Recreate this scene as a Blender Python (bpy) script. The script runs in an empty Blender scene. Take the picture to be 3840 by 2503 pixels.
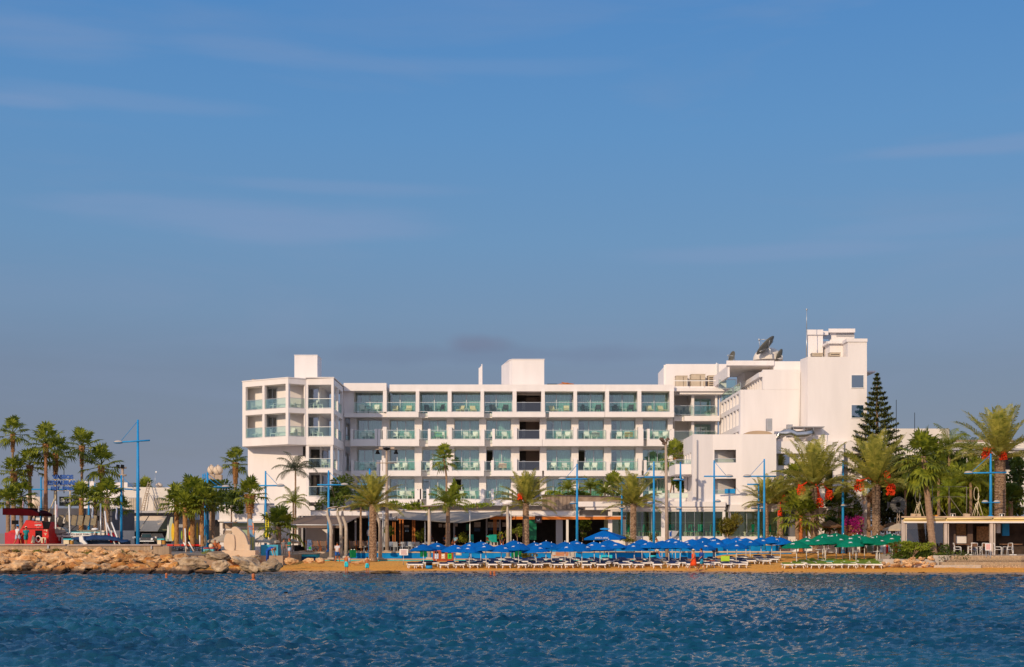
import bpy, bmesh, math, random
import numpy as np
from mathutils import Vector, Matrix
R = math.radians
F, HC, V0, U0 = 5000.0, 3.0, 2000.0, 1920.0
def X(u, Y): return (u-U0)*Y/F
def Z(v, Y): return HC+(V0-v)*Y/F
def P(u, v, Y): return Vector((X(u, Y), Y, Z(v, Y)))
sc = bpy.context.scene
col = sc.collection
rnd = random.Random(7)

# ------------------------------------------------------------------ materials
MATS = {}
def nodes(m):
    m.use_nodes = True
    nt = m.node_tree; nt.nodes.clear()
    return nt, nt.nodes.new('ShaderNodeOutputMaterial')
def mat(name, c, rough=.7, var=.15, scale=3.0, bump=0.0, bscale=None, metal=0.0, spec=.3, stretch=(1,1,1), c2=None, detail=5, transl=0.0, objrand=0.0):
    if name in MATS: return MATS[name]
    m = bpy.data.materials.new(name); nt, out = nodes(m); N = nt.nodes; L = nt.links
    tc = N.new('ShaderNodeNewGeometry'); mp = N.new('ShaderNodeMapping'); mp.inputs['Scale'].default_value = stretch
    L.new(tc.outputs['Position'], mp.inputs['Vector'])
    nz = N.new('ShaderNodeTexNoise'); nz.inputs['Scale'].default_value = scale; nz.inputs['Detail'].default_value = detail
    L.new(mp.outputs[0], nz.inputs['Vector'])
    mx = N.new('ShaderNodeMix'); mx.data_type = 'RGBA'
    a = [max(0, x*(1-var)) for x in c]; b = [min(1, x*(1+var)) for x in c]
    if c2: b = list(c2); a = list(c)
    mx.inputs['A'].default_value = (*a, 1); mx.inputs['B'].default_value = (*b, 1)
    mr = N.new('ShaderNodeMapRange'); mr.inputs['From Min'].default_value = .3; mr.inputs['From Max'].default_value = .7
    L.new(nz.outputs['Fac'], mr.inputs['Value']); L.new(mr.outputs[0], mx.inputs['Factor'])
    colout = mx.outputs['Result']
    if objrand:
        oi = N.new('ShaderNodeObjectInfo'); hs = N.new('ShaderNodeHueSaturation')
        m2 = N.new('ShaderNodeMapRange'); m2.inputs['To Min'].default_value = 1-objrand; m2.inputs['To Max'].default_value = 1+objrand
        L.new(oi.outputs['Random'], m2.inputs['Value']); L.new(m2.outputs[0], hs.inputs['Value']); L.new(colout, hs.inputs['Color'])
        colout = hs.outputs['Color']
    bs = N.new('ShaderNodeBsdfPrincipled')
    bs.inputs['Roughness'].default_value = rough; bs.inputs['Metallic'].default_value = metal
    bs.inputs['Specular IOR Level'].default_value = spec
    L.new(colout, bs.inputs['Base Color'])
    if bump:
        nb = N.new('ShaderNodeTexNoise'); nb.inputs['Scale'].default_value = bscale or scale*4; nb.inputs['Detail'].default_value = 6
        L.new(mp.outputs[0], nb.inputs['Vector'])
        bp = N.new('ShaderNodeBump'); bp.inputs['Strength'].default_value = bump; bp.inputs['Distance'].default_value = .05
        L.new(nb.outputs['Fac'], bp.inputs['Height']); L.new(bp.outputs[0], bs.inputs['Normal'])
    sh = bs.outputs[0]
    if transl:
        tr = N.new('ShaderNodeBsdfTranslucent'); L.new(colout, tr.inputs['Color'])
        ms = N.new('ShaderNodeMixShader'); ms.inputs[0].default_value = transl
        L.new(sh, ms.inputs[1]); L.new(tr.outputs[0], ms.inputs[2]); sh = ms.outputs[0]
    L.new(sh, out.inputs['Surface'])
    MATS[name] = m
    return m
def glass(name, tint, refl, gl=(.95,.97,1), rough=.02):
    m = bpy.data.materials.new(name); nt, out = nodes(m); N = nt.nodes; L = nt.links
    t = N.new('ShaderNodeBsdfTransparent'); t.inputs[0].default_value = (*tint, 1)
    g = N.new('ShaderNodeBsdfGlossy'); g.inputs['Color'].default_value = (*gl, 1); g.inputs['Roughness'].default_value = rough
    ms = N.new('ShaderNodeMixShader'); lw = N.new('ShaderNodeLayerWeight'); lw.inputs[0].default_value = .3
    ma = N.new('ShaderNodeMath'); ma.operation = 'MULTIPLY_ADD'; ma.inputs[1].default_value = .6; ma.inputs[2].default_value = refl; ma.use_clamp = True
    L.new(lw.outputs['Fresnel'], ma.inputs[0]); L.new(ma.outputs[0], ms.inputs[0])
    L.new(t.outputs[0], ms.inputs[1]); L.new(g.outputs[0], ms.inputs[2]); L.new(ms.outputs[0], out.inputs['Surface'])
    MATS[name] = m; return m

WHITE = mat('white_render', (.80,.745,.715), .85, .038, 1.2, .12, 6, spec=.2, stretch=(1,1,.18))
WHITE2 = mat('cream_render', (.70,.64,.56), .85, .06, .8, .1, 6)
GREYW = mat('grey_render', (.42,.41,.42), .85, .08, .8, .1, 6)
ROOF = mat('roof_screed', (.35,.31,.27), .9, .2, 1)
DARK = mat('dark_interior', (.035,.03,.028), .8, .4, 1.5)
INTER = mat('room_wall', (.30,.25,.21), .9, .2, 1)
ALU = mat('aluminium', (.50,.52,.53), .4, .05, 2, metal=.6)
WFRAME = mat('white_metal', (.75,.74,.72), .45, .04, 3)
BLACK = mat('black_metal', (.012,.012,.013), .8, .2, 3, spec=.05)
CURT = mat('curtain', (.80,.86,.78), .9, .06, 2, transl=.3)
GWIN = glass('window_glass', (.74,.90,.86), .13)
GRAIL = glass('balustrade_glass', (.86,.95,.91), .035, gl=(.8,.95,.95))
GDARK = glass('stair_glass', (.45,.45,.42), .08)
GBLUE = glass('blue_window_glass', (.12,.25,.33), .26)
GPAV = glass('pavilion_glass', (.78,.86,.74), .02)
BLUEP = mat('blue_paint', (.015,.27,.60), .5, .08, 3)
BLUEW = mat('blue_wall_paint', (.003,.17,.46), .8, .12, 1.5, c2=(.008,.25,.58), spec=.1)
TURQ = mat('turquoise_paint', (.03,.50,.58), .6, .12, 2)
STONE = mat('pale_stone', (.58,.42,.27), .85, .12, 2, .2)
PAVE = mat('paving', (.50,.38,.28), .85, .12, 2, .1)
CONC = mat('concrete', (.50,.43,.36), .85, .15, 2, .2)
BEIGE = mat('beige_metal', (.42,.32,.24), .6, .12, 4)
BLUEC = mat('blue_canvas', (.002,.13,.46), .85, .12, 5, transl=.15, objrand=.15, spec=.08)
GREENC = mat('green_canvas', (.003,.21,.12), .85, .12, 5, transl=.15, objrand=.15, spec=.08)
WHITEP = mat('white_plastic', (.80,.77,.72), .5, .05, 5)
NAVY = mat('navy_fabric', (.012,.025,.085), .8, .3, 6, objrand=.4)
LIME = mat('lime_fabric', (.15,.22,.012), .8, .25, 6, objrand=.25)
WOOD = mat('orange_wood', (.48,.15,.03), .6, .25, 4, stretch=(1,1,6))
WOODB = mat('brown_wood', (.16,.08,.04), .6, .25, 4)
TURQC = mat('turquoise_fabric', (.01,.38,.30), .7, .1, 5)
CREAMF = mat('cream_fabric', (.70,.58,.38), .85, .08, 5)
CANV = mat('cream_canvas', (.62,.52,.40), .85, .08, 2, transl=.15)
TAUPE = mat('taupe_canvas', (.22,.155,.12), .85, .08, 2, transl=.1)
SAIL = mat('grey_sail', (.36,.32,.28), .85, .06, 1.5, transl=.15)
DGREY = mat('dark_rattan', (.045,.045,.05), .7, .2, 8)
RED = mat('red_paint', (.62,.008,.006), .45, .1, 2)
DRED = mat('dark_red_canvas', (.05,.002,.004), .8, .2, 3, spec=.05)
GREENB = mat('green_bin_paint', (.0,.17,.05), .5, .1, 3)
YEL = mat('yellow_plastic', (.80,.50,.01), .5, .06, 3)
LETB = mat('blue_letter', (.004,.08,.38), .5, .05, 3)
LETW = mat('white_letter', (.82,.82,.80), .6, .03, 3)
LETK = mat('black_letter', (.03,.03,.03), .6, .03, 3)
SKIN = mat('skin', (.52,.22,.11), .6, .08, 8)
SKIN2 = mat('tanned_skin', (.50,.15,.05), .6, .08, 8)
HAIRK = mat('dark_hair', (.03,.018,.012), .7, .2, 20)
TANK = mat('tank_cream', (.70,.56,.42), .7, .08, 2, .1)
LEAF_D = mat('date_palm_leaf', (.13,.16,.02), .5, .3, 2.2, c2=(.60,.52,.10), transl=.35)
LEAF_F = mat('fan_palm_leaf', (.03,.065,.008), .5, .3, 3.5, c2=(.36,.38,.03), transl=.35)
LEAF_Q = mat('feather_palm_leaf', (.075,.115,.014), .5, .3, 1.2, c2=(.38,.40,.03), transl=.35)
LEAF_G = mat('shrub_leaf', (.03,.06,.008), .6, .3, 1.3, c2=(.13,.17,.015), transl=.25)
LEAF_O = mat('olive_leaf', (.10,.09,.012), .6, .3, 2.5, c2=(.22,.19,.02), transl=.2)
LEAF_Y = mat('bright_leaf', (.14,.20,.01), .6, .3, 2.5, c2=(.30,.34,.03), transl=.25)
LEAF_P = mat('pine_needles', (.04,.065,.015), .7, .3, 1.5, c2=(.15,.15,.03))
BROWNL = mat('dead_leaf', (.30,.14,.05), .8, .3, 4, c2=(.45,.25,.10))
TRUNK = mat('palm_trunk', (.13,.075,.045), .9, .3, 7, 1.0, 14, c2=(.46,.31,.20))
TRUNK2 = mat('smooth_trunk', (.26,.16,.10), .9, .2, 3, .6, 10, c2=(.38,.25,.16), stretch=(1,1,4))
FRUIT = mat('red_dates', (.70,.02,.003), .6, .3, 12, c2=(.85,.08,.008))
BOUG = mat('bougainvillea', (.30,.0,.14), .7, .3, 6, c2=(.50,.02,.24), transl=.2)
THATCH = mat('thatch', (.20,.11,.055), .95, .35, 6, .6, 20)

# ------------------------------------------------------------------ mesh builder
def each(name, m, parent, boxes):       # one part per box read off the photograph
    for b_ in boxes: q = MB(); q.pb(*b_); q.build(name, m, parent)
class MB:
    def __init__(s): s.v = []; s.f = []; s.sm = []
    def add(s, vs, fs, smooth=False):
        o = len(s.v); s.v += [tuple(p) for p in vs]
        for f in fs: s.f.append(tuple(i+o for i in f)); s.sm.append(smooth)
    def box(s, x0, x1, y0, y1, z0, z1):
        if x0 > x1: x0, x1 = x1, x0
        if y0 > y1: y0, y1 = y1, y0
        if z0 > z1: z0, z1 = z1, z0
        s.add([(x0,y0,z0),(x1,y0,z0),(x1,y1,z0),(x0,y1,z0),(x0,y0,z1),(x1,y0,z1),(x1,y1,z1),(x0,y1,z1)],
              [(0,3,2,1),(4,5,6,7),(0,1,5,4),(1,2,6,5),(2,3,7,6),(3,0,4,7)])
        return s
    def pb(s, u0, u1, v0, v1, Y, d):      # box whose front face is read off the photograph at distance Y, with real depth d
        return s.box(X(u0,Y), X(u1,Y), Y, Y+d, Z(v1,Y), Z(v0,Y))
    def obox(s, c, sx, sy, sz, rz=0, rx=0, ry=0):
        M = Matrix.Translation(c) @ Matrix.Rotation(rz,4,'Z') @ Matrix.Rotation(ry,4,'Y') @ Matrix.Rotation(rx,4,'X')
        vs = [M @ Vector((a*sx/2,b*sy/2,e*sz/2)) for e in (-1,1) for a,b in ((-1,-1),(1,-1),(1,1),(-1,1))]
        s.add(vs, [(0,3,2,1),(4,5,6,7),(0,1,5,4),(1,2,6,5),(2,3,7,6),(3,0,4,7)]); return s
    def poly(s, pts): s.add(pts, [tuple(range(len(pts)))]); return s
    def prism(s, pts, z0, z1):            # plan polygon, counter-clockwise from above
        n = len(pts); vs = [(p[0],p[1],z0) for p in pts]+[(p[0],p[1],z1) for p in pts]
        s.add(vs, [tuple(range(n-1,-1,-1)), tuple(range(n,2*n))]+[(i,(i+1)%n,(i+1)%n+n,i+n) for i in range(n)]); return s
    def slabxz(s, pts, y0, y1):           # outline in x,z with thickness in y
        n = len(pts); vs = [(p[0],y0,p[1]) for p in pts]+[(p[0],y1,p[1]) for p in pts]
        s.add(vs, [tuple(range(n)), tuple(range(2*n-1,n-1,-1))]+[(i,i+n,(i+1)%n+n,(i+1)%n) for i in range(n)]); return s
    def tube(s, pts, rad, n=8, smooth=True, cap=True):
        pts = [Vector(p) for p in pts]; k = len(pts)
        if not isinstance(rad, (list, tuple)): rad = [rad]*k
        vs = []
        for i, p in enumerate(pts):
            d = (pts[min(i+1,k-1)]-pts[max(i-1,0)]).normalized()
            a = Vector((1,0,0)) if abs(d.x) < .9 else Vector((0,1,0))
            n1 = (a-d*a.dot(d)).normalized(); n2 = d.cross(n1)
            r = rad[i]; ra, rb = r if isinstance(r, tuple) else (r, r)
            for j in range(n):
                t = 2*math.pi*j/n; vs.append(p+n1*math.cos(t)*ra+n2*math.sin(t)*rb)
        fs = [(i*n+j, i*n+(j+1)%n, (i+1)*n+(j+1)%n, (i+1)*n+j) for i in range(k-1) for j in range(n)]
        s.add(vs, fs, smooth)
        if cap:
            o = len(s.v)-k*n
            s.f.append(tuple(o+j for j in range(n-1,-1,-1))); s.sm.append(False)
            s.f.append(tuple(o+(k-1)*n+j for j in range(n))); s.sm.append(False)
        return s
    def ell(s, c, r, nu=12, nv=8, rot=None, noise=0, seed=0, z0=-1.0, z1=1.0):
        c = Vector(c); rr = random.Random(seed); vs = []
        a0, a1 = math.asin(z0), math.asin(z1)
        for i in range(nv+1):
            ph = a0+(a1-a0)*i/nv
            for j in range(nu):
                t = 2*math.pi*j/nu; q = 1+noise*rr.uniform(-1,1)
                p = Vector((r[0]*math.cos(ph)*math.cos(t)*q, r[1]*math.cos(ph)*math.sin(t)*q, r[2]*math.sin(ph)*q))
                if rot: p = rot @ p
                vs.append(c+p)
        s.add(vs, [(i*nu+j, i*nu+(j+1)%nu, (i+1)*nu+(j+1)%nu, (i+1)*nu+j) for i in range(nv) for j in range(nu)], True)
        return s
    def build(s, name, m, parent=None, smooth=None):
        me = bpy.data.meshes.new(name)
        off = Vector((0,0,0))
        if parent:
            r = parent
            while r: off = off+Vector(r.location); r = r.parent
        me.from_pydata([(p[0]-off.x,p[1]-off.y,p[2]-off.z) for p in s.v], [], s.f)
        me.polygons.foreach_set('use_smooth', s.sm if smooth is None else [smooth]*len(s.f))
        me.materials.append(m); me.update()
        o = bpy.data.objects.new(name, me); col.objects.link(o)
        if parent: o.parent = parent
        return o
def tag(o, label, cat, group=None, kind=None):
    if label: o['label'] = label
    if cat: o['category'] = cat
    if group: o['group'] = group
    if kind: o['kind'] = kind
    return o
def thing(name, label, cat, loc=(0,0,0), group=None, rz=0):
    o = bpy.data.objects.new(name, None); col.objects.link(o); o.location = loc; o.rotation_euler = (0,0,rz)
    o.empty_display_size = .2
    return tag(o, label, cat, group)
def struct(o): o['kind'] = 'structure'; return o
def dup(o, loc=None, rz=None, label=None, scale=None, swap=None, parent=None):
    c = o.copy(); col.objects.link(c)
    if parent: c.parent = parent
    if loc is not None: c.location = loc
    if rz is not None: c.rotation_euler = (0,0,rz)
    if scale is not None: c.scale = scale if isinstance(scale, (tuple, list)) else (scale,)*3
    if label: c['label'] = label
    for ch in list(o.children): dup(ch, parent=c)
    return c
USED = set()
def place(tpl, loc, rz=0, label=None, scale=None):
    if tpl.name not in USED:
        USED.add(tpl.name); tpl.location = loc; tpl.rotation_euler = (0,0,rz)
        if scale is not None: tpl.scale = scale if isinstance(scale, (tuple, list)) else (scale,)*3
        if label: tpl['label'] = label
        return tpl
    return dup(tpl, loc, rz, label, scale if scale is not None else 1)
W1 = 'zeroth first second third fourth fifth sixth seventh eighth ninth tenth eleventh twelfth thirteenth fourteenth fifteenth sixteenth seventeenth eighteenth nineteenth twentieth'.split()
def ordw(n):
    if n <= 20: return W1[n]
    t = {2:'twenty',3:'thirty',4:'forty',5:'fifty',6:'sixty'}[n//10]
    return t+'-'+W1[n%10] if n%10 else {3:'thirtieth',4:'fortieth',5:'fiftieth',6:'sixtieth'}[n//10]
def text(body, w, h, c, m, parent, name='lettering', rx=math.pi/2, rz=0, bold=.0, shear=0, ext=.01, ry=0):
    cu = bpy.data.curves.new('t', 'FONT'); cu.body = body; cu.align_x = 'CENTER'; cu.align_y = 'CENTER'; cu.extrude = ext
    cu.offset = bold; cu.shear = shear; cu.resolution_u = 3
    o = bpy.data.objects.new('t', cu); col.objects.link(o)
    dg = bpy.context.evaluated_depsgraph_get(); me = bpy.data.meshes.new_from_object(o.evaluated_get(dg))
    bpy.data.objects.remove(o)
    n = len(me.vertices); co = np.empty(n*3); me.vertices.foreach_get('co', co); co = co.reshape(-1,3)
    lo, hi = co.min(0), co.max(0); mid = (lo+hi)/2
    co[:,0] = (co[:,0]-mid[0])*w/(hi[0]-lo[0]); co[:,1] = (co[:,1]-mid[1])*h/(hi[1]-lo[1])
    off = Vector((0,0,0)); r = parent
    while r: off = off+Vector(r.location); r = r.parent
    M = Matrix.Translation(Vector(c)-off) @ Matrix.Rotation(rz,4,'Z') @ Matrix.Rotation(ry,4,'Y') @ Matrix.Rotation(rx,4,'X')
    co4 = np.c_[co, np.ones(n)] @ np.array(M).T
    me.vertices.foreach_set('co', co4[:,:3].ravel()); me.materials.clear(); me.materials.append(m); me.update(); me.name = name
    ob = bpy.data.objects.new(name, me); col.objects.link(ob); ob.parent = parent
    return ob
def wall_open(m, P0, P1, z0, z1, t, opens):
    """wall from P0 to P1 (plan), thickness t to the left-hand normal side (inwards), openings (s0,s1,za,zb) in metres along"""
    P0 = Vector(P0); P1 = Vector(P1); Ln = (P1-P0).length; d = (P1-P0)/Ln; nrm = Vector((-d.y, d.x))
    ss = sorted({0, Ln}|{min(max(a,0),Ln) for o in opens for a in o[:2]}); zz = sorted({z0, z1}|{min(max(a,z0),z1) for o in opens for a in o[2:4]})
    def filled(i, k):
        if i < 0 or k < 0 or i >= len(ss)-1 or k >= len(zz)-1: return None
        s, z = (ss[i]+ss[i+1])/2, (zz[k]+zz[k+1])/2
        return not any(o[0] < s < o[1] and o[2] < z < o[3] for o in opens)
    def pt(s, z, q): p = P0+d*s+nrm*q; return (p.x, p.y, z)
    for i in range(len(ss)-1):
        for k in range(len(zz)-1):
            if not filled(i, k): continue
            a, b, c, e = ss[i], ss[i+1], zz[k], zz[k+1]
            m.poly([pt(a,c,0), pt(b,c,0), pt(b,e,0), pt(a,e,0)]); m.poly([pt(b,c,t), pt(a,c,t), pt(a,e,t), pt(b,e,t)])
            if filled(i-1, k) is not True: m.poly([pt(a,c,t), pt(a,c,0), pt(a,e,0), pt(a,e,t)])
            if filled(i+1, k) is not True: m.poly([pt(b,c,0), pt(b,c,t), pt(b,e,t), pt(b,e,0)])
            if filled(i, k-1) is not True: m.poly([pt(a,c,t), pt(b,c,t), pt(b,c,0), pt(a,c,0)])
            if filled(i, k+1) is not True: m.poly([pt(a,e,0), pt(b,e,0), pt(b,e,t), pt(a,e,t)])
def ray_s(u, P0, P1):   # metres along P0-P1 at which pixel column u meets it
    k = (u-U0)/F; dx, dy = P1[0]-P0[0], P1[1]-P0[1]
    s = (k*P0[1]-P0[0])/(dx-k*dy); return s*math.hypot(dx, dy)
# ------------------------------------------------------------------ camera, light, sky
cam = bpy.data.cameras.new('camera'); co = bpy.data.objects.new('camera', cam); col.objects.link(co); sc.camera = co
co.location = (0,0,HC); co.rotation_euler = (math.pi/2,0,0)
cam.sensor_width = 36; cam.lens = 36*F/3840; cam.shift_y = (V0-1251.5)/3840; cam.clip_end = 20000; cam.clip_start = .5
AZ, EL = 28, 20
sv = Vector((-math.sin(R(AZ))*math.cos(R(EL)), -math.cos(R(AZ))*math.cos(R(EL)), math.sin(R(EL))))
sl = bpy.data.lights.new('sun', 'SUN'); sl.energy = 3.05; sl.angle = R(.5); sl.color = (1, .785, .55)
so = bpy.data.objects.new('sun', sl); col.objects.link(so); so.rotation_euler = sv.to_track_quat('Z','Y').to_euler()
w = bpy.data.worlds.new('World'); sc.world = w; w.use_nodes = True; nt = w.node_tree; nt.nodes.clear(); N = nt.nodes; L = nt.links
out = N.new('ShaderNodeOutputWorld'); bg = N.new('ShaderNodeBackground'); bg.inputs['Strength'].default_value = .095
sk = N.new('ShaderNodeTexSky'); sk.sky_type = 'NISHITA'; sk.sun_disc = False; sk.sun_elevation = R(EL); sk.sun_rotation = R(180+AZ)
sk.altitude = 0; sk.air_density = 1.0; sk.dust_density = .6; sk.ozone_density = 2.2
# thin high cloud and the grey-mauve haze bank low over the land, in the sky itself (by view direction)
tc = N.new('ShaderNodeTexCoord'); sp = N.new('ShaderNodeSeparateXYZ'); L.new(tc.outputs['Generated'], sp.inputs[0])
mr = N.new('ShaderNodeMapRange'); mr.inputs['From Min'].default_value = 0; mr.inputs['From Max'].default_value = .372
L.new(sp.outputs['Z'], mr.inputs['Value'])
cr = N.new('ShaderNodeValToRGB'); e = cr.color_ramp.elements
e[0].position = 0.0; e[0].color = (1.85,1.98,2.8,1)
e[1].position = 1.0; e[1].color = (.80,2.62,5.9,1)
for p, c in ((.16,(1.74,1.98,2.92)), (.32,(1.70,2.25,3.45)), (.43,(1.68,2.75,4.4)), (.57,(1.45,3.0,5.2)), (.77,(1.12,2.96,5.8))):
    q = e.new(p); q.color = (*c, 1)
mx = N.new('ShaderNodeMix'); mx.data_type = 'RGBA'; mx.inputs['Factor'].default_value = .85
L.new(sk.outputs[0], mx.inputs['A']); L.new(mr.outputs[0], cr.inputs[0]); L.new(cr.outputs[0], mx.inputs['B'])
mp = N.new('ShaderNodeMapping'); mp.inputs['Scale'].default_value = (1.3,1.3,8); mp.inputs['Rotation'].default_value = (0,R(-3),0); L.new(tc.outputs['Generated'], mp.inputs[0])
nz = N.new('ShaderNodeTexNoise'); nz.inputs['Scale'].default_value = 2.0; nz.inputs['Detail'].default_value = 7; nz.inputs['Roughness'].default_value = .55; nz.inputs['Distortion'].default_value = .6
L.new(mp.outputs[0], nz.inputs['Vector'])
m2 = N.new('ShaderNodeMapRange'); m2.inputs['From Min'].default_value = .48; m2.inputs['From Max'].default_value = .85; m2.inputs['To Max'].default_value = .45
L.new(nz.outputs['Fac'], m2.inputs['Value'])
m3 = N.new('ShaderNodeMix'); m3.data_type = 'RGBA'; L.new(m2.outputs[0], m3.inputs['Factor']); L.new(mx.outputs['Result'], m3.inputs['A']); m3.inputs['B'].default_value = (2.6,3.3,5.0,1)
# one small mauve cloud bank low over the roofs
def cloud(prev, u, v, su, sv_, colr, amt, wisp=False):
    d = Vector(((u-U0)/F,1,(V0-v)/F)).normalized(); vm = N.new('ShaderNodeVectorMath'); vm.operation = 'SUBTRACT'; L.new(tc.outputs['Generated'], vm.inputs[0]); vm.inputs[1].default_value = d
    v2 = N.new('ShaderNodeVectorMath'); v2.operation = 'MULTIPLY'; v2.inputs[1].default_value = (F/su,F/su,F/sv_); L.new(vm.outputs[0], v2.inputs[0])
    ln = N.new('ShaderNodeVectorMath'); ln.operation = 'LENGTH'; L.new(v2.outputs[0], ln.inputs[0])
    nn = N.new('ShaderNodeTexNoise'); nn.inputs['Scale'].default_value = 17; nn.inputs['Detail'].default_value = 6; mw = N.new('ShaderNodeMapping'); mw.inputs['Scale'].default_value = (.35,.35,2.2) if wisp else (1,1,1); mw.inputs['Rotation'].default_value = (0,R(-14) if wisp else 0,0); L.new(tc.outputs['Generated'], mw.inputs[0]); L.new(mw.outputs[0], nn.inputs['Vector'])
    ad = N.new('ShaderNodeMath'); ad.operation = 'MULTIPLY_ADD'; ad.inputs[1].default_value = -1.6; L.new(nn.outputs['Fac'], ad.inputs[0]); L.new(ln.outputs['Value'], ad.inputs[2])
    r = N.new('ShaderNodeMapRange'); r.interpolation_type = 'SMOOTHSTEP'; r.inputs['From Min'].default_value = -.5; r.inputs['From Max'].default_value = .35; r.inputs['To Min'].default_value = amt; r.inputs['To Max'].default_value = 0; L.new(ad.outputs[0], r.inputs['Value'])
    x = N.new('ShaderNodeMix'); x.data_type = 'RGBA'; L.new(r.outputs[0], x.inputs['Factor']); L.new(prev, x.inputs['A']); x.inputs['B'].default_value = (*colr,1); return x.outputs['Result']
sk_ = cloud(m3.outputs['Result'], 1790, 1290, 150, 46, (1.85,1.98,2.95), .5)
sk_ = cloud(sk_, 1900, 1330, 900, 46, (1.62,2.05,3.2), .3)
for a_ in ((170,120,340,80,.20),(430,378,520,40,.22),(60,378,300,26,.32),(900,810,700,80,.42),(1250,700,500,36,.25),(2850,950,640,42,.30),(3560,560,520,36,.30),(3400,850,420,40,.2),(1700,250,700,40,.16),(880,170,300,40,.14)): sk_ = cloud(sk_, a_[0], a_[1], a_[2], a_[3], (2.55,3.5,5.6), a_[4], True)
# the sky is brighter and paler round the low sun, behind the camera
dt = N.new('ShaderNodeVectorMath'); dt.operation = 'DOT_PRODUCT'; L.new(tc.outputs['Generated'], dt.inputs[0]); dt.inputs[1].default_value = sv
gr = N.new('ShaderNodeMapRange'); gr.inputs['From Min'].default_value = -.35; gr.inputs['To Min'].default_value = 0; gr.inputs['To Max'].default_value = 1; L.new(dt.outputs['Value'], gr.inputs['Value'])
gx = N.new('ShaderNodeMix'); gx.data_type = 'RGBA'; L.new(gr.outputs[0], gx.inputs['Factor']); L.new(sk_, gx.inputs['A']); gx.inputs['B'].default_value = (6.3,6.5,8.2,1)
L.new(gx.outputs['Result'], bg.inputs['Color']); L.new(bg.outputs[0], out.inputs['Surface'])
sc.view_settings.view_transform = 'Standard'; sc.view_settings.look = 'None'; sc.view_settings.gamma = 1; sc.view_settings.exposure = 0
sc.render.engine = 'CYCLES'
sc.cycles.transparent_max_bounces = 24; sc.cycles.max_bounces = 6

# ------------------------------------------------------------------ sea
def make_sea():
    rows = [7.0]
    while rows[-1] < 106: rows.append(rows[-1]*1.0046)
    ys = np.array([-400,-60,0]+rows); t = np.linspace(-1,1,801)
    ww = np.maximum(ys, 8.0)
    Xg = (.5*t[None,:]+6*t[None,:]**11)*ww[:,None]; Yg = np.repeat(ys[:,None], len(t), 1)
    rs = np.random.RandomState(3); Zg = np.zeros_like(Xg)
    warp = .8*np.sin(Xg*.35+Yg*.22)+.8*np.sin(Yg*.3-Xg*.17)
    for i in range(120):
        lam = .20*(10.0)**rs.rand(); k = 2*math.pi/lam
        th = rs.normal(math.radians(80), .55)
        a = .0135*lam**.82*rs.uniform(.6,1.3)
        a *= .42 if lam > 1.1 else 1.35 if lam < .6 else 1
        ph = rs.rand()*6.28
        arg = k*(Xg*math.cos(th)+Yg*math.sin(th))+ph+warp*k*.12
        s = np.sin(arg); Zg += a*(s+.25*np.cos(2*arg))
    gust = .75+.35*np.sin(Xg*.05+1.3*np.sin(Yg*.09))*np.sin(Yg*.13+Xg*.03)
    fade = np.clip((104-Yg)/10, .12, 1)*np.clip((Yg-3)/4, 0, 1)
    Zg *= gust*fade
    h, w_ = Xg.shape; v = np.stack([Xg,Yg,Zg],-1).reshape(-1,3)
    idx = np.arange(h*w_).reshape(h,w_); q = np.stack([idx[:-1,:-1],idx[:-1,1:],idx[1:,1:],idx[1:,:-1]],-1).reshape(-1,4)
    me = bpy.data.meshes.new('sea'); me.vertices.add(len(v)); me.vertices.foreach_set('co', v.ravel())
    me.loops.add(q.size); me.loops.foreach_set('vertex_index', q.ravel().astype(np.int32))
    me.polygons.add(len(q)); me.polygons.foreach_set('loop_start', np.arange(0,q.size,4,dtype=np.int32)); me.polygons.foreach_set('loop_total', np.full(len(q),4,dtype=np.int32))
    me.polygons.foreach_set('use_smooth', np.ones(len(q),bool)); me.update(); me.validate()
    m = bpy.data.materials.new('sea_water'); nt, out = nodes(m); N = nt.nodes; L = nt.links
    b = N.new('ShaderNodeBsdfPrincipled'); b.inputs['Roughness'].default_value = .07; b.inputs['Specular IOR Level'].default_value = .45; b.inputs['IOR'].default_value = 1.333
    g = N.new('ShaderNodeNewGeometry'); n1 = N.new('ShaderNodeTexNoise'); n1.inputs['Scale'].default_value = .09; n1.inputs['Detail'].default_value = 3
    mpp = N.new('ShaderNodeMapping'); mpp.inputs['Scale'].default_value = (.5,1,1); L.new(g.outputs['Position'], mpp.inputs[0]); L.new(mpp.outputs[0], n1.inputs['Vector'])
    cr = N.new('ShaderNodeMix'); cr.data_type = 'RGBA'; cr.inputs['A'].default_value = (.0004,.032,.070,1); cr.inputs['B'].default_value = (.0015,.080,.125,1)
    r_ = N.new('ShaderNodeMapRange'); r_.inputs['From Min'].default_value = .35; r_.inputs['From Max'].default_value = .65
    L.new(n1.outputs['Fac'], r_.inputs['Value']); L.new(r_.outputs[0], cr.inputs['Factor']); L.new(cr.outputs['Result'], b.inputs['Base Color'])
    n2 = N.new('ShaderNodeTexNoise'); n2.inputs['Scale'].default_value = 5; n2.inputs['Detail'].default_value = 5; mp2 = N.new('ShaderNodeMapping'); mp2.inputs['Scale'].default_value = (.55,1.3,1); L.new(g.outputs['Position'], mp2.inputs[0]); L.new(mp2.outputs[0], n2.inputs['Vector'])
    bp = N.new('ShaderNodeBump'); bp.inputs['Strength'].default_value = 1.0; bp.inputs['Distance'].default_value = .09
    L.new(n2.outputs['Fac'], bp.inputs['Height']); L.new(bp.outputs[0], b.inputs['Normal']); L.new(b.outputs[0], out.inputs['Surface'])
    me.materials.append(m); o = bpy.data.objects.new('sea', me); col.objects.link(o); struct(o)
make_sea()

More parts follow.
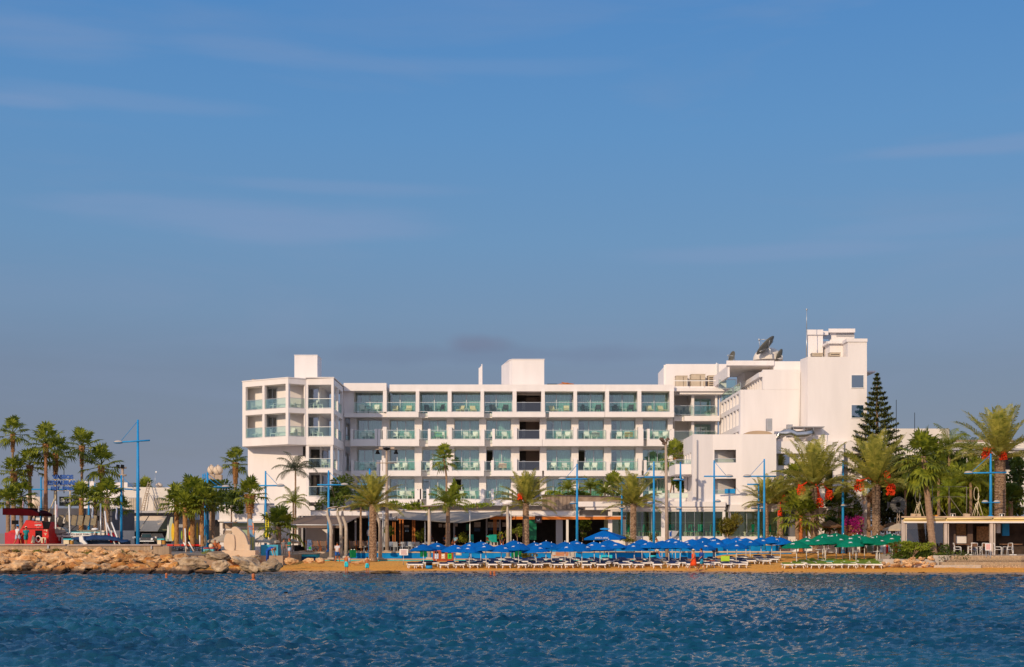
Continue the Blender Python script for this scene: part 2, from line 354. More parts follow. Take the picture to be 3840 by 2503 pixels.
# ------------------------------------------------------------------ beach and ground
def sstep(a, b, x): t = min(max((x-a)/(b-a),0),1); return t*t*(3-2*t)
def zsand(x, y):
    yy = y+4*sstep(9,24,x)-1.0*sstep(-12,-22,x)
    K = ((-60,-8),(80,-2.5),(96,-.35),(99.3,0),(103,.27),(110,.42),(117.5,.55),(124,.6),(130,.6))
    z = K[-1][1]
    for (a,za),(b,zb) in zip(K, K[1:]):
        if yy < b: z = za+(zb-za)*(max(yy,a)-a)/(b-a); break
    z += .55*sstep(16,20.5,x)*sstep(110,123,y)
    return z
def grid(name, m, xs, ys, fz, smooth=True):
    b = MB(); vs = [(x,y,fz(x,y)) for y in ys for x in xs]; n = len(xs)
    b.add(vs, [(j*n+i,j*n+i+1,(j+1)*n+i+1,(j+1)*n+i) for j in range(len(ys)-1) for i in range(n-1)], smooth)
    return struct(b.build(name, m))
def sand_mat():
    m = bpy.data.materials.new('sand'); nt, out = nodes(m); N = nt.nodes; L = nt.links
    g = N.new('ShaderNodeNewGeometry'); s = N.new('ShaderNodeSeparateXYZ'); L.new(g.outputs['Position'], s.inputs[0])
    n1 = N.new('ShaderNodeTexNoise'); n1.inputs['Scale'].default_value = 1.3; n1.inputs['Detail'].default_value = 8; L.new(g.outputs['Position'], n1.inputs['Vector'])
    a = N.new('ShaderNodeMath'); a.operation = 'MULTIPLY_ADD'; a.inputs[1].default_value = .16; L.new(n1.outputs['Fac'], a.inputs[0]); L.new(s.outputs['Z'], a.inputs[2])
    cr = N.new('ShaderNodeValToRGB'); L.new(a.outputs[0], cr.inputs[0]); e = cr.color_ramp.elements
    e[0].position = .0; e[0].color = (.10,.075,.05,1); e[1].position = .62; e[1].color = (.88,.42,.08,1)
    for p, c in ((.09,(.30,.20,.14)), (.17,(.48,.29,.17)), (.185,(.20,.11,.05)), (.20,(.58,.31,.12)), (.27,(.90,.36,.03)), (.42,(.90,.37,.035))):
        q = e.new(p); q.color = (*c,1)
    n3 = N.new('ShaderNodeTexNoise'); n3.inputs['Scale'].default_value = 5; n3.inputs['Detail'].default_value = 6; L.new(g.outputs['Position'], n3.inputs['Vector'])
    mm = N.new('ShaderNodeMix'); mm.data_type = 'RGBA'; mm.blend_type = 'MULTIPLY'; mm.inputs['Factor'].default_value = 1
    r3 = N.new('ShaderNodeMapRange'); r3.inputs['From Min'].default_value = .35; r3.inputs['From Max'].default_value = .5; r3.inputs['To Min'].default_value = .62; L.new(n3.outputs['Fac'], r3.inputs['Value'])
    L.new(cr.outputs[0], mm.inputs['A']); L.new(r3.outputs[0], mm.inputs['B'])
    b = N.new('ShaderNodeBsdfPrincipled'); L.new(mm.outputs['Result'], b.inputs['Base Color'])
    rr = N.new('ShaderNodeMapRange'); rr.inputs['From Min'].default_value = .05; rr.inputs['From Max'].default_value = .2; rr.inputs['To Min'].default_value = .15; rr.inputs['To Max'].default_value = .9
    L.new(a.outputs[0], rr.inputs['Value']); L.new(rr.outputs[0], b.inputs['Roughness'])
    bp = N.new('ShaderNodeBump'); bp.inputs['Strength'].default_value = .5; bp.inputs['Distance'].default_value = .12; L.new(n3.outputs['Fac'], bp.inputs['Height']); L.new(bp.outputs[0], b.inputs['Normal'])
    L.new(b.outputs[0], out.inputs['Surface']); return m
SAND = sand_mat()
nr = random.Random(5)
grid('beach', SAND, [-700,-300,-120]+[i*.8 for i in range(-75,76)]+[120,300,700], [-500,40,85,90,94]+[95+i*.45 for i in range(66)]+[126], lambda x,y: zsand(x,y)+(nr.uniform(-.03,.03) if y > 100 else 0))
GRD = mat('ground_paving', (.34,.27,.2), .9, .2, .5)
b = MB(); b.poly([(-4000,123.5,1.02),(4000,123.5,1.02),(4000,6000,1.02),(-4000,6000,1.02)]); struct(b.build('ground', GRD))
b = MB(); b.box(-700, -18.6, 108.2, 128, .2, 1.16); struct(b.build('quay', mat('quay_ground', (.36,.27,.19), .9, .2, 1.0)))
# beach promenade: path behind the sand, kept low
b = MB(); b.box(-17.2, 19.5, 117.6, 121.0, .0, .70); struct(b.build('promenade', PAVE))
k = MB(); k.box(-17.25, 19.5, 117.45, 117.6, .0, .66); k.box(-17.25, 19.5, 117.38, 117.9, .66, .74)
o = thing('promenade_kerb', 'long low stone kerb with turquoise face along the back of the sand', 'kerb', (0,117.5,.0))
k2 = MB(); k2.box(-17.25, 19.5, 117.45, 117.6, .0, .655); k2.build('kerb_face', TURQ, o)
k2 = MB(); k2.box(-17.3, 19.5, 117.36, 117.95, .66, .735); k2.build('kerb_cap', STONE, o)
# ------------------------------------------------------------------ the hotel
def rbox(m, u0, u1, Y, d, z0, z1): m.prism([(X(u0,Y),Y),(X(u1,Y),Y),(X(u1,Y),Y+d),(X(u0,Y+d),Y+d)], z0, z1)   # block with a splayed left flank
hotel = thing('hotel_building', 'long white four storey seafront hotel with rows of glass fronted balconies', 'hotel', (0,140,1.02))
def win(u0, u1, v0, v1, Y, parent=None, mull=(.5,), curtain='full', gl=None, open_=None, fr=ALU):
    """sliding window read off the photo at distance Y: frame > pane; curtain behind"""
    parent = parent or hotel
    x0, x1, z0, z1 = X(u0,Y), X(u1,Y), Z(v1,Y), Z(v0,Y); t = .055
    m = MB(); m.box(x0,x1,Y,Y+.1,z1-t,z1); m.box(x0,x1,Y,Y+.1,z0,z0+t); m.box(x0,x0+t,Y+.002,Y+.1,z0+t,z1-t); m.box(x1-t,x1,Y+.002,Y+.1,z0+t,z1-t)
    for q in mull: xm = x0+(x1-x0)*q; m.box(xm-.045,xm+.045,Y-.01,Y+.09,z0+t,z1-t)
    w_ = m.build('window', fr, parent)
    g = MB(); xs = [x0+t]+[x0+(x1-x0)*q for q in mull]+[x1-t]
    for i in range(len(xs)-1):
        if open_ == i: continue
        g.box(xs[i],xs[i+1],Y+.04,Y+.055,z0+t,z1-t)
    g.build('pane', gl or GWIN, w_)
    if curtain:
        c = MB(); a, b_ = (x0,x1) if curtain == 'full' else curtain; 
        if curtain != 'full': a, b_ = x0+(x1-x0)*curtain[0], x0+(x1-x0)*curtain[1]
        n = max(6,int((b_-a)/.045)); k = rnd.uniform(9,13); ph = rnd.random()*6
        pts = [(a+(b_-a)*i/n, Y+.32+.05*math.sin(k*(a+(b_-a)*i/n)*2.2+ph)+.02*math.sin(i*1.7)) for i in range(n+1)]
        vs = [(x,y,z0+.03) for x,y in pts]+[(x,y,z1-.06) for x,y in pts]
        c.add(vs, [(i,i+1,i+n+2,i+n+1) for i in range(n)], True); c.build('curtain', CURT, w_)
def rail(pts, z0, z1, parent=None, gl=None, posts=True, name='balustrade'):
    """glass balustrade along plan points: handrail with glass panel and posts"""
    parent = parent or hotel
    m = MB(); g = MB()
    for (xa,ya),(xb,yb) in zip(pts, pts[1:]):
        d = Vector((xb-xa,yb-ya)); L_ = d.length; rz = math.atan2(d.y,d.x); c = ((xa+xb)/2,(ya+yb)/2)
        m.obox((c[0],c[1],z1-.02), L_, .05, .045, rz); m.obox((c[0],c[1],z0+.02), L_, .05, .05, rz)
        if posts:
            for e in (0,1): m.obox((xa+d.x*(.012+.976*e), ya+d.y*(.012+.976*e), (z0+z1)/2), .04,.045,z1-z0-.06, rz)
        g.obox((c[0],c[1],(z0+z1)/2), L_-.05, .016, z1-z0-.1, rz)
    r = m.build(name, ALU, parent); g.build('glass_panel', gl or GRAIL, r)
# --- main facade
FL = [ # name, opening top v, rail v, floor v, fascia bottom v
 ('top', 1469, 1511, 1549, 1566), ('third', 1571, 1615, 1651, 1674), ('second', 1683, 1732, 1768, 1786), ('first', 1794, 1839, 1875, 1896)]
BAYT = [(1327,1436),(1450,1559),(1572,1679),(1693,1802),(1815,1922),(1937,2030),(2043,2151),(2164,2270),(2284,2391),(2405,2512)]
BAYL = [(1334,1428),(1457,1552),(1580,1673),(1702,1796),(1822,1916),(1948,2025),(2050,2144),(2171,2267),(2295,2387),(2414,2508)]
UL, UR = 1290, 2527
SEG = [ [(1450,1570),(1604,1815),(1846,2045),(2059,2267),(2268,2527)],
        [(1315,1416),(1417.5,1572),(1605,1817),(1846,2033),(2034,2412),(2426,2527)],
        [(1317,1423),(1424.5,1579),(1612,1815),(1842,2033),(2040,2405),(2414,2527)],
        [(1320,1566),(1575,1580),(1600,1815),(1842,1920),(2040,2410)] ]
wl = MB(); sl_ = MB(); fa = MB(); fins = MB()
YB = 146.5
for k, (nm, vo, vr, vf, vb) in enumerate(FL):
    bays = BAYT if k == 0 else BAYL
    zt = Z(vo,140); zf = Z(vf,140); zb = Z(vb,140)
    sl_.box(X(UL,140), X(UR,140), 140.45, YB, zb, zf)             # floor slab
    Yw = 141.55 if k == 0 else 141.9
    # dividing walls between the rooms
    ed = [(UL, bays[0][0])]+[(bays[i][1], bays[i+1][0]) for i in range(len(bays)-1)]+[(bays[-1][1], UR)]
    for i, (a, b_) in enumerate(ed):
        yf = 140.0 if k == 0 else 140.95
        y2 = 139.9 if False else yf
        wl.box(X(a,140)+.001*i, X(b_,140), y2, YB, zf, zt+.35)
        if k == 0 and i: q_ = MB(); q_.box(X(a,139.33), X(b_,139.33), 139.33, 139.995, zf+.035, Z(1469,140)-.002); q_.build('column', WHITE, hotel)
        elif i: uc = (a+b_)/2; q_ = MB(); q_.box(X(uc-7,139.36), X(uc+7,139.36), 139.362, 140.94, zf+.03, Z(vr-(12 if i%2 else -1),140)); q_.build('balcony_fin', WHITE, hotel)
    for (a, b_) in SEG[k]:
        x0, x1 = X(a,139.6), X(b_,139.6)
        fa.box(x0, x1, 139.35, 140.46, zb-.02, zf+.03)
        # end fins up to rail height and a little above
        for q, xx in (((0,x0),(1,x1)) if k else ()):
            hh = Z(vr,140)-(.0 if k == 0 else -.12)
            q_ = MB(); q_.box(xx+.002 if q == 0 else xx-.28, xx+.28 if q == 0 else xx-.002, 139.37, 140.9, zf+.03, hh); q_.build('balcony_fin', WHITE, hotel)
    for i, (a, b_) in enumerate(bays):
        # rail across each bay
        ya = 139.75
        ya = 139.5; xa, xb = X(a,139.5)+.02-(0 if k == 0 else .16), X(b_,139.5)-.02+(0 if k == 0 else .16)
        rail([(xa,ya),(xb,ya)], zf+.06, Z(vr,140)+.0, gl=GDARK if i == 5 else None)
        if i == 5: continue
        sc_ = Yw/140; f = lambda u: 1920+(u-1920)*140/Yw
        u0, u1 = f(a), f(b_)
        mull = (rnd.choice([.42,.5,.5,.58]),); op = None; cur = 'full'
        z0w, z1w = zf+.02, zt
        if k == 0: cur = rnd.choice(['full',(.2,1),(.15,.95),(0,.9)])
        if k > 0:
            mull = (.28,.62) if rnd.random() < .6 else (.42,)
            cur = rnd.choice(['full','full',(.3,1),(.25,1)])
            if rnd.random() < .2 and len(mull) == 2: op = 0; cur = (.3,1)
        win(u0, u1, V0-(z1w-HC)*F/Yw, V0-(z0w-HC)*F/Yw, Yw, mull=mull, curtain=cur, open_=op)
    for (a,b_) in zip([UL]+[q[1] for q in bays], [q[0] for q in bays]+[UR]): pass
    # wall above windows (lintel)
    sl_.box(X(UL,140), X(UR,140), Yw-.12, YB, zt, zt+.5)
# parapet, roof, ground storey, back
fa.box(X(UL,139.6), X(1450,139.6), 139.3, 142, Z(1469,140), Z(1438,139.5)); fa.box(X(1461,139.9), X(2268,139.9), 139.8, 142, Z(1469,140), Z(1443.5,140)); fa.box(X(2268,139.9)+.01, X(UR,139.9), 139.65, 142, Z(1469,140), Z(1443.5,139.8))
fa.box(X(UL,139.6), X(1450,139.6), 139.62, 140.4, Z(1566,140), Z(1550,140))
sl_.box(X(UL,140), X(UR,140), 142, 153, Z(1466,140), Z(1450,140))
wl.box(X(UL,140), X(UR,140), YB, 153, 1.02, Z(1467,140))
wl.box(X(UL,140), X(UR,140), 142.2, YB, 1.02, Z(1896,140)-.02)
# bay five: the dark open stair hall
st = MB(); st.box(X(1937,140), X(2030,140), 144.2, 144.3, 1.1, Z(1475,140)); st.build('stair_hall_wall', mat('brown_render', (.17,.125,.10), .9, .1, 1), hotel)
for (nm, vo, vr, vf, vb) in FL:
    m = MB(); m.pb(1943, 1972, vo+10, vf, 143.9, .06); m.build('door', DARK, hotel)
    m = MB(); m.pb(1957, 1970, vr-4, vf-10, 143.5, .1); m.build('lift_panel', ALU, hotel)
# --- roof towers and chimney of the main wing
x0, x1 = X(1921,142), X(2041,142); zt = Z(1348,142)
wl.prism([(x0,142.3),(x1,142.3),(x1,148),(x0-1.2,148),(x0-.32,143)], Z(1450,140), zt)
m = MB(); m.prism([(x0-.03,142.24),(x1+.06,142.24),(x1+.06,148),(x0-1.2,148.05),(x0-.38,142.95)], zt, zt+.07); m.build('roof_coping', WHITE, hotel)
for i, v in enumerate((1381,1378,1374,1366)): wl.box(X(1795+i*3.4,143), X(1795+(i+1)*3.4,143), 143+i*.01, 143.8, Z(1450,143), Z(v,143))
# --- left wing
A, B_, C, D = (-27.2,134.5), (-22.0,131.0), (-20.4,132.2), (-17.66,132.0)
zz = lambda v: Z(v,132)
ztop, zbot = 18.25, zz(1669)
lw = MB()
levels = [(zz(1533), zz(1443)), (zz(1639), zz(1551))]
def opens(P0, P1, cols, lv=levels): return [(ray_s(a,P0,P1), ray_s(b_,P0,P1), l[0], l[1]) for a,b_ in cols for l in lv]
wall_open(lw, A, B_, zbot, ztop, .28, opens(A,B_,[(921,984),(992,1071)]))
wall_open(lw, B_, C, zbot, ztop, .28, opens(B_,C,[(1083,1144)]))
wall_open(lw, C, D, zbot, ztop+.12, .28, opens(C,D,[(1155,1242)]))
E = (-17.66,140.3)
wall_open(lw, (D[0],D[1]+.283), E, zbot, ztop, .28, [(.35,3.0,l[0],l[1]) for l in levels]+[(3.5,6.8,l[0],l[1]) for l in levels])
lw.prism([(-27.2,134.52),(-26.9,134.7),(-26.9,142),(-27.2,142)], zbot, ztop)
ins = [(-27.0,134.7),(-22.0,131.3),(-20.4,132.5),(-17.95,132.3),(-17.95,141),(-27.0,141.9)]
for za, zb_ in ((zbot+.01,levels[1][0]), (levels[1][1],levels[0][0]), (levels[0][1],ztop-.05)): lw.prism(ins, za, zb_)
core = [(-26.9,136.1),(-22.2,132.75),(-20.5,133.75),(-19.3,133.7),(-19.3,141),(-26.9,141.5)]
lw.prism(core, zbot+.1, ztop-.1)
# partitions between balconies
lw.obox((-24.75,134.2,(zbot+ztop)/2), .2, 1.7, ztop-zbot-.2, R(-10)); lw.obox((-20.45,133.3,(zbot+ztop)/2), .2, 1.6, ztop-zbot-.2)
fa.prism([(-27.25,134.46),(-22.0,130.94),(-20.4,132.12),(-20.4,132.5),(-22.0,131.4),(-27.25,134.9)], ztop, ztop+.09)
fa.prism([(-20.45,131.95),(-17.6,131.95),(-17.6,140.3),(-20.45,140.3)], ztop+.12, ztop+.2)
for l in levels:
    rails = [(A,B_,[(921,984),(992,1071)]),(B_,C,[(1083,1144)]),(C,D,[(1155,1242)])]
    for P0,P1,cs in rails:
        d = (Vector(P1)-Vector(P0)).normalized(); n = Vector((-d.y,d.x))*.1
        for a,b_ in cs:
            s0, s1 = ray_s(a,P0,P1), ray_s(b_,P0,P1); q0 = Vector(P0)+d*s0+n; q1 = Vector(P0)+d*s1+n
            rail([tuple(q0),tuple(q1)], l[0]+.04, l[0]+1.02, posts=False)
    rail([(-17.75,132.4),(-17.75,134.9)], l[0]+.04, l[0]+1.0, posts=False); rail([(-17.75,135.55),(-17.75,138.7)], l[0]+.04, l[0]+1.0, posts=False)
    # doors in the core wall
    def corewin(P0, P1, s0, s1, zlo, zhi):
        d = (Vector(P1)-Vector(P0)).normalized(); n = Vector((-d.y,d.x)); rz = math.atan2(d.y,d.x); cn = Vector(P0)+d*(s0+s1)/2-n*.04
        m = MB(); m.obox((cn.x,cn.y,zhi), s1-s0+.1, .1, .07, rz)
        for s in (s0,(s0+s1)/2,s1): q = Vector(P0)+d*s-n*.04; m.obox((q.x,q.y,(zlo+zhi)/2), .06, .1, zhi-zlo, rz)
        w_ = m.build('window', ALU, hotel); m = MB(); m.obox((cn.x,cn.y,(zlo+zhi)/2), s1-s0, .03, zhi-zlo, rz); m.build('pane', GBLUE, w_)
    corewin(core[0], core[1], 2.9, 4.1, l[0]+.02, l[1]-.2)
    corewin(core[2], core[3], .05, 1.1, l[0]+.02, l[1]-.25); 
# lower body of the left wing
lb = MB()
lowl = [(zz(1757),zz(1674)), (zz(1862),zz(1772)), (zz(1962),zz(1884))]
lb.prism([(-27.0,136.3),(-20.5,133.4),(-20.3,133.4),(-20.3,141),(-27.0,141.9)], 1.02, zbot)
C2, D2 = (-20.45,132.3), (-17.75,132.1)
wall_open(lb, C2, D2, 1.02, zbot, .28, opens(C2,D2,[(1158,1240)],lowl))
wall_open(lb, (D2[0],D2[1]+.283), (-17.75,140.3), 1.02, zbot, .28, [(.35,3.0,l[0],l[1]) for l in lowl]+[(3.5,6.8,l[0],l[1]) for l in lowl])
for l in lowl: lb.box(-20.3,-17.98,132.6,140.3,l[0]-.35,l[0])
lb.box(-20.3,-19.3,134.2,140.3,1.02,zbot)
for l in lowl:
    rail([(-20.2,132.25),(-17.8,132.2)], l[0]+.04, l[0]+1.0, posts=False); rail([(-17.83,132.5),(-17.83,135.0)], l[0]+.04, l[0]+1.0, posts=False)
    m = MB(); m.box(-20.2,-19.35,134.05,134.15,l[0]+.02,l[1]-.2); m.build('door', DARK, hotel)
    m = MB(); m.box(-19.25,-19.17,135.4,138.4,l[0]+.02,l[1]-.2); m.build('side_window', GBLUE, hotel)
m = MB(); m.pb(1136, 1144, 1675, 1712, 133.2, .1); m.build('slit_window', DARK, hotel)
# the small link between wing and facade
lb.box(-17.9, X(UL,140)+.6, 140.6, 142.2, 1.02, Z(1440,140))
for v0_,v1_ in ((1472,1545),(1570,1650),(1676,1766)):
    m = MB(); m.pb(1296, 1313, v0_, v1_, 140.5, .12); m.build('narrow_window', GBLUE, hotel)
# tower over the left wing
x0, x1 = X(1104,136), X(1190,136); lw.box(x0,x1,136,139,ztop-.1,Z(1334,136)); fa.box(x0-.03,x1+.03,135.96,139.05,Z(1334,136),Z(1334,136)+.07)
lw.build('left_wing', WHITE, hotel); lb.build('left_wing_base', WHITE, hotel)
# --- right connection
rc = MB()
Pa, Pb = (X(2527,141.4),141.4), (X(2700,141.4),141.4)
def oz(v): return Z(v,141.4)
lv2 = [(oz(1560),oz(1483)),(oz(1655),oz(1580)),(oz(1765),oz(1690))]
cols = [(2529,2593),(2603,2682),(2690,2698)]
wall_open(rc, Pa, Pb, 1.02, oz(1459), .3, [(ray_s(a,Pa,Pb),ray_s(b_,Pa,Pb),l[0],l[1]) for a,b_ in cols for l in lv2])
for l in lv2+[(oz(1459)+.3,0)]: rc.box(Pa[0]-.2, 22.3, 141.72, 146, l[0]-.3, l[0])
rc.box(Pa[0]-.2, 22.3, 144.6, 146, 1.02, oz(1459)); rc.box(X(2594,141.4),X(2602,141.4)+.1,141.73,144.6,1.02,oz(1460))
rc.box(X(2525,140.4), X(2762,140.4), 140.3, 141.4, oz(1472), oz(1459)); rc.box(X(2550,140.4), X(2762,140.4), 140.6, 141.4, oz(1482), oz(1472)-.003)
rc.box(X(2565,140.9), X(2698,140.9), 140.5, 141.4, oz(1582), oz(1563))
for l in lv2[:2]:
    rail([(Pa[0],141.0),(X(2598,141),141.0)], l[0]+.05, l[0]+1.05); rail([(X(2602,141),141.0),(X(2684,141),141.0)], l[0]+.05, l[0]+1.05)
    win(1920+(2603-1920)*141.4/144.5, 1920+(2683-1920)*141.4/144.5, V0-(l[1]-.05-HC)*F/144.5, V0-(l[0]-HC)*F/144.5, 144.45, curtain='full')
# roof house behind the air conditioners
q_ = MB(); rbox(q_, 2496, 2724, 144, 8, oz(1470), Z(1366,144)); rbox(q_, 2489, 2496.5, 144.3, 7.6, oz(1470), Z(1368,144)); q_.build('roof_house', WHITE, hotel)
# --- right wing running towards the sea
rw = MB()
zA, zR = Z(1462,129), Z(1387,129)
wings = [(Z(1625,129),Z(1560,129))]
slots = []
for k in range(6): slots.append((.8+k*1.9, 2.2+k*1.9, Z(1512,129), Z(1472,129))); slots.append((.8+k*1.9, 2.2+k*1.9, Z(1592,129), Z(1530,129))); slots.append((.8+k*1.9, 2.2+k*1.9, Z(1680,129), Z(1615,129)))
wall_open(rw, (22.1,141.7), (22.1,129.0), 1.02, zA, .35, slots)
rw.box(22.46, 27.9, 129.0, 129.4, 1.02, zA); 0
rw.box(22.5, 27.9, 129.5, 141.7, zA-.25, zA-.02); rw.box(23.4, 27.9, 129.5, 143, 1.02, zA-.3)
for k in range(9): rw.box(24.1, 24.9, 129.9+k*1.3, 130.1+k*1.3, zA-.02, zR-.7)         # fins under the sloping canopy
rw.box(24.9, 27.9, 129.2, 142, zA-.02, zR-.3)
rw.box(23.9, 27.95, 129.0, 142.5, zR-.7, zR-.25); rw.box(24.25, 27.9, 128.98, 129.42, zA+.003, zR)
rw.box(24.25,30.4,129.42,134,zR-.25,zR-.1)
m = MB(); 
for k in range(6): m.box(22.35,22.4,130.3+k*1.9,131.7+k*1.9,Z(1512,129)+.0,Z(1472,129)); m.box(22.35,22.4,130.3+k*1.9,131.7+k*1.9,Z(1592,129),Z(1530,129))
m.build('side_window', GBLUE, hotel)
rail([(22.2,129.6),(22.2,133.5)], zA, zA+.8); rail([(22.2,134.2),(22.2,141)], zA, zA+.8)
rc.box(X(2691,139.5)-.1, 22.2, 137.5, 139.3, oz(1590), oz(1490)) if False else None
# fascia block above, with its recess
zr2 = Z(1353,133)
rbox(rw, 2724, 2903, 133, 10, Z(1371,133), zr2); rw.box(X(2903,133), X(3006,133), 133.2, 143, zA, zr2-.05); rw.box(X(2724,134), X(2732,134), 133.3, 143, oz(1459)+.3, Z(1371,133))
rw.box(X(2740,141)+1.0, X(2903,133), 138.5, 143, oz(1459)+.3, Z(1371,133)); rail([(X(2698,137),137.6),(X(2764,137),137.6)], Z(1459,137.6), Z(1424,137.6))
m = MB(); m.tube([(X(2998,128.9),128.9,Z(1397,129)),(X(2998,128.9),128.9,Z(1600,129))], .05); m.build('drain_pipe', WHITEP, hotel)
m = MB(); m.tube([(X(2687,143.9),143.9,Z(1460,144)),(X(2687,143.9),143.9,Z(1362,144))], .07); m.tube([(X(2692,143.9),143.9,Z(1460,144)),(X(2692,143.9),143.9,Z(1364,144))], .04); m.build('vent_pipe', WHITEP, hotel)
# tower
tw = MB(); tw.prism([(27.9,129.05),(28.15,127),(X(3251,127),127),(X(3251,127),140),(X(3004,140),140)], 1.02, Z(1339,127))
tw.box(X(3179,127), X(3251,127)-.003, 127.003, 136, Z(1339,127), Z(1283,127)); tw.box(X(3251,127)-.0, X(3271,127)+.6, 133, 139.9, 1.02, Z(1398,133)); tw.box(X(3248,133), X(3274,133)+.2, 132.8, 139.95, Z(1398,133), Z(1392,133))
# roof lights and caps of the tower
rbox(tw, 3030, 3086, 131, 5, Z(1342,131), Z(1257,131)); tw.box(X(3086,131), X(3118,132), 132, 136, Z(1342,131), Z(1275,131)); rbox(tw, 3112, 3204, 132.01, 4.5, Z(1342,132), Z(1248,132))
tw.box(X(3112,129), X(3160,129), 129, 131.5, Z(1339,128), Z(1290,129)); tw.prism([(X(3160,129)-.0,129.4),(X(3179,127),127.2),(X(3179,127)+.02,130),(X(3160,129),130)], Z(1339,128), Z(1284,128))
cp = MB(); rbox(cp, 3025, 3087, 130.8, 5.3, Z(1257,131), Z(1238,131)); cp.box(X(3087,131), X(3110,131), 131.4, 136.1, Z(1254,131), Z(1239,131)-.02); rbox(cp, 3107, 3207, 131.5, 5.4, Z(1250,132), Z(1236,132))
cp.box(X(3104,128.6), X(3162,128.6), 128.6, 131.6, Z(1291,129), Z(1283,129)); cp.prism([(X(3157,128.7),128.7),(X(3175,126.9),126.9),(X(3253,126.9),126.9),(X(3253,126.9),136.1),(X(3157,128.7),136.1)], Z(1283,127), Z(1271,127)); cp.build('roof_fascia', WHITE, hotel)
m = MB(); m.pb(3088, 3116, 1257, 1272, 131.9, .1); m.build('roof_window', GBLUE, hotel)
m = MB(); m.pb(3137, 3202, 1252, 1263, 131.95, .1); m.build('roof_louvre', GREYW, hotel)
for va, vb in ((1408,1454),(1520,1567)):
    m = MB(); m.pb(3192,3240,va-2,va,126.96,.1); m.pb(3192,3240,vb,vb+2.5,126.93,.1); m.pb(3192,3194,va,vb,126.96,.1); m.pb(3238,3240,va,vb,126.96,.1); f_ = m.build('window', WFRAME, hotel)
    m = MB(); m.pb(3194,3238,va,vb,126.98,.05); m.build('pane', GBLUE, f_)
    m = MB(); x_, z_ = X(3218,126.9), Z((va+vb)/2,126.9)
tw.build('right_tower', WHITE, hotel); rw.build('right_wing', WHITE, hotel); rc.build('link_wing', WHITE, hotel)
wl.build('wall', WHITE, hotel); sl_.build('floor_slab', WHITE, hotel); fa.build('balcony_fascia', WHITE, hotel);
m = MB(); m.tube([P(3025,1342,127.6),P(3025,1240,127.6)], .06); m.tube([P(3025,1240,127.6),P(3025,1162,127.6)], .03); m.ell(P(3025,1161,127.6),(.1,.1,.1),8,6)
o = thing('roof_mast', 'tall thin grey mast rising from the roof edge of the tower', 'mast', P(3025,1339,127.6)); m.build('mast_pole', ALU, o)
# interior light walls of rooms
m = MB(); m.box(X(UL,140)+.2, X(UR,140)-.2, 146.3, 146.45, 1.1, Z(1470,140)); m.build('room_wall', INTER, hotel)

# ------------------------------------------------------------------ annex in front of the right wing
ax = thing('annex_building', 'plain white block with two cut-in balconies standing in front of the right wing', 'building', (X(2750,124),124,1.02))
m = MB(); zt = Z(1629,124); Y = 124.6
xl, xm, xk, xr = X(2600,124), X(2675,124), X(2782,124), X(2911,124)
zsA = [(Z(1736,124),Z(1687,124)),(Z(1854,124),Z(1795,124))]
wall_open(m, (xl,124), (xm,124.35), Z(1893,124.1), zt, .35, [])
wall_open(m, (xm,124.35), (xk,124.0), Z(1893,124.1), zt, .35, [(ray_s(2679,(xm,124.35),(xk,124)),ray_s(2760,(xm,124.35),(xk,124)),a,b_) for a,b_ in zsA])
wall_open(m, (xk,124), (xr,124.0), Z(1893,124.1), zt, .35, [])
for a, b_ in zsA: m.prism([(X(2677,124.6),124.7),(X(2762,124.6),124.7),(X(2762,124.6),126.3),(X(2677,124.6),125.0)], a-.2, a); m.prism([(X(2677,124.6),124.9),(X(2762,124.6),126.2),(X(2762,124.6),126.5),(X(2677,124.6),125.3)], a, b_)
m.prism([(xl+.31,124.4),(xm,124.73),(xm,126.6),(xl+.31,126.6)], Z(1893,124.1), zt-.01)
side = [(.9+k*1.6,1.9+k*1.6,Z(1790-0,126)*0+Z(1736,126),Z(1700,126)) for k in range(3)]+[(.9,6.2,Z(1850,126),Z(1785,126))]
wall_open(m, (xl,131.2), (xl,124.355), Z(1893,124.1), zt, .3, [(1.0,2.0,Z(1735,128),Z(1703,128)),(2.8,3.8,Z(1735,128),Z(1703,128)),(4.6,5.6,Z(1735,128),Z(1703,128)),(.8,6.2,Z(1845,128),Z(1785,128))])
m.box(xl+.35, xr-.01, 126.7, 131.19, Z(1893,124.1), zt-.02); m.box(xl+.31, xr-.31, 124.4, 131.1, zt-.12, zt-.03); m.box(xr-.3,xr,124.36,131.2,Z(1893,124.1),zt)
m.box(xl-1.5, xl-.01, 125.5, 130.5, Z(1782,127), Z(1745,127))
m.build('wall', WHITE, ax)
rail([(xl-1.45,130.3),(xl-1.45,125.6),(xl,125.6)], Z(1745,127), Z(1727,127), ax)
for a,b_ in zsA: rail([(X(2681,124.2),124.3),(X(2759,124.2),124.2)], a+.02, a+.42, ax, posts=False)
m = MB(); m.tube([(X(2614,123.9),123.9,Z(1650,124)),(X(2614,123.9),123.9,Z(1878,124))], .05); m.build('drain_pipe', GREYW, ax)
t = MB(); t.pb(2718,2757,1834,1851,124.05,.05); tag(t.build('beach_towel', BLUEP), 'blue towel hung over the lower cut-in balcony rail of the white annex', 'towel')
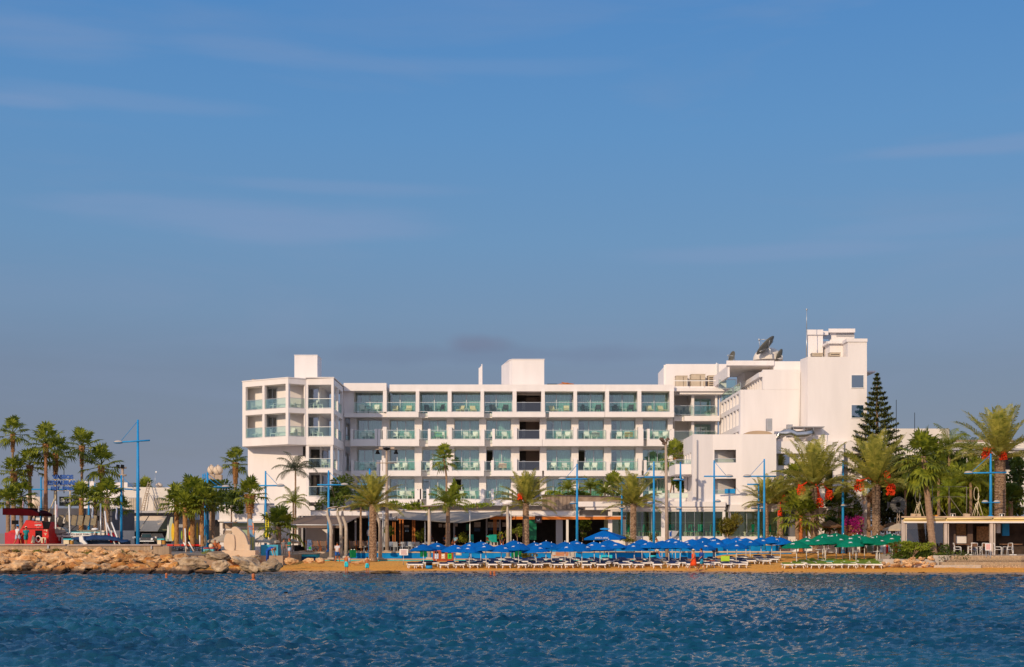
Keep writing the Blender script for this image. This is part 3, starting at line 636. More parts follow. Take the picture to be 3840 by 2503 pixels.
# block to the right of the annex, half hidden by palms
ax2 = thing('side_building', 'low white block with grey terrace roof behind the date palms right of the annex', 'building', (X(3000,128),125.5,1.02))
m = MB(); m.box(X(2911,125)+.05, X(3235,126), 125.4, 127, Z(1700,125), Z(1655,125)); m.box(X(2911,125)+.1, X(3235,126), 126.2, 128.5, 1.02, Z(1700,125)); m.box(X(3100,125.2), X(3160,125.2), 124.8, 126.2, 1.02, Z(1655,125)); m.box(X(2911,125)+.1, X(3200,125), 124.9, 126.2, Z(1905,125), Z(1850,125)); m.build('wall', WHITE, ax2)
for (a,b_,c,d) in ((2918,2960,1705,1745),(3095,3122,1765,1900),(3140,3180,1830,1895),(2960,3060,1875,1905)):
    m = MB(); m.pb(a,b_,c,d,126.1 if a != 3095 else 124.7,.08); m.build('window', GBLUE, ax2)
# ------------------------------------------------------------------ rooftop plant
def ac_unit(u0, u1, v0, v1, Y, d, label, grille=False):
    o = thing('air_conditioner', label, 'air conditioner', (X((u0+u1)/2,Y),Y,Z(v1,Y)), 'air conditioners on the hotel roof')
    m = MB(); m.pb(u0,u1,v0+1,v1-2,Y,d); m.pb(u0-1,u1+1,v0-1,v0+1,Y-.03,d+.06); m.pb(u0+2,u0+5,v1-2,v1,Y+.1,.15); m.pb(u1-5,u1-2,v1-2,v1,Y+.1,.15); m.build('casing', mat('ac_casing', (.50,.41,.30), .7, .08, 3), o)
    m = MB()
    if grille:
        for k in range(5): m.pb(u0+4,u1-4,v0+6+k*(v1-v0-12)/5,v0+6+(k+.6)*(v1-v0-12)/5,Y-.02,.03)
    else: m.pb(u0+(u1-u0)*.62,u0+(u1-u0)*.66,v0+4,v1-5,Y-.01,.03); m.pb(u0,u1,v0+(v1-v0)*.38,v0+(v1-v0)*.42,Y-.01,.03)
    m.build('grille', mat('ac_grille', (.10,.08,.07), .7, .2, 3), o)
ac_unit(2535,2578,1410,1457,142.8,1.0,'leftmost beige air conditioner on the roof, half behind the white rail')
ac_unit(2592,2645,1404,1458,142.4,1.2,'largest beige air conditioner in the middle of the roof group')
ac_unit(2656,2686,1409,1458,142.8,1.0,'slatted beige air conditioner standing just left of the vent pipes',True)
ac_unit(2697,2722,1409,1425,143.2,.7,'small slatted air conditioner right of the vent pipes behind the glass balustrade',True)
ac_unit(3046,3086,1325,1338,129.0,.8,'left low beige air conditioner on the tower roof',True)
ac_unit(3112,3152,1323,1338,127.6,.8,'right low beige air conditioner on the tower roof',True)
o = thing('roof_railing', 'thin white guard rail in front of the rooftop air conditioners', 'railing', P(2600,1459,141.2)); m = MB()
m.pb(2520,2690,1427,1430,141.0,.05)
for u in (2520,2576,2632,2688): m.pb(u,u+1.6,1430,1459,141.0,.05)
m.build('rail', WHITEP, o)
def dish(u, v, Y, r, az, el, label, big=False):
    o = thing('satellite_dish', label, 'satellite dish', P(u, v+ (26 if big else 12), Y)); c = P(u,v,Y)
    d = Vector((math.cos(az)*math.cos(el), math.sin(az)*math.cos(el), math.sin(el))); q = d.to_track_quat('Z','Y'); M = q.to_matrix()
    m = MB(); nr_, na = 6, 28; vs = []
    for i in range(nr_+1):
        rr = r*i/nr_
        for j in range(na): t = 2*math.pi*j/na; vs.append(c+M @ Vector((rr*math.cos(t), rr*math.sin(t), .28*rr*rr/r-.05)))
    m.add(vs, [(i*na+j,i*na+(j+1)%na,(i+1)*na+(j+1)%na,(i+1)*na+j) for i in range(nr_) for j in range(na)], True)
    ob = m.build('reflector', mat('dish_grey', (.13,.125,.10), .7, .15, 2), o); ob.modifiers.new('t','SOLIDIFY').thickness = .04
    m = MB(); tip = c+d*r*.95
    for t in (0,2.1,4.2): m.tube([c+M @ Vector((r*.9*math.cos(t), r*.9*math.sin(t), .2*r)), tip], .02 if not big else .03, 5)
    m.ell(tip,(.07*r+.04,)*3,8,6); m.build('feed_arm', ALU, o)
    m = MB(); m.tube([c-d*.05, c-d*.3*r, (c.x-d.x*.35*r, c.y-d.y*.35*r, Z(v+(28 if big else 14),Y))], .06*r+.02, 8)
    if big:
        for t in (0,1,2,3): m.tube([c-d*.1, c+M @ Vector((r*.85*math.cos(t*1.57+.7), r*.85*math.sin(t*1.57+.7), .15*r-.05))], .03, 5)
    m.build('mount', ALU, o)
dish(2878,1303,136,1.25,R(158),R(44),'big dark satellite dish tilted to the sky on the hotel roof',True)
dish(2748,1340,138,.62,R(200),R(15),'small grey satellite dish at the left end of the roof',)
dish(2927,1333,137,.65,R(150),R(25),'small grey satellite dish just right of the big dish')
o = thing('roof_dome', 'white round water tank dome under the big satellite dish', 'tank', P(2880,1352,137)); m = MB(); m.ell(P(2880,1352,138.0),(1.55,1.3,1.35),20,10,z0=0); m.build('dome', WHITE2, o)
o = thing('roof_lamp_box', 'small pair of beige boxes at the left edge of the wing roof', 'box', P(955,1430,136)); m = MB(); m.pb(944,954,1423,1430,136,.4); m.pb(957,969,1424,1430,136.2,.4); m.build('casing', BEIGE, o)
o = thing('solar_panel', 'dark flat panel lying on the parapet right of the stair tower', 'panel', P(2072,1444,141)); m = MB(); m.pb(2052,2090,1440,1444,141,1.0); m.build('panel', BLACK, o)
o = thing('timber_pile', 'small pile of boards on the hotel parapet roof', 'boards', P(2130,1444,141)); m = MB()
for k in range(5): m.obox(P(2108+k*7,1441-k%3*1.5,141.3), .9, .3, .06, rnd.uniform(-.5,.5), 0, rnd.uniform(-.2,.2))
m.build('board', WOOD, o)
# duct, awning and arches on the low roof behind the annex
o = thing('air_duct', 'shiny metal air duct snaking across the low roof behind the annex', 'duct', P(2970,1660,125.8)); m = MB()
m.tube([P(2908,1640,125.8),P(2925,1634,125.8),P(2945,1622,125.8),P(2965,1622,125.8),P(2985,1632,125.8),P(3020,1630,125.8),P(3050,1622,125.8)], .38, 12); m.build('duct', mat('bright_metal', (.55,.54,.52), .25, .1, 2, metal=.9), o)
o = thing('roof_canopy', 'flat metal canopy roof on thin posts beside the air duct', 'canopy', P(3030,1660,126)); m = MB()
m.pb(2970,3092,1599,1603,125.5,2.5); m.build('roof', GREYW, o); each('post', ALU, o, [(u,u+1.5,1603,1640,125.6,.06) for u in (2975,3015,3050,3086)])
for i,(u,v0_,v1_) in enumerate(((2886,1570,1616),(2963,1592,1640))):
    o = thing('louvre_vent', ('grey louvred vent stack on the low roof near the wing wall','grey louvred vent stack in front of the metal canopy')[i], 'vent', P(u,v1_,126)); m = MB(); m.pb(u-10,u+10,v0_,v1_,126.0,.6); m.build('stack', GREYW, o); m = MB()
    for k in range(8): m.pb(u-8,u+8,v0_+3+k*5,v0_+5+k*5,125.96,.05)
    m.build('slat', ALU, o)
o = thing('arched_roof_light', 'low tan arched roof light on the annex roof', 'roof light', P(2845,1630,126)); m = MB()
pts = [(X(2845+52*math.cos(t),126), Z(1629-13*math.sin(t),126)) for t in [math.pi*i/14 for i in range(15)]]; m.slabxz(pts, 126, 128.5); m.build('vault', mat('tan_render', (.42,.30,.19), .85, .1, 1), o)
# ------------------------------------------------------------------ plants
def pinnate(m, base, d, length, droop, n=34, lw=.055, ll=.45, rr=None, vee=.5, hang=.25):
    """arching feather leaf: rachis with two rows of leaflets"""
    rr = rr or rnd; d = Vector(d).normalized(); p = Vector(base); seg = length/n; pts = [p.copy()]
    for i in range(n):
        d = (d+Vector((0,0,-droop*(.3+1.4*i/n)/n))).normalized(); p = p+d*seg; pts.append(p.copy())
    m.tube([pts[0],pts[n//3],pts[2*n//3],pts[n]], [.035,.025,.015,.006], 4)
    for i in range(int(n*.12), n+1):
        t = i/n; dd = (pts[i]-pts[i-1]).normalized(); side = dd.cross(Vector((0,0,1)))
        if side.length < .05: side = Vector((1,0,0))
        side.normalize(); up = side.cross(dd)
        L_ = ll*math.sin(math.pi*min(1,.12+t*.92))**.6*rr.uniform(.8,1.15)
        for s in (-1,1):
            q = (side*s*.8+dd*.65+up*vee*rr.uniform(.5,1.2)).normalized()
            a = pts[i]; mid = a+q*L_*.55; tip = a+q*L_+Vector((0,0,-hang*L_*rr.uniform(.6,1.6)))
            w = dd*lw*.5
            m.add([a-w*.6,a+w*.6,mid+w,mid-w,tip],[(0,1,2,3),(3,2,4)])
def boots_trunk(m, base, top, r0, r1, n=16, rows=None, amp=.16, curve=0):
    base, top = Vector(base), Vector(top); H_ = (top-base).length; rows = rows or int(H_/.07); vs = []
    for i in range(rows+1):
        t = i/rows; c = base.lerp(top,t)+Vector((curve*math.sin(math.pi*t),0,0)); r = r0+(r1-r0)*t
        if t < .06: r *= 1+.35*(1-t/.06)
        for j in range(n):
            a = 2*math.pi*(j+.5*(i//2%2))/n; ph = ((j+i//2)%2)*.6+(i%2)*.8; vs.append(c+Vector((math.cos(a),math.sin(a),0))*r*(1+amp*(ph-.7)+rnd.uniform(-.04,.04)))
    m.add(vs, [(i*n+j,i*n+(j+1)%n,(i+1)*n+(j+1)%n,(i+1)*n+j) for i in range(rows) for j in range(n)], False)
def date_crown(seed, nf=33):
    r = random.Random(seed); m = MB()
    for i in range(nf):
        t = i/nf; az = i*2.399+r.uniform(-.2,.2); el = R(84-84*t**1.2+r.uniform(-6,6))
        L_ = r.uniform(.88,1.08)*(3.1 if t > .12 else 2.6)
        pinnate(m, (.12*math.cos(az),.12*math.sin(az),.1-.25*t), (math.cos(az)*math.cos(el),math.sin(az)*math.cos(el),math.sin(el)), L_, .75+.35*t, n=46, lw=.058, ll=.68, rr=r, vee=.42, hang=.22)
    return m
def fan_leaf(m, base, d, pet, rad, r, nseg=15, droop=.5):
    d = Vector(d).normalized(); hub = Vector(base)+d*pet+Vector((0,0,-.1*pet)); m.tube([base, hub], [.03,.018], 4)
    side = d.cross(Vector((0,0,1)))
    if side.length < .1: side = Vector((1,0,0))
    side.normalize(); up = side.cross(d)
    for k in range(nseg):
        a = R(-125+250*k/(nseg-1)); q = d*math.cos(a)+side*math.sin(a)+up*.18*abs(math.sin(a))
        q.normalize(); L_ = rad*(.72+.28*math.cos(a*.8))*r.uniform(.85,1.1)
        wv = (side*math.cos(a)-d*math.sin(a))*(L_*.62*R(250)/(nseg-1)*.5)
        mid = hub+q*L_*.62+Vector((0,0,-.06*L_)); tip = hub+q*L_+Vector((0,0,-droop*L_*r.uniform(.3,.9)))
        m.add([hub, mid-wv, mid+wv+up*.02, tip+wv*.06, tip-wv*.06],[(0,1,2),(1,4,3,2)])
def fan_crown(seed, nl=18, low=-36, rad=.80, pet=.88):
    r = random.Random(seed); m = MB()
    for i in range(nl):
        t = i/nl; az = i*2.399+r.uniform(-.25,.25); el = R(80-(80-low)*t**.9+r.uniform(-8,8))
        fan_leaf(m, (0,0,.1-.3*t), (math.cos(az)*math.cos(el),math.sin(az)*math.cos(el),math.sin(el)), pet*r.uniform(.8,1.15), rad*r.uniform(.8,1.1), r, droop=.3+.55*t)
    return m
def feather_crown(seed, nf=18, L_=2.6, droop=1.9):
    r = random.Random(seed); m = MB()
    for i in range(nf):
        t = i/nf; az = i*2.399+r.uniform(-.25,.25); el = R(75-75*t+r.uniform(-8,8))
        pinnate(m, (0,0,0), (math.cos(az)*math.cos(el),math.sin(az)*math.cos(el),math.sin(el)), L_*r.uniform(.85,1.1), droop*r.uniform(.8,1.2), n=34, lw=.05, ll=.62, rr=r, vee=.15, hang=.55)
    return m
def leafcloud(m, c, rad, n, size, seed, aspect=.5, shell=.5, vert=False, lumps=7):
    r = random.Random(seed); c = Vector(c)
    L_ = [(Vector((r.gauss(0,.42),r.gauss(0,.42),r.gauss(0,.42))), r.uniform(.3,.58)) for _ in range(lumps)]
    for i in range(n):
        lc, lr = L_[r.randrange(lumps)]
        q = Vector((r.gauss(0,1),r.gauss(0,1),r.gauss(0,1))).normalized(); k = lr*(shell+(1-shell)*r.random()**.5)*r.uniform(.85,1.2)
        p = lc+q*k; p = c+Vector((p.x*rad[0],p.y*rad[1],p.z*rad[2]))
        if vert: d = Vector((r.gauss(0,.25),r.gauss(0,.25),-1)).normalized()
        else: d = (q+Vector((r.gauss(0,.5),r.gauss(0,.5),r.gauss(0,.5)))).normalized()
        s = d.cross(Vector((r.gauss(0,1),r.gauss(0,1),r.gauss(0,1)))).normalized(); L2 = size*r.uniform(.6,1.4); w = s*L2*aspect*.5
        m.add([p-d*L2*.5, p+w, p+d*L2*.5, p-w],[(0,1,2,3)])
CROWN = {}
def crown_mesh(kind, i, mat_):
    k = (kind, i, mat_.name)
    if k not in CROWN:
        m = {'date':date_crown,'fan':fan_crown,'fanlow':lambda s:fan_crown(s,20,-18,.95,.95),'fanold':lambda s:fan_crown(s,32,-78,.85,.9),'feather':feather_crown,'areca':lambda s:feather_crown(s,22,2.2,1.4)}[kind](100+i*7)
        o = m.build('crown', mat_); CROWN[k] = o.data; bpy.data.objects.remove(o)
    return CROWN[k]
def child(name, me, parent, loc=(0,0,0), scale=1, rz=0):
    o = bpy.data.objects.new(name, me); col.objects.link(o); o.parent = parent; o.location = loc
    o.scale = scale if isinstance(scale,(tuple,list)) else (scale,)*3; o.rotation_euler = (0,0,rz); return o
NAT = {'date':3.0,'fan':1.12,'fanlow':1.4,'fanold':1.45,'feather':2.2,'areca':2.0}
def palm(kind, u, vc, r_px, vbase, Y, label, r0_, r1_, var=0, lean=0, old=0, fruit=(), leaf=None, ub=None, name=None, zs=1, tm=None, gid='palms along the seafront'):
    """crown centre at (u, vc), crown radius r_px, trunk foot at vbase: all on the plane at distance Y"""
    base = P(ub if ub is not None else u, vbase, Y); top = P(u, vc, Y); r0, r1 = r0_*.74, r1_*.76
    o = thing(name or {'date':'date_palm','feather':'feather_palm','areca':'areca_palm'}.get(kind,'fan_palm'), label, 'palm tree', base, gid)
    s = r_px*Y/F/NAT[kind]; m = MB()
    if kind == 'date': boots_trunk(m, base, top, r0, r1)
    else:
        boots_trunk(m, base, top-Vector((0,0,old)), r0, r1, n=10, amp=.05, rows=max(8,int((top-base).length/.12)), curve=lean)
    m.build('trunk', tm or (TRUNK if kind == 'date' else TRUNK2), o)
    if old:
        m = MB(); boots_trunk(m, top-Vector((0,0,old)), top, r1*1.25, r1*2.1, n=14, amp=.45, rows=int(old/.07))
        rr = random.Random(var)
        for i in range(int(60*old)):
            t = rr.random(); a = rr.random()*6.28; p = top-Vector((0,0,old*t))+Vector((math.cos(a),math.sin(a),0))*r1*1.6
            q = Vector((math.cos(a)*.5,math.sin(a)*.5,rr.uniform(-.6,.5))).normalized()*rr.uniform(.12,.25); w = Vector((-math.sin(a),math.cos(a),0))*.035
            m.add([p-w,p+w,p+q],[(0,1,2)])
        m.build('old_leaf_bases', BROWNL, o)
    lf = leaf or {'date':LEAF_D,'feather':LEAF_Q,'areca':LEAF_Q}.get(kind, LEAF_F)
    child('crown', crown_mesh(kind, var%3, lf), o, top-base, (s,s,s*zs), rnd.random()*6.28)
    for (uf, vf, rp, arc) in fruit:
        f = MB(); c = P(uf,vf,Y-.5); rr = random.Random(int(uf)); rad = rp*Y/F
        for i in range(150):
            a = rr.random()*6.28; k = rr.random()**.5; z = rr.uniform(-1,1); q = Vector((math.cos(a)*k*rad*(1.05-.4*z if z > 0 else 1), math.sin(a)*k*rad, z*rad*1.15)); f.ell(c+q, (.055,.055,.07), 5, 3)
        t0 = top+Vector((0,-.3,.1))
        mid = t0.lerp(c+Vector((0,0,rad)), .5)+Vector((0,0,.35))
        for i in range(5):
            e = Vector((rr.uniform(-.4,.4)*rad,rr.uniform(-.3,.3)*rad,0)); f.tube([t0, mid+e*.3, c+Vector((0,0,rad*.8))+e], [.035,.03,.02], 4)
        f.build('fruit_bunch', FRUIT, o)
    return o
def shrub(u, v, rx, rz_, Y, label, n, size, leaf=None, seed=1, vbase=None, name='shrub', cat='shrub', vert=False, aspect=.5, ry=None, lumps=9, stem=True, gid=None):
    c = P(u,v,Y); rX, rZ = rx*Y/F, rz_*Y/F; b = P(u, vbase if vbase else v+rz_, Y)
    o = thing(name, label, cat, b, gid)
    m = MB(); leafcloud(m, c, (rX, ry or min(rX,rZ)*1.0, rZ), n, size, seed, aspect=aspect, vert=vert, lumps=lumps); m.build('crown', leaf or LEAF_G, o)
    if stem:
        m = MB(); r = random.Random(seed); m.tube([b, b.lerp(c,.6)], [max(.04,rX*.06),max(.03,rX*.04)], 6)
        for k in range(4): q = Vector((r.uniform(-.6,.6)*rX,r.uniform(-.4,.4)*rX,r.uniform(-.1,.6)*rZ)); m.tube([b.lerp(c,.45), c+q], [max(.025,rX*.035),.012], 5)
        m.build('trunk', TRUNK2, o)
    return o
# ---- harbour palms, left
palm('fan',48,1625,52,2010,126,'tall fan palm cut by the left edge, its trunk rising above all others there',.22,.14,0,old=1.8)
palm('fan',52,1768,50,2010,120,'shorter fan palm at the far left edge under the tall one',.25,.2,1,old=1.5)
palm('fan',112,1745,60,2010,122,'bushy fan palm second from the left edge behind the red boat',.26,.2,2,old=1.0)
palm('fan',172,1665,64,1965,121,'tall fan palm with slim bare red-brown trunk left of the blue letter sign',.27,.17,0,old=1.2,tm=mat('red_trunk',(.32,.15,.08),.9,.15,3,.4,10))
palm('fan',208,1700,56,1980,124,'fan palm leaning right directly behind the slim bare-trunked one',.25,.18,1,old=2.2)
palm('fan',307,1672,60,1990,128,'fan palm with thick brown shaggy collar standing right of the blue letters',.18,.16,2,old=2.0)
palm('fan',380,1745,64,1990,126,'broad fan palm with drooping leaves left of the floodlight pole',.24,.2,0,old=1.4)
palm('fanlow',305,1868,54,2015,117,'low fan palm with rough trunk in front of the dark grey hall',.30,.28,1,tm=BROWNL)
palm('fanlow',358,1872,48,2015,119,'low fan palm between two others in front of the dark hall, thin trunk',.25,.22,2)
palm('fanlow',402,1866,70,2015,116,'wide low fan palm with dark stout trunk left of the cream awnings',.34,.3,0)
palm('fanlow',455,1905,40,2015,118,'smallest low fan palm at the left end of the cream awnings',.2,.2,1)
palm('fan',80,1860,52,2010,118,'low fan palm partly hidden behind the red boat canopy',.25,.22,2)
palm('fanlow',30,1880,60,2010,116,'dark low fan palm at the far left edge behind the red canopy',.25,.22,0)
palm('fanlow',545,1838,42,1900,160,'spiky palm top showing above the flat roof of the cream house',.3,.3,1)
# ---- middle clump
palm('fanlow',662,1885,66,2048,110,'leftmost fan palm of the dense clump beside the yellow boards',.26,.24,0,tm=BROWNL)
palm('fanlow',694,1905,60,2048,109,'second palm of the clump with the reddest trunk',.25,.24,1,tm=BROWNL)
palm('fanlow',722,1862,80,2050,111,'biggest palm in the middle of the dense clump',.28,.26,2,tm=BROWNL)
palm('fanlow',757,1880,66,2050,110,'fan palm of the clump with the trunk nearest the blue post',.26,.24,0,tm=BROWNL)
palm('fanlow',800,1895,56,2052,113,'rightmost palm of the dense clump touching the white low building',.22,.2,1)
palm('fan',883,1735,50,1990,150,'fan palm standing right against the left edge of the white hotel',.35,.22,2,old=2.4)
palm('fanlow',937,1853,60,2062,110,'fan palm with dark brown trunk behind the stone sculpture',.30,.27,1,old=1.6)
palm('fanlow',1045,1975,78,2055,114,'stemless bushy fan palm beside the yellow banner',.3,.28,2)
palm('feather',1108,1765,82,2030,126,'tall feathery palm with airy drooping leaves in front of the hotel wing',.14,.1,0,leaf=mat('grey_green_leaf',(.05,.06,.03),.6,.3,1.2,c2=(.14,.15,.08),transl=.2))
palm('feather',1100,1885,66,2030,124,'lower feathery palm just under the tall airy one',.12,.1,1)
palm('areca',1290,1860,70,2020,132,'dark dense feathery palm against the hotel between the wing and the first date palm',.15,.12,2,leaf=LEAF_G)
palm('areca',1240,1870,50,2020,131,'dark feathery palm behind the blue post beside the wing',.12,.1,0,leaf=LEAF_G)
palm('date',1398,1893,132,2105,116,'date palm rooted in the sand in front of the dark restaurant front',.46,.38,0,zs=.95)
palm('areca',1353,1900,50,2055,120,'slim green palm with thin pale trunk left of the first date palm',.16,.11,1,leaf=LEAF_F)
palm('fan',1665,1722,46,1905,131,'slender tall fan palm rising in front of the hotel balconies',.14,.12,0,lean=.25)
palm('areca',1680,1895,88,2050,121,'bushy feathery palm with smooth orange-brown trunk beneath the slender tall one',.30,.22,2)
palm('date',1972,1888,132,2065,121,'date palm with a small red fruit bunch in front of the open stair hall',.42,.36,1,fruit=((1951,1862,10,0),))
palm('date',2375,1890,132,2030,122.6,'date palm with grey diamond trunk left of the glass pavilion',.38,.36,2)
palm('fan',2532,1718,52,1880,132,'fan palm with thin curved pale trunk left of the white annex',.10,.10,1,old=.8,ub=2508)
palm('date',2872,1885,104,2020,122.9,'left of the two slim date palms in front of the annex corner',.36,.28,0)
palm('date',2925,1882,100,2020,122.6,'right of the two slim date palms, with a red fruit bunch',.38,.32,1,fruit=((2944,1870,12,0),(2925,1925,8,0)))
palm('fanold',2990,1800,76,2050,124,'shaggy fan palm with hanging leaves behind the big date palm',.3,.25,2)
palm('fanlow',3003,1935,92,2070,117,'low fan palm with splayed leaves and orange dry skirt beside the green umbrellas',.22,.2,0,tm=mat('orange_trunk',(.45,.14,.04),.9,.3,5,.5,12))
palm('date',3055,1822,196,2070,117,'huge date palm with four red fruit bunches, left of the two biggest',.44,.50,2,fruit=((3004,1838,17,0),(3074,1886,14,0),(3110,1858,15,0)))
palm('date',3285,1818,200,2080,116,'huge date palm with red fruit bunches on both sides, below the tall conifer',.40,.48,0,fruit=((3222,1822,19,0),(3341,1836,18,0),(3327,1782,12,0)))
palm('date',3750,1712,205,1985,115,'stout date palm with red fruit at the far right edge',.66,.56,1,fruit=((3700,1700,18,0),(3762,1708,14,0)))
palm('fanold',3462,1712,98,2098,104.9,'leaning fan palm with drooping shaggy crown at the terrace corner',.42,.24,1,ub=3503)
palm('feather',3258,1870,40,2030,121,'thin bare palm trunk with ragged old top behind the green umbrellas',.25,.2,0,leaf=BROWNL)
palm('fanlow',3150,1900,60,2030,124,'dark fan palm behind the blue lamp post and green umbrellas',.3,.26,1,leaf=LEAF_G)
palm('areca',3130,1840,84,2030,128,'green feathery palm between the two biggest date palms',.2,.16,2)
palm('areca',3190,1770,70,2030,130,'feathery palm with dense crown just left of the conifer foot',.2,.16,0)
palm('feather',3395,1840,80,2010,124,'feathery palm hanging over the old wind pump',.18,.14,1)
palm('feather',3560,1680,95,1960,128,'tall feathery palm at the top of the hanging green mass',.2,.15,2)
palm('feather',3640,1690,80,1960,126,'feathery palm leaning toward the rightmost date palm',.2,.15,0)
palm('feather',3520,1790,90,1960,122,'lower feathery palm over the wire frame on the terrace roof',.2,.15,1)
palm('feather',3640,1810,90,1960,120,'lower feathery palm left of the far right lamp post',.2,.15,2)
palm('areca',3560,1860,80,1960,118,'yellow-green feathery palm low behind the wire frame',.2,.15,0,leaf=LEAF_Y)
palm('fanlow',2300,1830,52,1868,131,'green palm on the planter wall directly behind the second tall blue post',.12,.1,1,leaf=LEAF_F,gid='palms on the terrace planter')
palm('areca',2130,1835,46,1868,130,'leftmost feathery palm growing on the raised terrace planter',.1,.08,2,gid='palms on the terrace planter')
palm('areca',2215,1832,52,1868,130,'tall feathery palm on the planter just right of the tall blue post',.1,.08,0,gid='palms on the terrace planter')
palm('areca',2268,1848,40,1868,129,'small arching palm on the planter left of the date palm crown',.1,.08,1,gid='palms on the terrace planter')
palm('fanlow',3790,1880,70,1985,122,'dark fan palm crowding the far right edge below the stout date palm',.3,.25,2,leaf=LEAF_G)
# ---- dense masses
shrub(3480,1870,110,130,127,'dark green hanging tree behind the leaning fan palm trunk',3600,.5,LEAF_G,11,2010,'weeping_tree','tree',True,.42)
shrub(3590,1850,105,140,125,'hanging olive green tree behind the wire frame on the terrace roof',3800,.5,LEAF_Q,12,2010,'weeping_tree','tree',True,.42)
shrub(3690,1860,80,120,124,'hanging green tree just left of the far right lamp post',3000,.5,LEAF_Q,13,2010,'weeping_tree','tree',True,.42)
shrub(3790,1860,60,120,125,'dark green tree at the far right edge behind the date palm trunk',2600,.4,LEAF_G,14,2010,'dense_tree','tree')
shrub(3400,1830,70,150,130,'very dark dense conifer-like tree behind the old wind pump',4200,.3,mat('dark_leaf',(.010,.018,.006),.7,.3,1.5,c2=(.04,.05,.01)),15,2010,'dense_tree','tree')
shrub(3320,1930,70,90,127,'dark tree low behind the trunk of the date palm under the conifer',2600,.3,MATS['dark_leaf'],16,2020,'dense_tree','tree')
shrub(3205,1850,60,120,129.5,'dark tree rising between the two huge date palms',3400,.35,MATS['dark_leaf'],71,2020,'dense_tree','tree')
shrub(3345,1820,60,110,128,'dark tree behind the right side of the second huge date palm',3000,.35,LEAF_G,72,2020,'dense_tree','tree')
shrub(3110,1960,40,40,123,'dark low tree behind the left thatched sunshade',900,.3,LEAF_G,73,2020,'dense_tree','tree')
shrub(3190,1920,55,70,126,'green tree filling the gap between the two huge date palms',1800,.35,LEAF_G,17,2020,'dense_tree','tree')
shrub(790,1862,95,42,126,'dark green tree behind the clump, under the cream roof tanks',3600,.3,LEAF_G,18,1990,'dense_tree','tree')
shrub(868,1870,50,50,124,'green bushy tree left of the white low building',1500,.3,LEAF_G,19,1960,'dense_tree','tree')
shrub(1265,1860,55,60,130,'dark leafy bush against the hotel left of the first date palm',1500,.3,LEAF_G,20,1930,'dense_tree','tree')
shrub(1560,1900,60,14,129,'low row of bright green leaves on the restaurant roof left of the slender palm',500,.45,LEAF_Y,21,1912,'roof_plants','plants',False,.25)
shrub(1470,1900,40,12,129,'low green leaves on the restaurant roof right of the tall beige mast',350,.45,LEAF_Y,22,1912,'roof_plants','plants',False,.25)
shrub(1790,1895,50,12,129,'low green leaves on the restaurant roof right of the bushy palm',300,.35,LEAF_Y,23,1908,'roof_plants','plants',False,.25)
shrub(1700,1850,14,42,130,'tall banana-leaved plant between the slender palm and its neighbour',160,.7,LEAF_Y,24,1905,'banana_plant','plant',False,.35)
shrub(2360,1860,40,22,128.5,'leafy plants on the planter beneath the date palm fronds',500,.3,LEAF_G,25,1878,'planter_bush','shrub')
shrub(2090,1858,40,12,129,'low bright leaves at the left end of the terrace planter',300,.35,LEAF_Y,26,1868,'planter_bush','shrub')
shrub(2170,1855,50,16,129,'dense leaves on the planter behind the tall blue post',500,.3,LEAF_G,27,1868,'planter_bush','shrub')
shrub(2545,1815,26,36,131,'green bush on the terrace left of the annex',700,.28,LEAF_G,28,1845,'dense_bush','shrub')
shrub(3200,1972,48,42,120,'magenta bougainvillea in flower behind the green umbrellas',1300,.16,BOUG,29,2020,'bougainvillea','shrub')
shrub(3205,1995,44,26,119.6,'orange-brown leafy base of the flowering bougainvillea',600,.16,BROWNL,30,2020,'brown_bush','shrub')
shrub(2728,1975,46,36,122.6,'round olive-green tree in front of the dining pavilion glass',3000,.17,LEAF_O,31,2028,'olive_tree','tree')
shrub(2755,1945,12,22,122.8,'slim pointed olive shoot rising from the round tree by the pavilion',250,.17,LEAF_O,32,1990,'olive_shoot','shrub')
shrub(2448,2014,18,18,122.4,'small round bush on the right of the first pavilion post',500,.13,LEAF_O,33,2035,'round_bush','shrub')
shrub(2362,2024,30,14,121.4,'low olive bush at the foot of the grey-trunked date palm',500,.13,LEAF_O,34,2040,'round_bush','shrub')
shrub(2345,2022,22,10,121.6,'low yellow-green bush right of the big square parasol',260,.15,LEAF_Y,35,2035,'round_bush','shrub')
shrub(2940,2035,36,22,121,'brown-green bush behind the right end of the blue umbrellas',700,.14,LEAF_O,36,2058,'round_bush','shrub')
shrub(1980,2085,26,18,116.5,'dry olive bush at the foot of the date palm with the small fruit',600,.16,LEAF_O,37,2103,'dry_bush','shrub')
shrub(2185,1975,34,34,128,'dark leafy tree inside the glass corner under the orange beam',900,.22,LEAF_G,38,2030,'indoor_tree','tree')
for i,(u,v,rx,rz_,l) in enumerate(((1580,2010,17,24,'young bush behind the terrace chairs, nearest the round-headed lamp'),(1745,2018,24,26,'bright bush in the middle of the open restaurant front'),(1905,2000,24,26,'bright bush just left of the right-hand disc lamp post'),(1940,1990,22,24,'feathery bush between disc lamp post and fruiting date palm'),(1460,1995,20,22,'small bush behind the foot of the tall beige mast'))):
    shrub(u,v,rx,rz_,125,l,350,.2,LEAF_Q,40+i,2045,'potted_bush','shrub')
shrub(2340,1970,9,14,126,'yellow-green banana leaf plant by the white corner post',60,.5,LEAF_Y,46,2010,'banana_plant','plant',False,.5)
shrub(3440,2078,118,46,104.8,'wide green bush over the rough stone wall at the terrace corner',7500,.17,LEAF_G,47,2120,'terrace_bush','shrub',lumps=16)
shrub(3425,2055,70,24,104.2,'brighter leafy patch on top of the wide bush by the terrace',900,.2,LEAF_Y,48,2110,'terrace_bush','shrub',lumps=9)
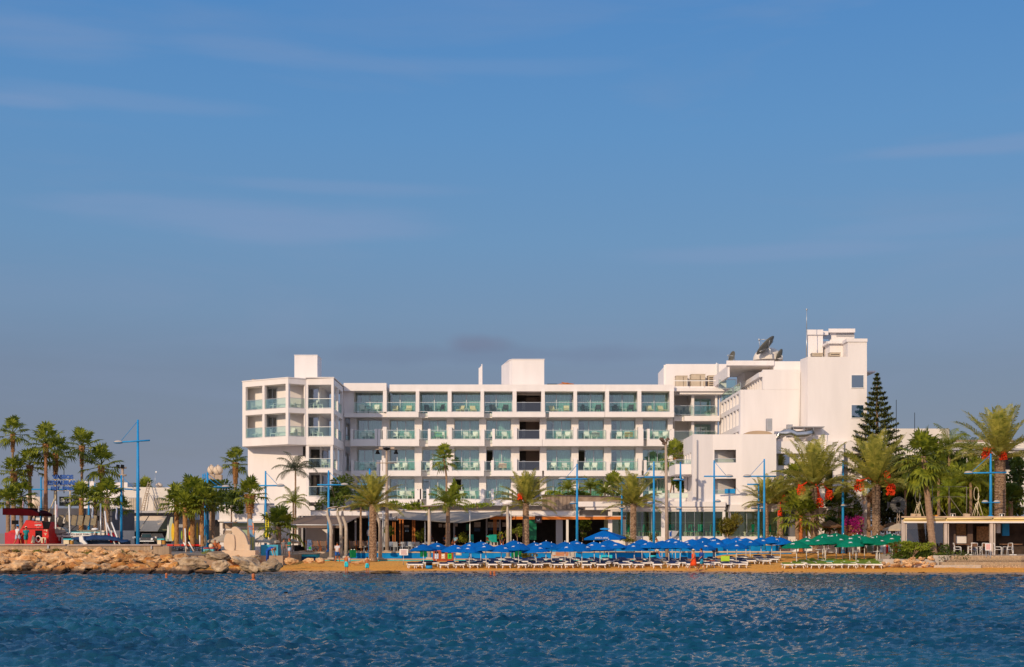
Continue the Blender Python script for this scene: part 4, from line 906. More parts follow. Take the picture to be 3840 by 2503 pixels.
shrub(3535,2075,36,36,104.9,'dark bush at the right of the terrace corner against the stone steps',1200,.15,LEAF_G,49,2110,'terrace_bush','shrub')
shrub(3565,1760,110,85,129,'high dark green crown behind the two tall feathery palms',3600,.45,LEAF_G,75,2010,'dense_tree','tree',True,.42)
shrub(3430,1760,60,70,129,'dark green crown behind the leaning fan palm head',2200,.4,LEAF_G,76,2010,'dense_tree','tree')
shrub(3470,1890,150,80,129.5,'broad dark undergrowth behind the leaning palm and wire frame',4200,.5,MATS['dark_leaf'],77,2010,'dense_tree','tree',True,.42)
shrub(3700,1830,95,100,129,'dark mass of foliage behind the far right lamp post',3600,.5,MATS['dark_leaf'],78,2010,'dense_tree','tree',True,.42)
# ---- Norfolk pine
def norfolk():
    Y = 125.4; base = P(3290,2010,Y); o = thing('norfolk_pine', 'tall dark tiered conifer with a pointed top right of the hotel tower', 'tree', base)
    m = MB(); m.tube([base, P(3289,1412,Y)], [.32,.05], 8); m.build('trunk', TRUNK2, o)
    m = MB(); r = random.Random(4); n = 18; zt = Z(1408,Y); zb = Z(1760,Y)
    for i in range(n):
        t = (i/(n-1))**1.12; z = zt+(zb-zt)*t; Lb = .10+3.15*t**.95*r.uniform(.95,1.05); nb = 7 if i > 3 else 5
        for k in range(nb):
            a = k*6.283/nb+i*.5+r.uniform(-.15,.15); d = Vector((math.cos(a),math.sin(a),0)); p0 = Vector((X(3289,Y),Y,z))
            lb = Lb*r.uniform(.85,1.1)
            pts = [p0+d*lb*q+Vector((0,0,(-.10*lb*math.sin(q*2.2)+.20*lb*q**2.2))) for q in (0,.25,.5,.75,1)]
            m.tube(pts, [.035,.03,.025,.02,.01], 4)
            for j in range(int(24+lb*70)):
                q = r.uniform(.25 if t > .25 else .05,1)**.7; ii = min(3,int(q*4)); p = pts[ii].lerp(pts[ii+1], q*4-ii)
                w = .15+.12*math.sin(math.pi*min(1,q)); e = Vector((r.gauss(0,1),r.gauss(0,1),r.gauss(.4,.8))).normalized(); s_ = Vector((-d.y,d.x,0))*r.uniform(-1,1)*.28*lb*q*(1-q*.5)
                p = p+s_; e2 = (e+d*.6).normalized(); sd = e2.cross(Vector((0,0,1))); sd = sd.normalized()*.045 if sd.length > .1 else Vector((.035,0,0))
                m.add([p-sd,p+sd,p+sd*.6+e2*w,p-sd*.6+e2*w],[(0,1,2,3)])
    m.build('crown', LEAF_P, o)
norfolk()
# ------------------------------------------------------------------ seafront buildings
def chair_mb(m, c, w=.5, d=.5, h=.9, sh=.45, rz=0, t=.04, back=True, lean=.08, seat=.05):
    M = Matrix.Translation(c) @ Matrix.Rotation(rz,4,'Z')
    def bx(x,y,z,sx,sy,sz,rx=0): q = M @ Vector((x,y,z)); m.obox(q, sx,sy,sz, rz, rx)
    for sx in (-1,1):
        for sy in (-1,1): bx(sx*(w/2-t/2), sy*(d/2-t/2), sh/2, t,t,sh)
    bx(0,0,sh, w,d,seat)
    if back: bx(0,d/2-t/2+lean*.5,sh+(h-sh)/2, w,t,h-sh-.04, -lean*1.5)
# --- restaurants: one long low building with open dark fronts
rs = thing('restaurant_building', 'long low white building with open dark restaurant fronts below the hotel', 'building', (X(1650,126.5),126.5,1.02))
YR = 126.5
m = MB(); m.box(X(1165,YR), X(2172,YR), YR, 139, Z(1934,YR), Z(1916,YR)); m.box(X(1224,YR), X(1320,YR), YR-.05, YR, Z(1934,YR), Z(1918,YR))
m.box(X(1167,YR), X(2170,YR), YR+1, 139, Z(1941,YR), Z(1934,YR)); m.pb(1490,1524,1910,1916,YR,.5)
m.build('roof_fascia', WHITE, rs)
m = MB(); m.box(X(1165,YR)-.05, X(2174,YR)+.05, YR-.06, YR+.6, Z(1916,YR), Z(1913.5,YR)); m.build('roof_edge', BEIGE, rs)
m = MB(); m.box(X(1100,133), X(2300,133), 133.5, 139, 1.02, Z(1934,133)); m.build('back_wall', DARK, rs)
m = MB(); m.box(X(1120,YR), X(1600,YR), YR-3.5, 133.4, 1.03, 1.30); m.box(X(1600,YR)+.01, X(2600,YR), YR-1.9, 133.4, 1.03, 1.72); m.build('floor', PAVE, rs)
m = MB()
for u in (1497,1508,1545,1552,1850,1857,): m.pb(u,u+5,1950,2046,YR+.3,.2)
m.pb(1492,1516,1943,1950,YR+.2,.4)
for u in (1472,1480): m.pb(u,u+3,1955,2050,YR+1.5,.1)
m.build('timber_post', WOOD, rs)
each('grey_pillar', GREYW, rs, [(u,u+6,1936,2050,YR+1.2,.3) for u in (1700,1822,1872,1130,1330,1440)]+[(2085,2110,1950,2046,YR+.6,.3)])
each('green_door_glass', mat('green_glass_panel',(.01,.16,.07),.3,.4,2), rs, [(1980,2012,1950,2025,YR+.5,.06),(1748,1760,1966,1990,YR+2,.05)])
m = MB()     # pale panels, daylight beyond the dark rooms painted into their colour
for a,b_,c,d in ((1778,1802,1958,1978),(1830,1872,1958,1979),(1884,1900,1960,1976),(1645,1658,1965,1978),(1663,1675,1967,1979),(1706,1716,1963,1975),(1516,1534,1970,1978)): m.pb(a,b_,c,d,YR+3.5,.05)
m.build('rear_window', mat('rear_window_light',(.60,.50,.42),.7,.3,5), rs)
m = MB()
for a,b_,c,d in ((1778,1800,1980,1994),(1832,1870,1981,1990),(1520,1532,1980,1995)): m.pb(a,b_,c,d,YR+3.4,.05)
m.build('rear_counter', mat('rear_blue',(.05,.09,.16),.5,.4,5), rs)
o = thing('timber_beam', 'long orange timber beam above the open restaurant front', 'beam', P(2095,1949,123.5)); m = MB(); m.box(X(1838,123.5), X(2342,123.5), 123.3, 123.55, Z(1949,123.5), Z(1938,123.5)); m.build('beam', mat('beam_wood',(.62,.17,.02),.6,.15,2,stretch=(.3,1,1)), o)
m = MB(); m.box(X(1838,123.5), X(2345,123.5), 123.35, 123.5, Z(1938,123.5)+.003, Z(1935,123.5)); 
for u in (2123,2336): m.box(X(u,123.4), X(u+9,123.4), 123.34, 123.5, 1.1, Z(1949,123.5))
for u in range(1860,2340,40): m.box(X(u,123.4), X(u+3,123.4), 123.5, YR, Z(1938,123.5)-.1, Z(1936,123.5))
m.build('cream_trim', WHITE2, o)
o = thing('hanging_sign', 'small brown square sign with a white curved mark hung from the orange beam', 'sign', P(2018,1962,123.1)); m = MB(); m.pb(2006,2031,1936,1962,123.15,.06); m.build('board', mat('sign_brown',(.10,.055,.045),.6,.1,2), o)
m = MB(); m.tube([P(2012,1947,123.1),P(2014,1951,123.1),P(2018,1952.5,123.1),P(2022,1951,123.1),P(2024,1947,123.1)], .035, 6); m.pb(2012,2025,1953.5,1955,123.12,.02); m.build('emblem', LETW, o)
# white block right of the fascia, planter parapet and pavilion
pv = thing('dining_pavilion', 'white pavilion with tall glass walls and layered white fascias', 'building', (X(2600,124.1),124.1,1.02))
Yp = 124.1
m = MB(); m.box(X(2172,Yp)+.05, X(2295,Yp), 127.2, 133, Z(1936,127.2), Z(1913,127.2)); m.build('grey_block', GREYW, pv)
m = MB(); m.box(X(2165,Yp), X(2719,Yp), Yp-.3, 133, Z(1901,Yp), Z(1882,Yp)); m.box(X(2195,Yp), X(2719,Yp), Yp-.1, 133, Z(1912.5,Yp), Z(1903,Yp)); m.box(X(2180,Yp), X(2722,Yp), Yp+.5, 133, Z(1903,Yp)-.01, Z(1901,Yp)+.01)
m.box(X(2290,Yp), X(2716,Yp), Yp, 133, Z(1919,Yp), Z(1912.5,Yp)-.003); m.box(X(2719,Yp)+.003, X(2733,Yp), Yp+1, 133, Z(1915,Yp), Z(1882,Yp))
m.slabxz([(X(2731,Yp),Z(1919,Yp)),(X(2964,Yp),Z(1919,Yp)),(X(2962,Yp),Z(1892,Yp)),(X(2738,Yp),Z(1893,Yp))], Yp-.4, 133)
m.box(X(2281,Yp), X(2990,Yp), Yp-.2, 133, 1.03, Z(2013,Yp))
for u0,u1 in ((2480,2494),(2281,2296),(2710,2720),(2733,2741),(2916,2920),(2878,2881)): m.box(X(u0,Yp), X(u1,Yp), Yp+.03, Yp+.35, Z(2013,Yp), Z(1919,Yp)-.002)
m.box(X(2440,Yp), X(2530,Yp), Yp-.35, Yp-.2, 1.5, Z(2020,Yp)) if False else None
m.build('wall', WHITE, pv)
m = MB(); m.box(X(2960,Yp)+.003, X(3010,Yp), Yp+.2, 133, Z(2013,Yp), Z(1919,Yp)); m.build('grey_side', mat('slate_paint',(.16,.16,.18),.7,.06,1), pv)
m = MB(); m.box(X(2281,Yp), X(2960,Yp), 129.6, 129.8, Z(2013,Yp), Z(1919,Yp)); m.build('rear_wall', mat('pavilion_inner',(.42,.42,.30),.9,.08,.8), pv)
each('interior_post', DARK, pv, [(a,b_,1925,1975,129.5,.2) for a,b_ in ((2342,2346),(2395,2398),(2405,2412),(2425,2430))])
g = MB(); fr = MB()
xs = [2296,2330,2364,2408,2444,2480]; 
for a,b_ in zip(xs,xs[1:]): g.box(X(a,Yp)+.01, X(b_,Yp)-.01, Yp+.15, Yp+.17, Z(2013,Yp), Z(1920,Yp)); fr.box(X(b_,Yp)-.02, X(b_,Yp)+.02, Yp+.12, Yp+.2, Z(2013,Yp), Z(1920,Yp))
xs = [2494,2535,2570,2605,2640,2675,2710]
for a,b_ in zip(xs,xs[1:]): g.box(X(a,Yp)+.01, X(b_,Yp)-.01, Yp+.15, Yp+.17, Z(2013,Yp), Z(1920,Yp)); fr.box(X(b_,Yp)-.012, X(b_,Yp)+.012, Yp+.12, Yp+.2, Z(2013,Yp), Z(1920,Yp))
xs = [2741,2801,2878,2916,2958]
for a,b_ in zip(xs,xs[1:]): g.box(X(a,Yp)+.01, X(b_,Yp)-.01, Yp+.15, Yp+.17, Z(2013,Yp), Z(1920,Yp)); fr.box(X(b_,Yp)-.02, X(b_,Yp)+.02, Yp+.12, Yp+.2, Z(2013,Yp), Z(1920,Yp))
fr.box(X(2296,Yp), X(2958,Yp), Yp+.1, Yp+.22, Z(2013,Yp), Z(2011,Yp)); fr.box(X(2296,Yp), X(2958,Yp), Yp+.19, Yp+.21, Z(1960,Yp), Z(1959,Yp)); f_ = fr.build('window_frame', ALU, pv); g.build('glass_wall', GPAV, f_)
pr = thing('planter_wall', 'brown tiled planter parapet with dark coping in front of the lower balconies', 'wall', (X(2240,128.2),128.2,Z(1913,128)))
m = MB(); z_ = lambda v: Z(v,128.4)
m.slabxz([(X(2034,128.4),z_(1912)),(X(2168,128.4),z_(1912)),(X(2168,128.4),z_(1884)),(X(2450,128.4),z_(1882)),(X(2450,128.4),z_(1868)),(X(2034,128.4),z_(1858))], 128.4, 129.2); m.build('wall', mat('brown_tile',(.22,.15,.10),.7,.35,2.0,c2=(.34,.25,.18)), pr)
m = MB(); m.slabxz([(X(2030,128.4),z_(1859)),(X(2455,128.4),z_(1868.5)),(X(2455,128.4),z_(1864.5)),(X(2030,128.4),z_(1855.5))], 128.3, 129.3); m.build('coping', mat('dark_coping',(.08,.06,.055),.7,.2,2), pr)
m = MB()
for u in range(2050,2160,15): m.pb(u,u+1,1862,1910,128.36,.05)
m.build('tile_joint', MATS['dark_coping'], pr)
o = thing('terrace_balustrade', 'frosted glass balustrade beside the annex at terrace level', 'railing', P(2510,1870,128)); rail([(X(2455,128),128),(X(2590,128),128)], Z(1870,128), Z(1849,128), o, gl=mat('frosted_glass',(.62,.68,.60),.5,.05,1)); 
m = MB(); m.box(X(2455,128), X(2620,128), 127.9, 131, Z(1884,128), Z(1870,128)); m.build('terrace_slab', WHITE, o)
# --- canopies
o = thing('hipped_canopy', 'large brown fabric canopy with sloping sides over the left restaurant terrace', 'canopy', P(1230,2060,122.5))
y0, y1 = 121.8, 127.2
def qd(m, *p): m.poly([Vector(q) for q in p])
m = MB(); e0, e1 = P(1083,1969,y0), P(1288,1970,y0); t0, t1 = P(1163,1936,126.3), P(1352,1935,126.3); r1 = P(1345,1940,126.3)
m.add([e0,e1,t1,t0,P(1083,1980,y0),P(1288,1981,y0),P(1100,1945,126.3)],[(0,1,2,3),(4,5,1,0),(0,3,6)]); 
m.build('fabric', TAUPE, o).modifiers.new('t','SOLIDIFY').thickness = .02
m = MB(); m.tube([e0+Vector((0,-.05,0)),e1+Vector((0,-.05,0))], .05, 6); m.build('front_rail', WFRAME, o)
for u in (1100,1290): m = MB(); m.tube([P(u,1972,y0),P(u,2062,y0)],.04,6); m.build('post', BLACK, o)
o = thing('awning_fascia', 'grey awning strip with the white restaurant name', 'awning', P(1450,1952,124.5)); m = MB(); m.slabxz([(X(1408,124.5),Z(1952,124.5)),(X(1492,124.5),Z(1952,124.5)),(X(1492,124.5),Z(1924,124.5)),(X(1420,124.5),Z(1928,124.5))], 124.5, 124.6); m.build('fabric', mat('awning_grey',(.27,.24,.23),.8,.06,2), o)
text('mālani', 62*124.4/F, 13*124.4/F, P(1452,1942,124.4), LETW, o, bold=.01)
def sail(name, label, top, bot, Y0_, Y1_, matl=SAIL):
    """fabric sail from a top edge to a sagging bottom edge, both read off the photo"""
    o = thing(name, label, 'shade sail', P(bot[len(bot)//2][0],bot[len(bot)//2][1],Y0_)); m = MB(); n = len(top); K = 5; vs = []
    for k in range(K+1):
        t = k/K
        for (a,b_) in zip(top,bot):
            Y = Y1_+(Y0_-Y1_)*t; pa, pb_ = P(a[0],a[1],Y1_), P(b_[0],b_[1],Y0_); p = pa.lerp(pb_,t); p.z -= .12*math.sin(math.pi*t)*(1 if 0 < top.index(a) < n-1 else 0); vs.append(p)
    m.add(vs, [(k*n+i,k*n+i+1,(k+1)*n+i+1,(k+1)*n+i) for k in range(K) for i in range(n-1)], True)
    ob = m.build('fabric', matl, o); ob.modifiers.new('t','SOLIDIFY').thickness = .015; return o
sail('shade_sail','wide grey shade sail sagging over the middle restaurant front',
     [(1610,1925),(1660,1922),(1700,1921),(1730,1919),(1780,1924),(1840,1922),(1900,1918)], [(1590,1952),(1640,1958),(1690,1962),(1730,1962),(1780,1953),(1840,1942),(1900,1920)], 122.0, 126.0)
sail('shade_sail','grey shade sail with a raised left peak next to the restaurant name',
     [(1490,1930),(1506,1918),(1540,1922),(1575,1924),(1615,1926)], [(1490,1945),(1512,1948),(1540,1950),(1575,1952),(1600,1954)], 122.2, 126.0)
for i,(u,v0_,l) in enumerate(((1762,1914,'thin white sail pole in the middle of the big shade sail'),(1594,1955,'thin white sail pole just left of the left disc lamp'),(1436,1917,'thin white sail pole behind the first date palm'),(1916,1915,'white pole at the right end of the big shade sail'))):
    o = thing('sail_pole', l, 'pole', P(u,2045,122.5)); m = MB(); m.tube([P(u,2050,122.5),P(u,v0_,122.5)], .045, 8); m.build('pole', WFRAME, o)
# --- low walls of the promenade
def lwall(label, u0, u1, v0, v1, Y, m_, cap=STONE, d=.3, capd=.12, vb=None):
    o = thing('low_wall', label, 'wall', P((u0+u1)/2, v1, Y)); m = MB(); m.box(X(u0,Y), X(u1,Y), Y, Y+d, Z(v1,Y), Z(v0,Y)); m.build('wall', m_, o)
    c = MB(); c.box(X(u0,Y)-.03, X(u1,Y)+.03, Y-.06, Y+d+.3, Z(v0,Y)+.002, Z(v0,Y)+capd); c.build('coping', cap, o); return o
lwall('blue painted low wall with pale coping along the promenade behind the first date palm', 1306, 2065, 2074, 2096, 121, BLUEW)
lwall('blue painted low wall behind the orange bench and sunbeds in the middle', 2155, 2840, 2073, 2096, 121.0, BLUEW)
o = thing('low_wall', 'plain tan wall section behind the orange bench', 'wall', P(2110,2096,121)); m = MB(); m.box(X(2065,121)+.04, X(2155,121)-.04, 121, 121.3, .6, Z(2072,121)); m.build('wall', CONC, o)
lwall('right stretch of blue wall dropping into the sand beside the green umbrellas', 2840, 2968, 2073, 2092, 121.2, BLUEW)
lwall('upper blue wall directly below the restaurant tables', 1600, 2560, 2050, 2070, 123.0, BLUEW)
lwall('upper blue wall with raised coping below the dining pavilion', 2560, 2925, 2046, 2070, 122.95, BLUEW)
m = MB(); m.box(X(1306,121), X(2990,121.3), 121.3, 124.4, .72, Z(2071,121)+.0); struct(m.build('terrace_path', PAVE))
m = MB(); m.box(X(1100,121.2), X(1306,121.2)-.05, 121.9, 123.6, .72, 1.30); struct(m.build('left_terrace', PAVE))
for i in range(3):
    o = thing('stone_step', ['lowest pale stone step','middle pale stone step','topmost pale stone step'][i]+' of the flight beside the green bin', 'step', (X(1250,121),121+.3*i,.7)); m = MB(); m.box(X(1186,121), X(1306,121)-.06, 121.0+.3*i, 121.3+.3*i if i<2 else 121.9, .70, .85+.15*i); m.build('step', STONE, o)
o = thing('pool_edge', 'turquoise low tank with pale rim at the left end of the sand', 'basin', (X(1150,118),118,.5)); m = MB(); m.box(X(1118,118), X(1184,118), 118, 120.5, .2, Z(2079,118)); m.build('basin', TURQ, o)
m = MB(); m.box(X(1116,118), X(1186,118), 117.95, 120.6, Z(2079,118), Z(2076,118)); m.build('rim', STONE, o)
m = MB(); m.pb(1131,1182,2088,2110,117.7,.2); m.build('dark_front', mat('deep_blue_panel',(.01,.05,.12),.6,.3,3), o)
# --- right terrace pavilion
tr = thing('terrace_bar', 'open beach bar with pale posts, cream awning rolls and stone floor at the far right', 'building', (X(3600,105),105,.3))
Yt = 106.0
pt_ = mat('pale_timber',(.55,.45,.38),.7,.15,4,stretch=(1,1,.3))
for u0,u1 in ((3382,3394),(3541,3552),(3713,3725),(3900,3912)): m = MB(); m.box(X(u0,Yt), X(u1,Yt), Yt, Yt+.22, 1.2, Z(1950,Yt)); m.build('post', pt_, tr)
for u0,u1 in ((3397,3402),(3556,3560),(3730,3734)): m = MB(); m.box(X(u0,Yt), X(u1,Yt), Yt+.1, Yt+.22, 1.2, Z(1960,Yt)); m.build('post', pt_, tr)
m = MB(); m.prism([(X(3380,Yt-.3),Yt-.3),(X(4100,Yt),Yt-.3),(X(4100,Yt),111),(X(3382,111),111)], Z(1942,Yt), Z(1937,Yt)); m.build('roof', mat('roof_timber',(.55,.40,.28),.8,.2,2), tr)
m = MB(); m.box(X(3388,Yt), X(4098,Yt), Yt-.1, Yt+.1, Z(1956,Yt), Z(1947,Yt)); m.tube([(X(3388,Yt),Yt-.22,Z(1947,Yt)),(X(3541,Yt),Yt-.22,Z(1947,Yt))],.09,8); m.tube([(X(3547,Yt),Yt-.22,Z(1946,Yt)),(X(3716,Yt),Yt-.22,Z(1945,Yt))],.09,8); m.tube([(X(3722,Yt),Yt-.22,Z(1945,Yt)),(X(4090,Yt),Yt-.22,Z(1945,Yt))],.09,8); m.build('awning_roll', mat('yellow_cream',(.85,.66,.30),.7,.08,2), tr)
m = MB(); m.box(X(3388,Yt), X(4096,Yt), Yt-.12, Yt+.12, Z(1962,Yt), Z(1956,Yt)-.003); m.build('white_beam', WHITE, tr)
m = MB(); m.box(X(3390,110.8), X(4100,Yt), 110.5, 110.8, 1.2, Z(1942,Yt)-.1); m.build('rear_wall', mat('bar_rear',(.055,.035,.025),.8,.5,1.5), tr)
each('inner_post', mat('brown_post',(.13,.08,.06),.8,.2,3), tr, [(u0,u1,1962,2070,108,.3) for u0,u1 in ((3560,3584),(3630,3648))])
each('stone_backdrop', mat('orange_stone',(.42,.22,.10),.8,.5,6), tr, [(3588,3622,1965,2010,110,.2),(3664,3712,1975,2030,110,.2)])
each('white_counter', WHITE, tr, [(3585,3624,2010,2038,108.5,.5),(3738,3752,1964,2000,108.5,.3)])
m = MB(); m.pb(3760,3785,1962,2010,109,.2); m.build('blue_panel', BLUEP, tr)
g = MB(); g.box(X(3402,Yt), X(3475,Yt), Yt+.15, Yt+.17, 1.3, Z(1962,Yt)); g.box(X(3486,Yt), X(3541,Yt), Yt+.15, Yt+.17, 1.3, Z(1962,Yt)); g.build('clear_blind', glass('clear_blind',(.70,.66,.60),.08), tr)
m = MB(); m.pb(3402,3475,1963,1985,108,.05); m.build('grey_drape', CANV, tr)
m = MB(); m.box(X(3500,103.9), X(4100,103.9), 103.9, 112, .1, Z(2083,104.6)); m.box(X(3380,104.5), X(3500,104.5), 105.6, 112, .1, Z(2083,104.6)-.01); m.build('floor', CONC, tr)
def pebbles(label, u0, u1, v0, v1, Y, d, gm, seed, size=.07, full=True):
    o = thing('pebble_step', label, 'step', P((u0+u1)/2,v1,Y), 'pebbled terrace steps'); m = MB(); m.box(X(u0,Y), X(u1,Y), Y, Y+d, Z(v1,Y)-.2, Z(v0,Y)); m.build('step', gm, o)
    m = MB(); r = random.Random(seed); zz0, zz1 = Z(v1,Y)+.03, Z(v0,Y)-.03; row = 0; z = zz0+.03
    while z < zz1:
        x = X(u0,Y)+.1+(row%2)*.06
        while x < X(min(u1,3830),Y):
            if full or r.random() < .6: m.ell((x,Y-.01,z), (size*.5*r.uniform(.6,1), .05, size*.55*r.uniform(.7,1.1)), 6, 4)
            x += size*r.uniform(1.15,1.6)
        z += size*1.35; row += 1
    m.build('pebbles', mat('cream_pebble',(.72,.55,.34),.7,.2,8), o); return o
grt = mat('step_mortar',(.36,.25,.16),.9,.2,4)
pebbles('top step of small cream pebbles below the bar chairs', 3568, 4080, 2084, 2101, 103.6, .5, grt, 1)
pebbles('second step, of dark narrow stones, below the bar chairs', 3548, 4080, 2101, 2109, 103.2, .5, mat('dark_mortar',(.16,.10,.07),.9,.4,12), 2, .05)
pebbles('third step of cream pebbles, third down from the bar chairs', 3530, 4080, 2109, 2120, 102.7, .6, grt, 3)
pebbles('lowest grey kerb step dotted with dark stones in the sand', 3503, 3680, 2120, 2130, 102.3, .6, CONC, 4, .06, False)
pebbles('lowest sandy step dotted with few cream pebbles at the right edge', 3683, 4080, 2121, 2131, 102.5, .5, grt, 5, .08, False)
# metal wire frame, floodlights and poles on that roof
o = thing('wire_frame', 'empty metal sign frame standing on the beach bar roof', 'frame', P(3560,1940,107)); m = MB()
for u in (3496,3559,3625): m.tube([P(u,1826,107),P(u,1942,107)], .028, 6)
for v in (1826,1864,): m.tube([P(3496,v,107),P(3625,v,107)], .018, 6)
for u in (3496,3559): m.tube([P(u+2,1864,106.9),P(u+58,1942,106)], .02, 6)
m.build('frame', mat('dull_steel',(.20,.17,.14),.6,.1,3), o)
for i,(u,l) in enumerate(((3574,'left square floodlight on the beach bar roof'),(3758,'right square floodlight on the beach bar roof'))):
    o = thing('floodlight', l, 'floodlight', P(u,1940,105.8)); m = MB(); m.pb(u-10,u+10,1926,1941,105.8,.15); m.build('housing', CONC, o); m = MB(); m.pb(u-8,u+8,1928,1939,105.76,.05); m.build('lens', BLACK, o); m = MB(); m.pb(u-4,u+1,1930,1938,105.73,.03); m.build('reflector', LETW, o)
for i,(u,l) in enumerate(((3445,'white rope and rod tangle on the bar roof left of the leaning palm'),(3665,'looped rope and thin rods standing on the bar roof left of the lamp post'))):
    o = thing('rod_bundle', l, 'rods', P(u,1940,107)); m = MB()
    for (a,b_,c,d) in ((-20,1936,-2,1885),(0,1936,4,1850),(22,1938,4,1880),(10,1938,-8,1890),(-12,1935,8,1860)): m.tube([P(u+a,b_,107),P(u+c,d,107)], .025, 5)
    m.tube([P(u-4+9*math.cos(t),1862-25*math.sin(t)-(10 if i else 0),107) for t in [k*math.pi/8 for k in range(17)]], .02, 5); m.build('rod', CREAMF, o)
for i,(u,w_,l) in enumerate(((3424,10,'leftmost rough stone block on the bar roof edge'),(3444,9,'middle rough stone block on the bar roof edge'),(3625,14,'stone block on the bar roof in front of the wire frame'))):
    o = thing('stone_block', l, 'stone', P(u,1940,106.5)); m = MB(); m.obox(P(u,1933,106.6), w_*1.6*.021, .25, .24, .1*i, 0, .1); m.build('block', STONE, o)
o = thing('orange_plank', 'bright orange plank lying on the bar roof beside the leaning palm', 'plank', P(3504,1938,106)); m = MB(); m.pb(3490,3516,1932,1939,106,.3); m.build('plank', mat('orange_paint',(.75,.30,.03),.6,.1,3), o)
# bar chairs
def bar_chair():
    o = thing('tubular_chair','white tubular chair with brown back at the beach bar','chair',group='white tubular chairs at the beach bar')
    m = MB()
    for sx in (-.24,.24): m.tube([(sx,-.26,0),(sx,-.24,.62),(sx,-.2,.66),(sx,.18,.66)], .022, 6); m.tube([(sx,.32,0),(sx,.22,.45),(sx,.30,.95)], .022, 6); m.tube([(sx,-.25,.45),(sx,.22,.45)], .018, 6)
    m.tube([(-.24,.3,.95),(.24,.3,.95)], .022, 6); m.build('frame', WHITEP, o)
    m = MB(); m.obox((0,0,.46), .46,.46,.04); m.build('seat', NAVY, o); m = MB(); m.obox((0,.285,.80), .46,.03,.26); m.build('backrest', WOODB, o); return o
bc = bar_chair()
for i,(u,a,l) in enumerate(((3590,R(80),'leftmost white tubular chair at the beach bar, seen from the side'),(3648,R(190),'white tubular chair left of centre between the bar tables, seen from behind'),(3690,R(180),'white tubular chair just left of the small white notice'),(3742,R(75),'white tubular chair just right of the bar post'),(3778,R(-70),'rightmost white tubular chair at the beach bar'),(3660,R(20),'white tubular chair deeper inside behind the small notice'))):
    place(bc, Vector(P(u,2083,104.6 if i != 5 else 106.5)).xyz+Vector((0,0,0)) if i != 5 else Vector((X(u,106.8),106.8,Z(2083,104.6))), a, l)
for i,u in enumerate((3632,3800)):
    o = thing('bar_table', ('brown bar table with white centre leg left of the small notice','brown bar table with white leg cut by the right edge')[i], 'table', P(u,2083,105)); m = MB(); m.pb(u-40,u+34,2040,2044,105,.7); m.build('tabletop', WOODB, o); m = MB(); m.pb(u-3,u+1,2044,2083,105.3,.06); m.pb(u-14,u+12,2080,2083,105.1,.4); m.build('leg', WHITEP, o)
o = thing('notice_board', 'small white notice standing on the stone steps of the beach bar', 'sign', P(3706,2100,103.5)); m = MB(); m.pb(3695,3717,2039,2065,103.4,.03); m.build('board', LETW, o); m = MB()
for k in range(7): m.pb(3698,3714,2042+k*3,2043+k*3,103.38,.02)
m.build('small_print', RED, o); m = MB(); m.pb(3697,3699,2065,2090,103.45,.04); m.pb(3713,3715,2065,2092,103.45,.04); m.build('stand', ALU, o)
# wind pump
o = thing('wind_pump', 'old grey multi-bladed wind pump in front of the dark trees', 'wind pump', P(3370,2010,119)); c = P(3369,1893,119); m = MB(); rr = 30*119/F
for k in range(18):
    a = k*6.283/18; d = Vector((math.cos(a),-.0,math.sin(a))); s = Vector((-math.sin(a),0,math.cos(a)))
    m.add([c+d*rr*.3-s*.05,c+d*rr*.3+s*.05+Vector((0,.03,0)),c+d*rr+s*.11+Vector((0,.06,0)),c+d*rr-s*.10],[(0,1,2,3)])
b_ = m.build('blade', mat('zinc',(.16,.155,.15),.6,.25,4), o); b_.modifiers.new('t','SOLIDIFY').thickness = .012
m = MB(); m.ell(c,(.14,.1,.14),10,6); m.build('hub', BLACK, o); m = MB(); m.add([P(3326,1882,119.3),P(3340,1884,119.3),P(3345,1896,119.3),P(3328,1910,119.3)],[(0,3,2,1)]); m.tube([c,P(3335,1895,119.3)],.03,5); t_ = m.build('tail_vane', MATS['zinc'], o); t_.modifiers.new('t','SOLIDIFY').thickness = .02
m = MB()
for dx in (-7,7):
    m.tube([P(3369+dx*.3,1905,119.2),P(3369+dx*1.3,2010,119.2)], .03, 5)
for k in range(4): m.tube([P(3369-5-k,1930+k*20,119.2),P(3369+6+k,1948+k*20,119.2)], .02, 5); m.tube([P(3369+5+k,1930+k*20,119.2),P(3369-6-k,1948+k*20,119.2)], .02, 5)
m.build('tower', BEIGE, o)
# thatched parasols and cream parasol behind green umbrellas
def cone_roof(m, c, r, h, n=16, seed=0):
    rr = random.Random(seed); vs = [Vector(c)+Vector((0,0,h))]+[Vector(c)+Vector((math.cos(2*math.pi*i/n)*r*rr.uniform(.93,1.05), math.sin(2*math.pi*i/n)*r, rr.uniform(-.06,.04))) for i in range(n)]
    m.add(vs, [(0,1+i,1+(i+1)%n) for i in range(n)])
for i,(u,v,rp,l) in enumerate(((3112,1975,48,'thatched sunshade left of the bougainvillea'),(3290,1985,44,'thatched sunshade just behind the trunk of the second huge date palm'),(3345,1972,30,'smaller thatched roof right of the date palm trunk'))):
    o = thing('thatched_sunshade', l, 'sunshade', P(u,2050,121)); m = MB(); cone_roof(m, P(u,v,121), rp*121/F, rp*.5*121/F, seed=i); x_ = m.build('thatch_roof', THATCH, o); x_.modifiers.new('t','SOLIDIFY').thickness = .12
    m = MB(); m.tube([P(u,v-5,121),P(u,2055,121)], .06, 6); m.build('post', WOODB, o)
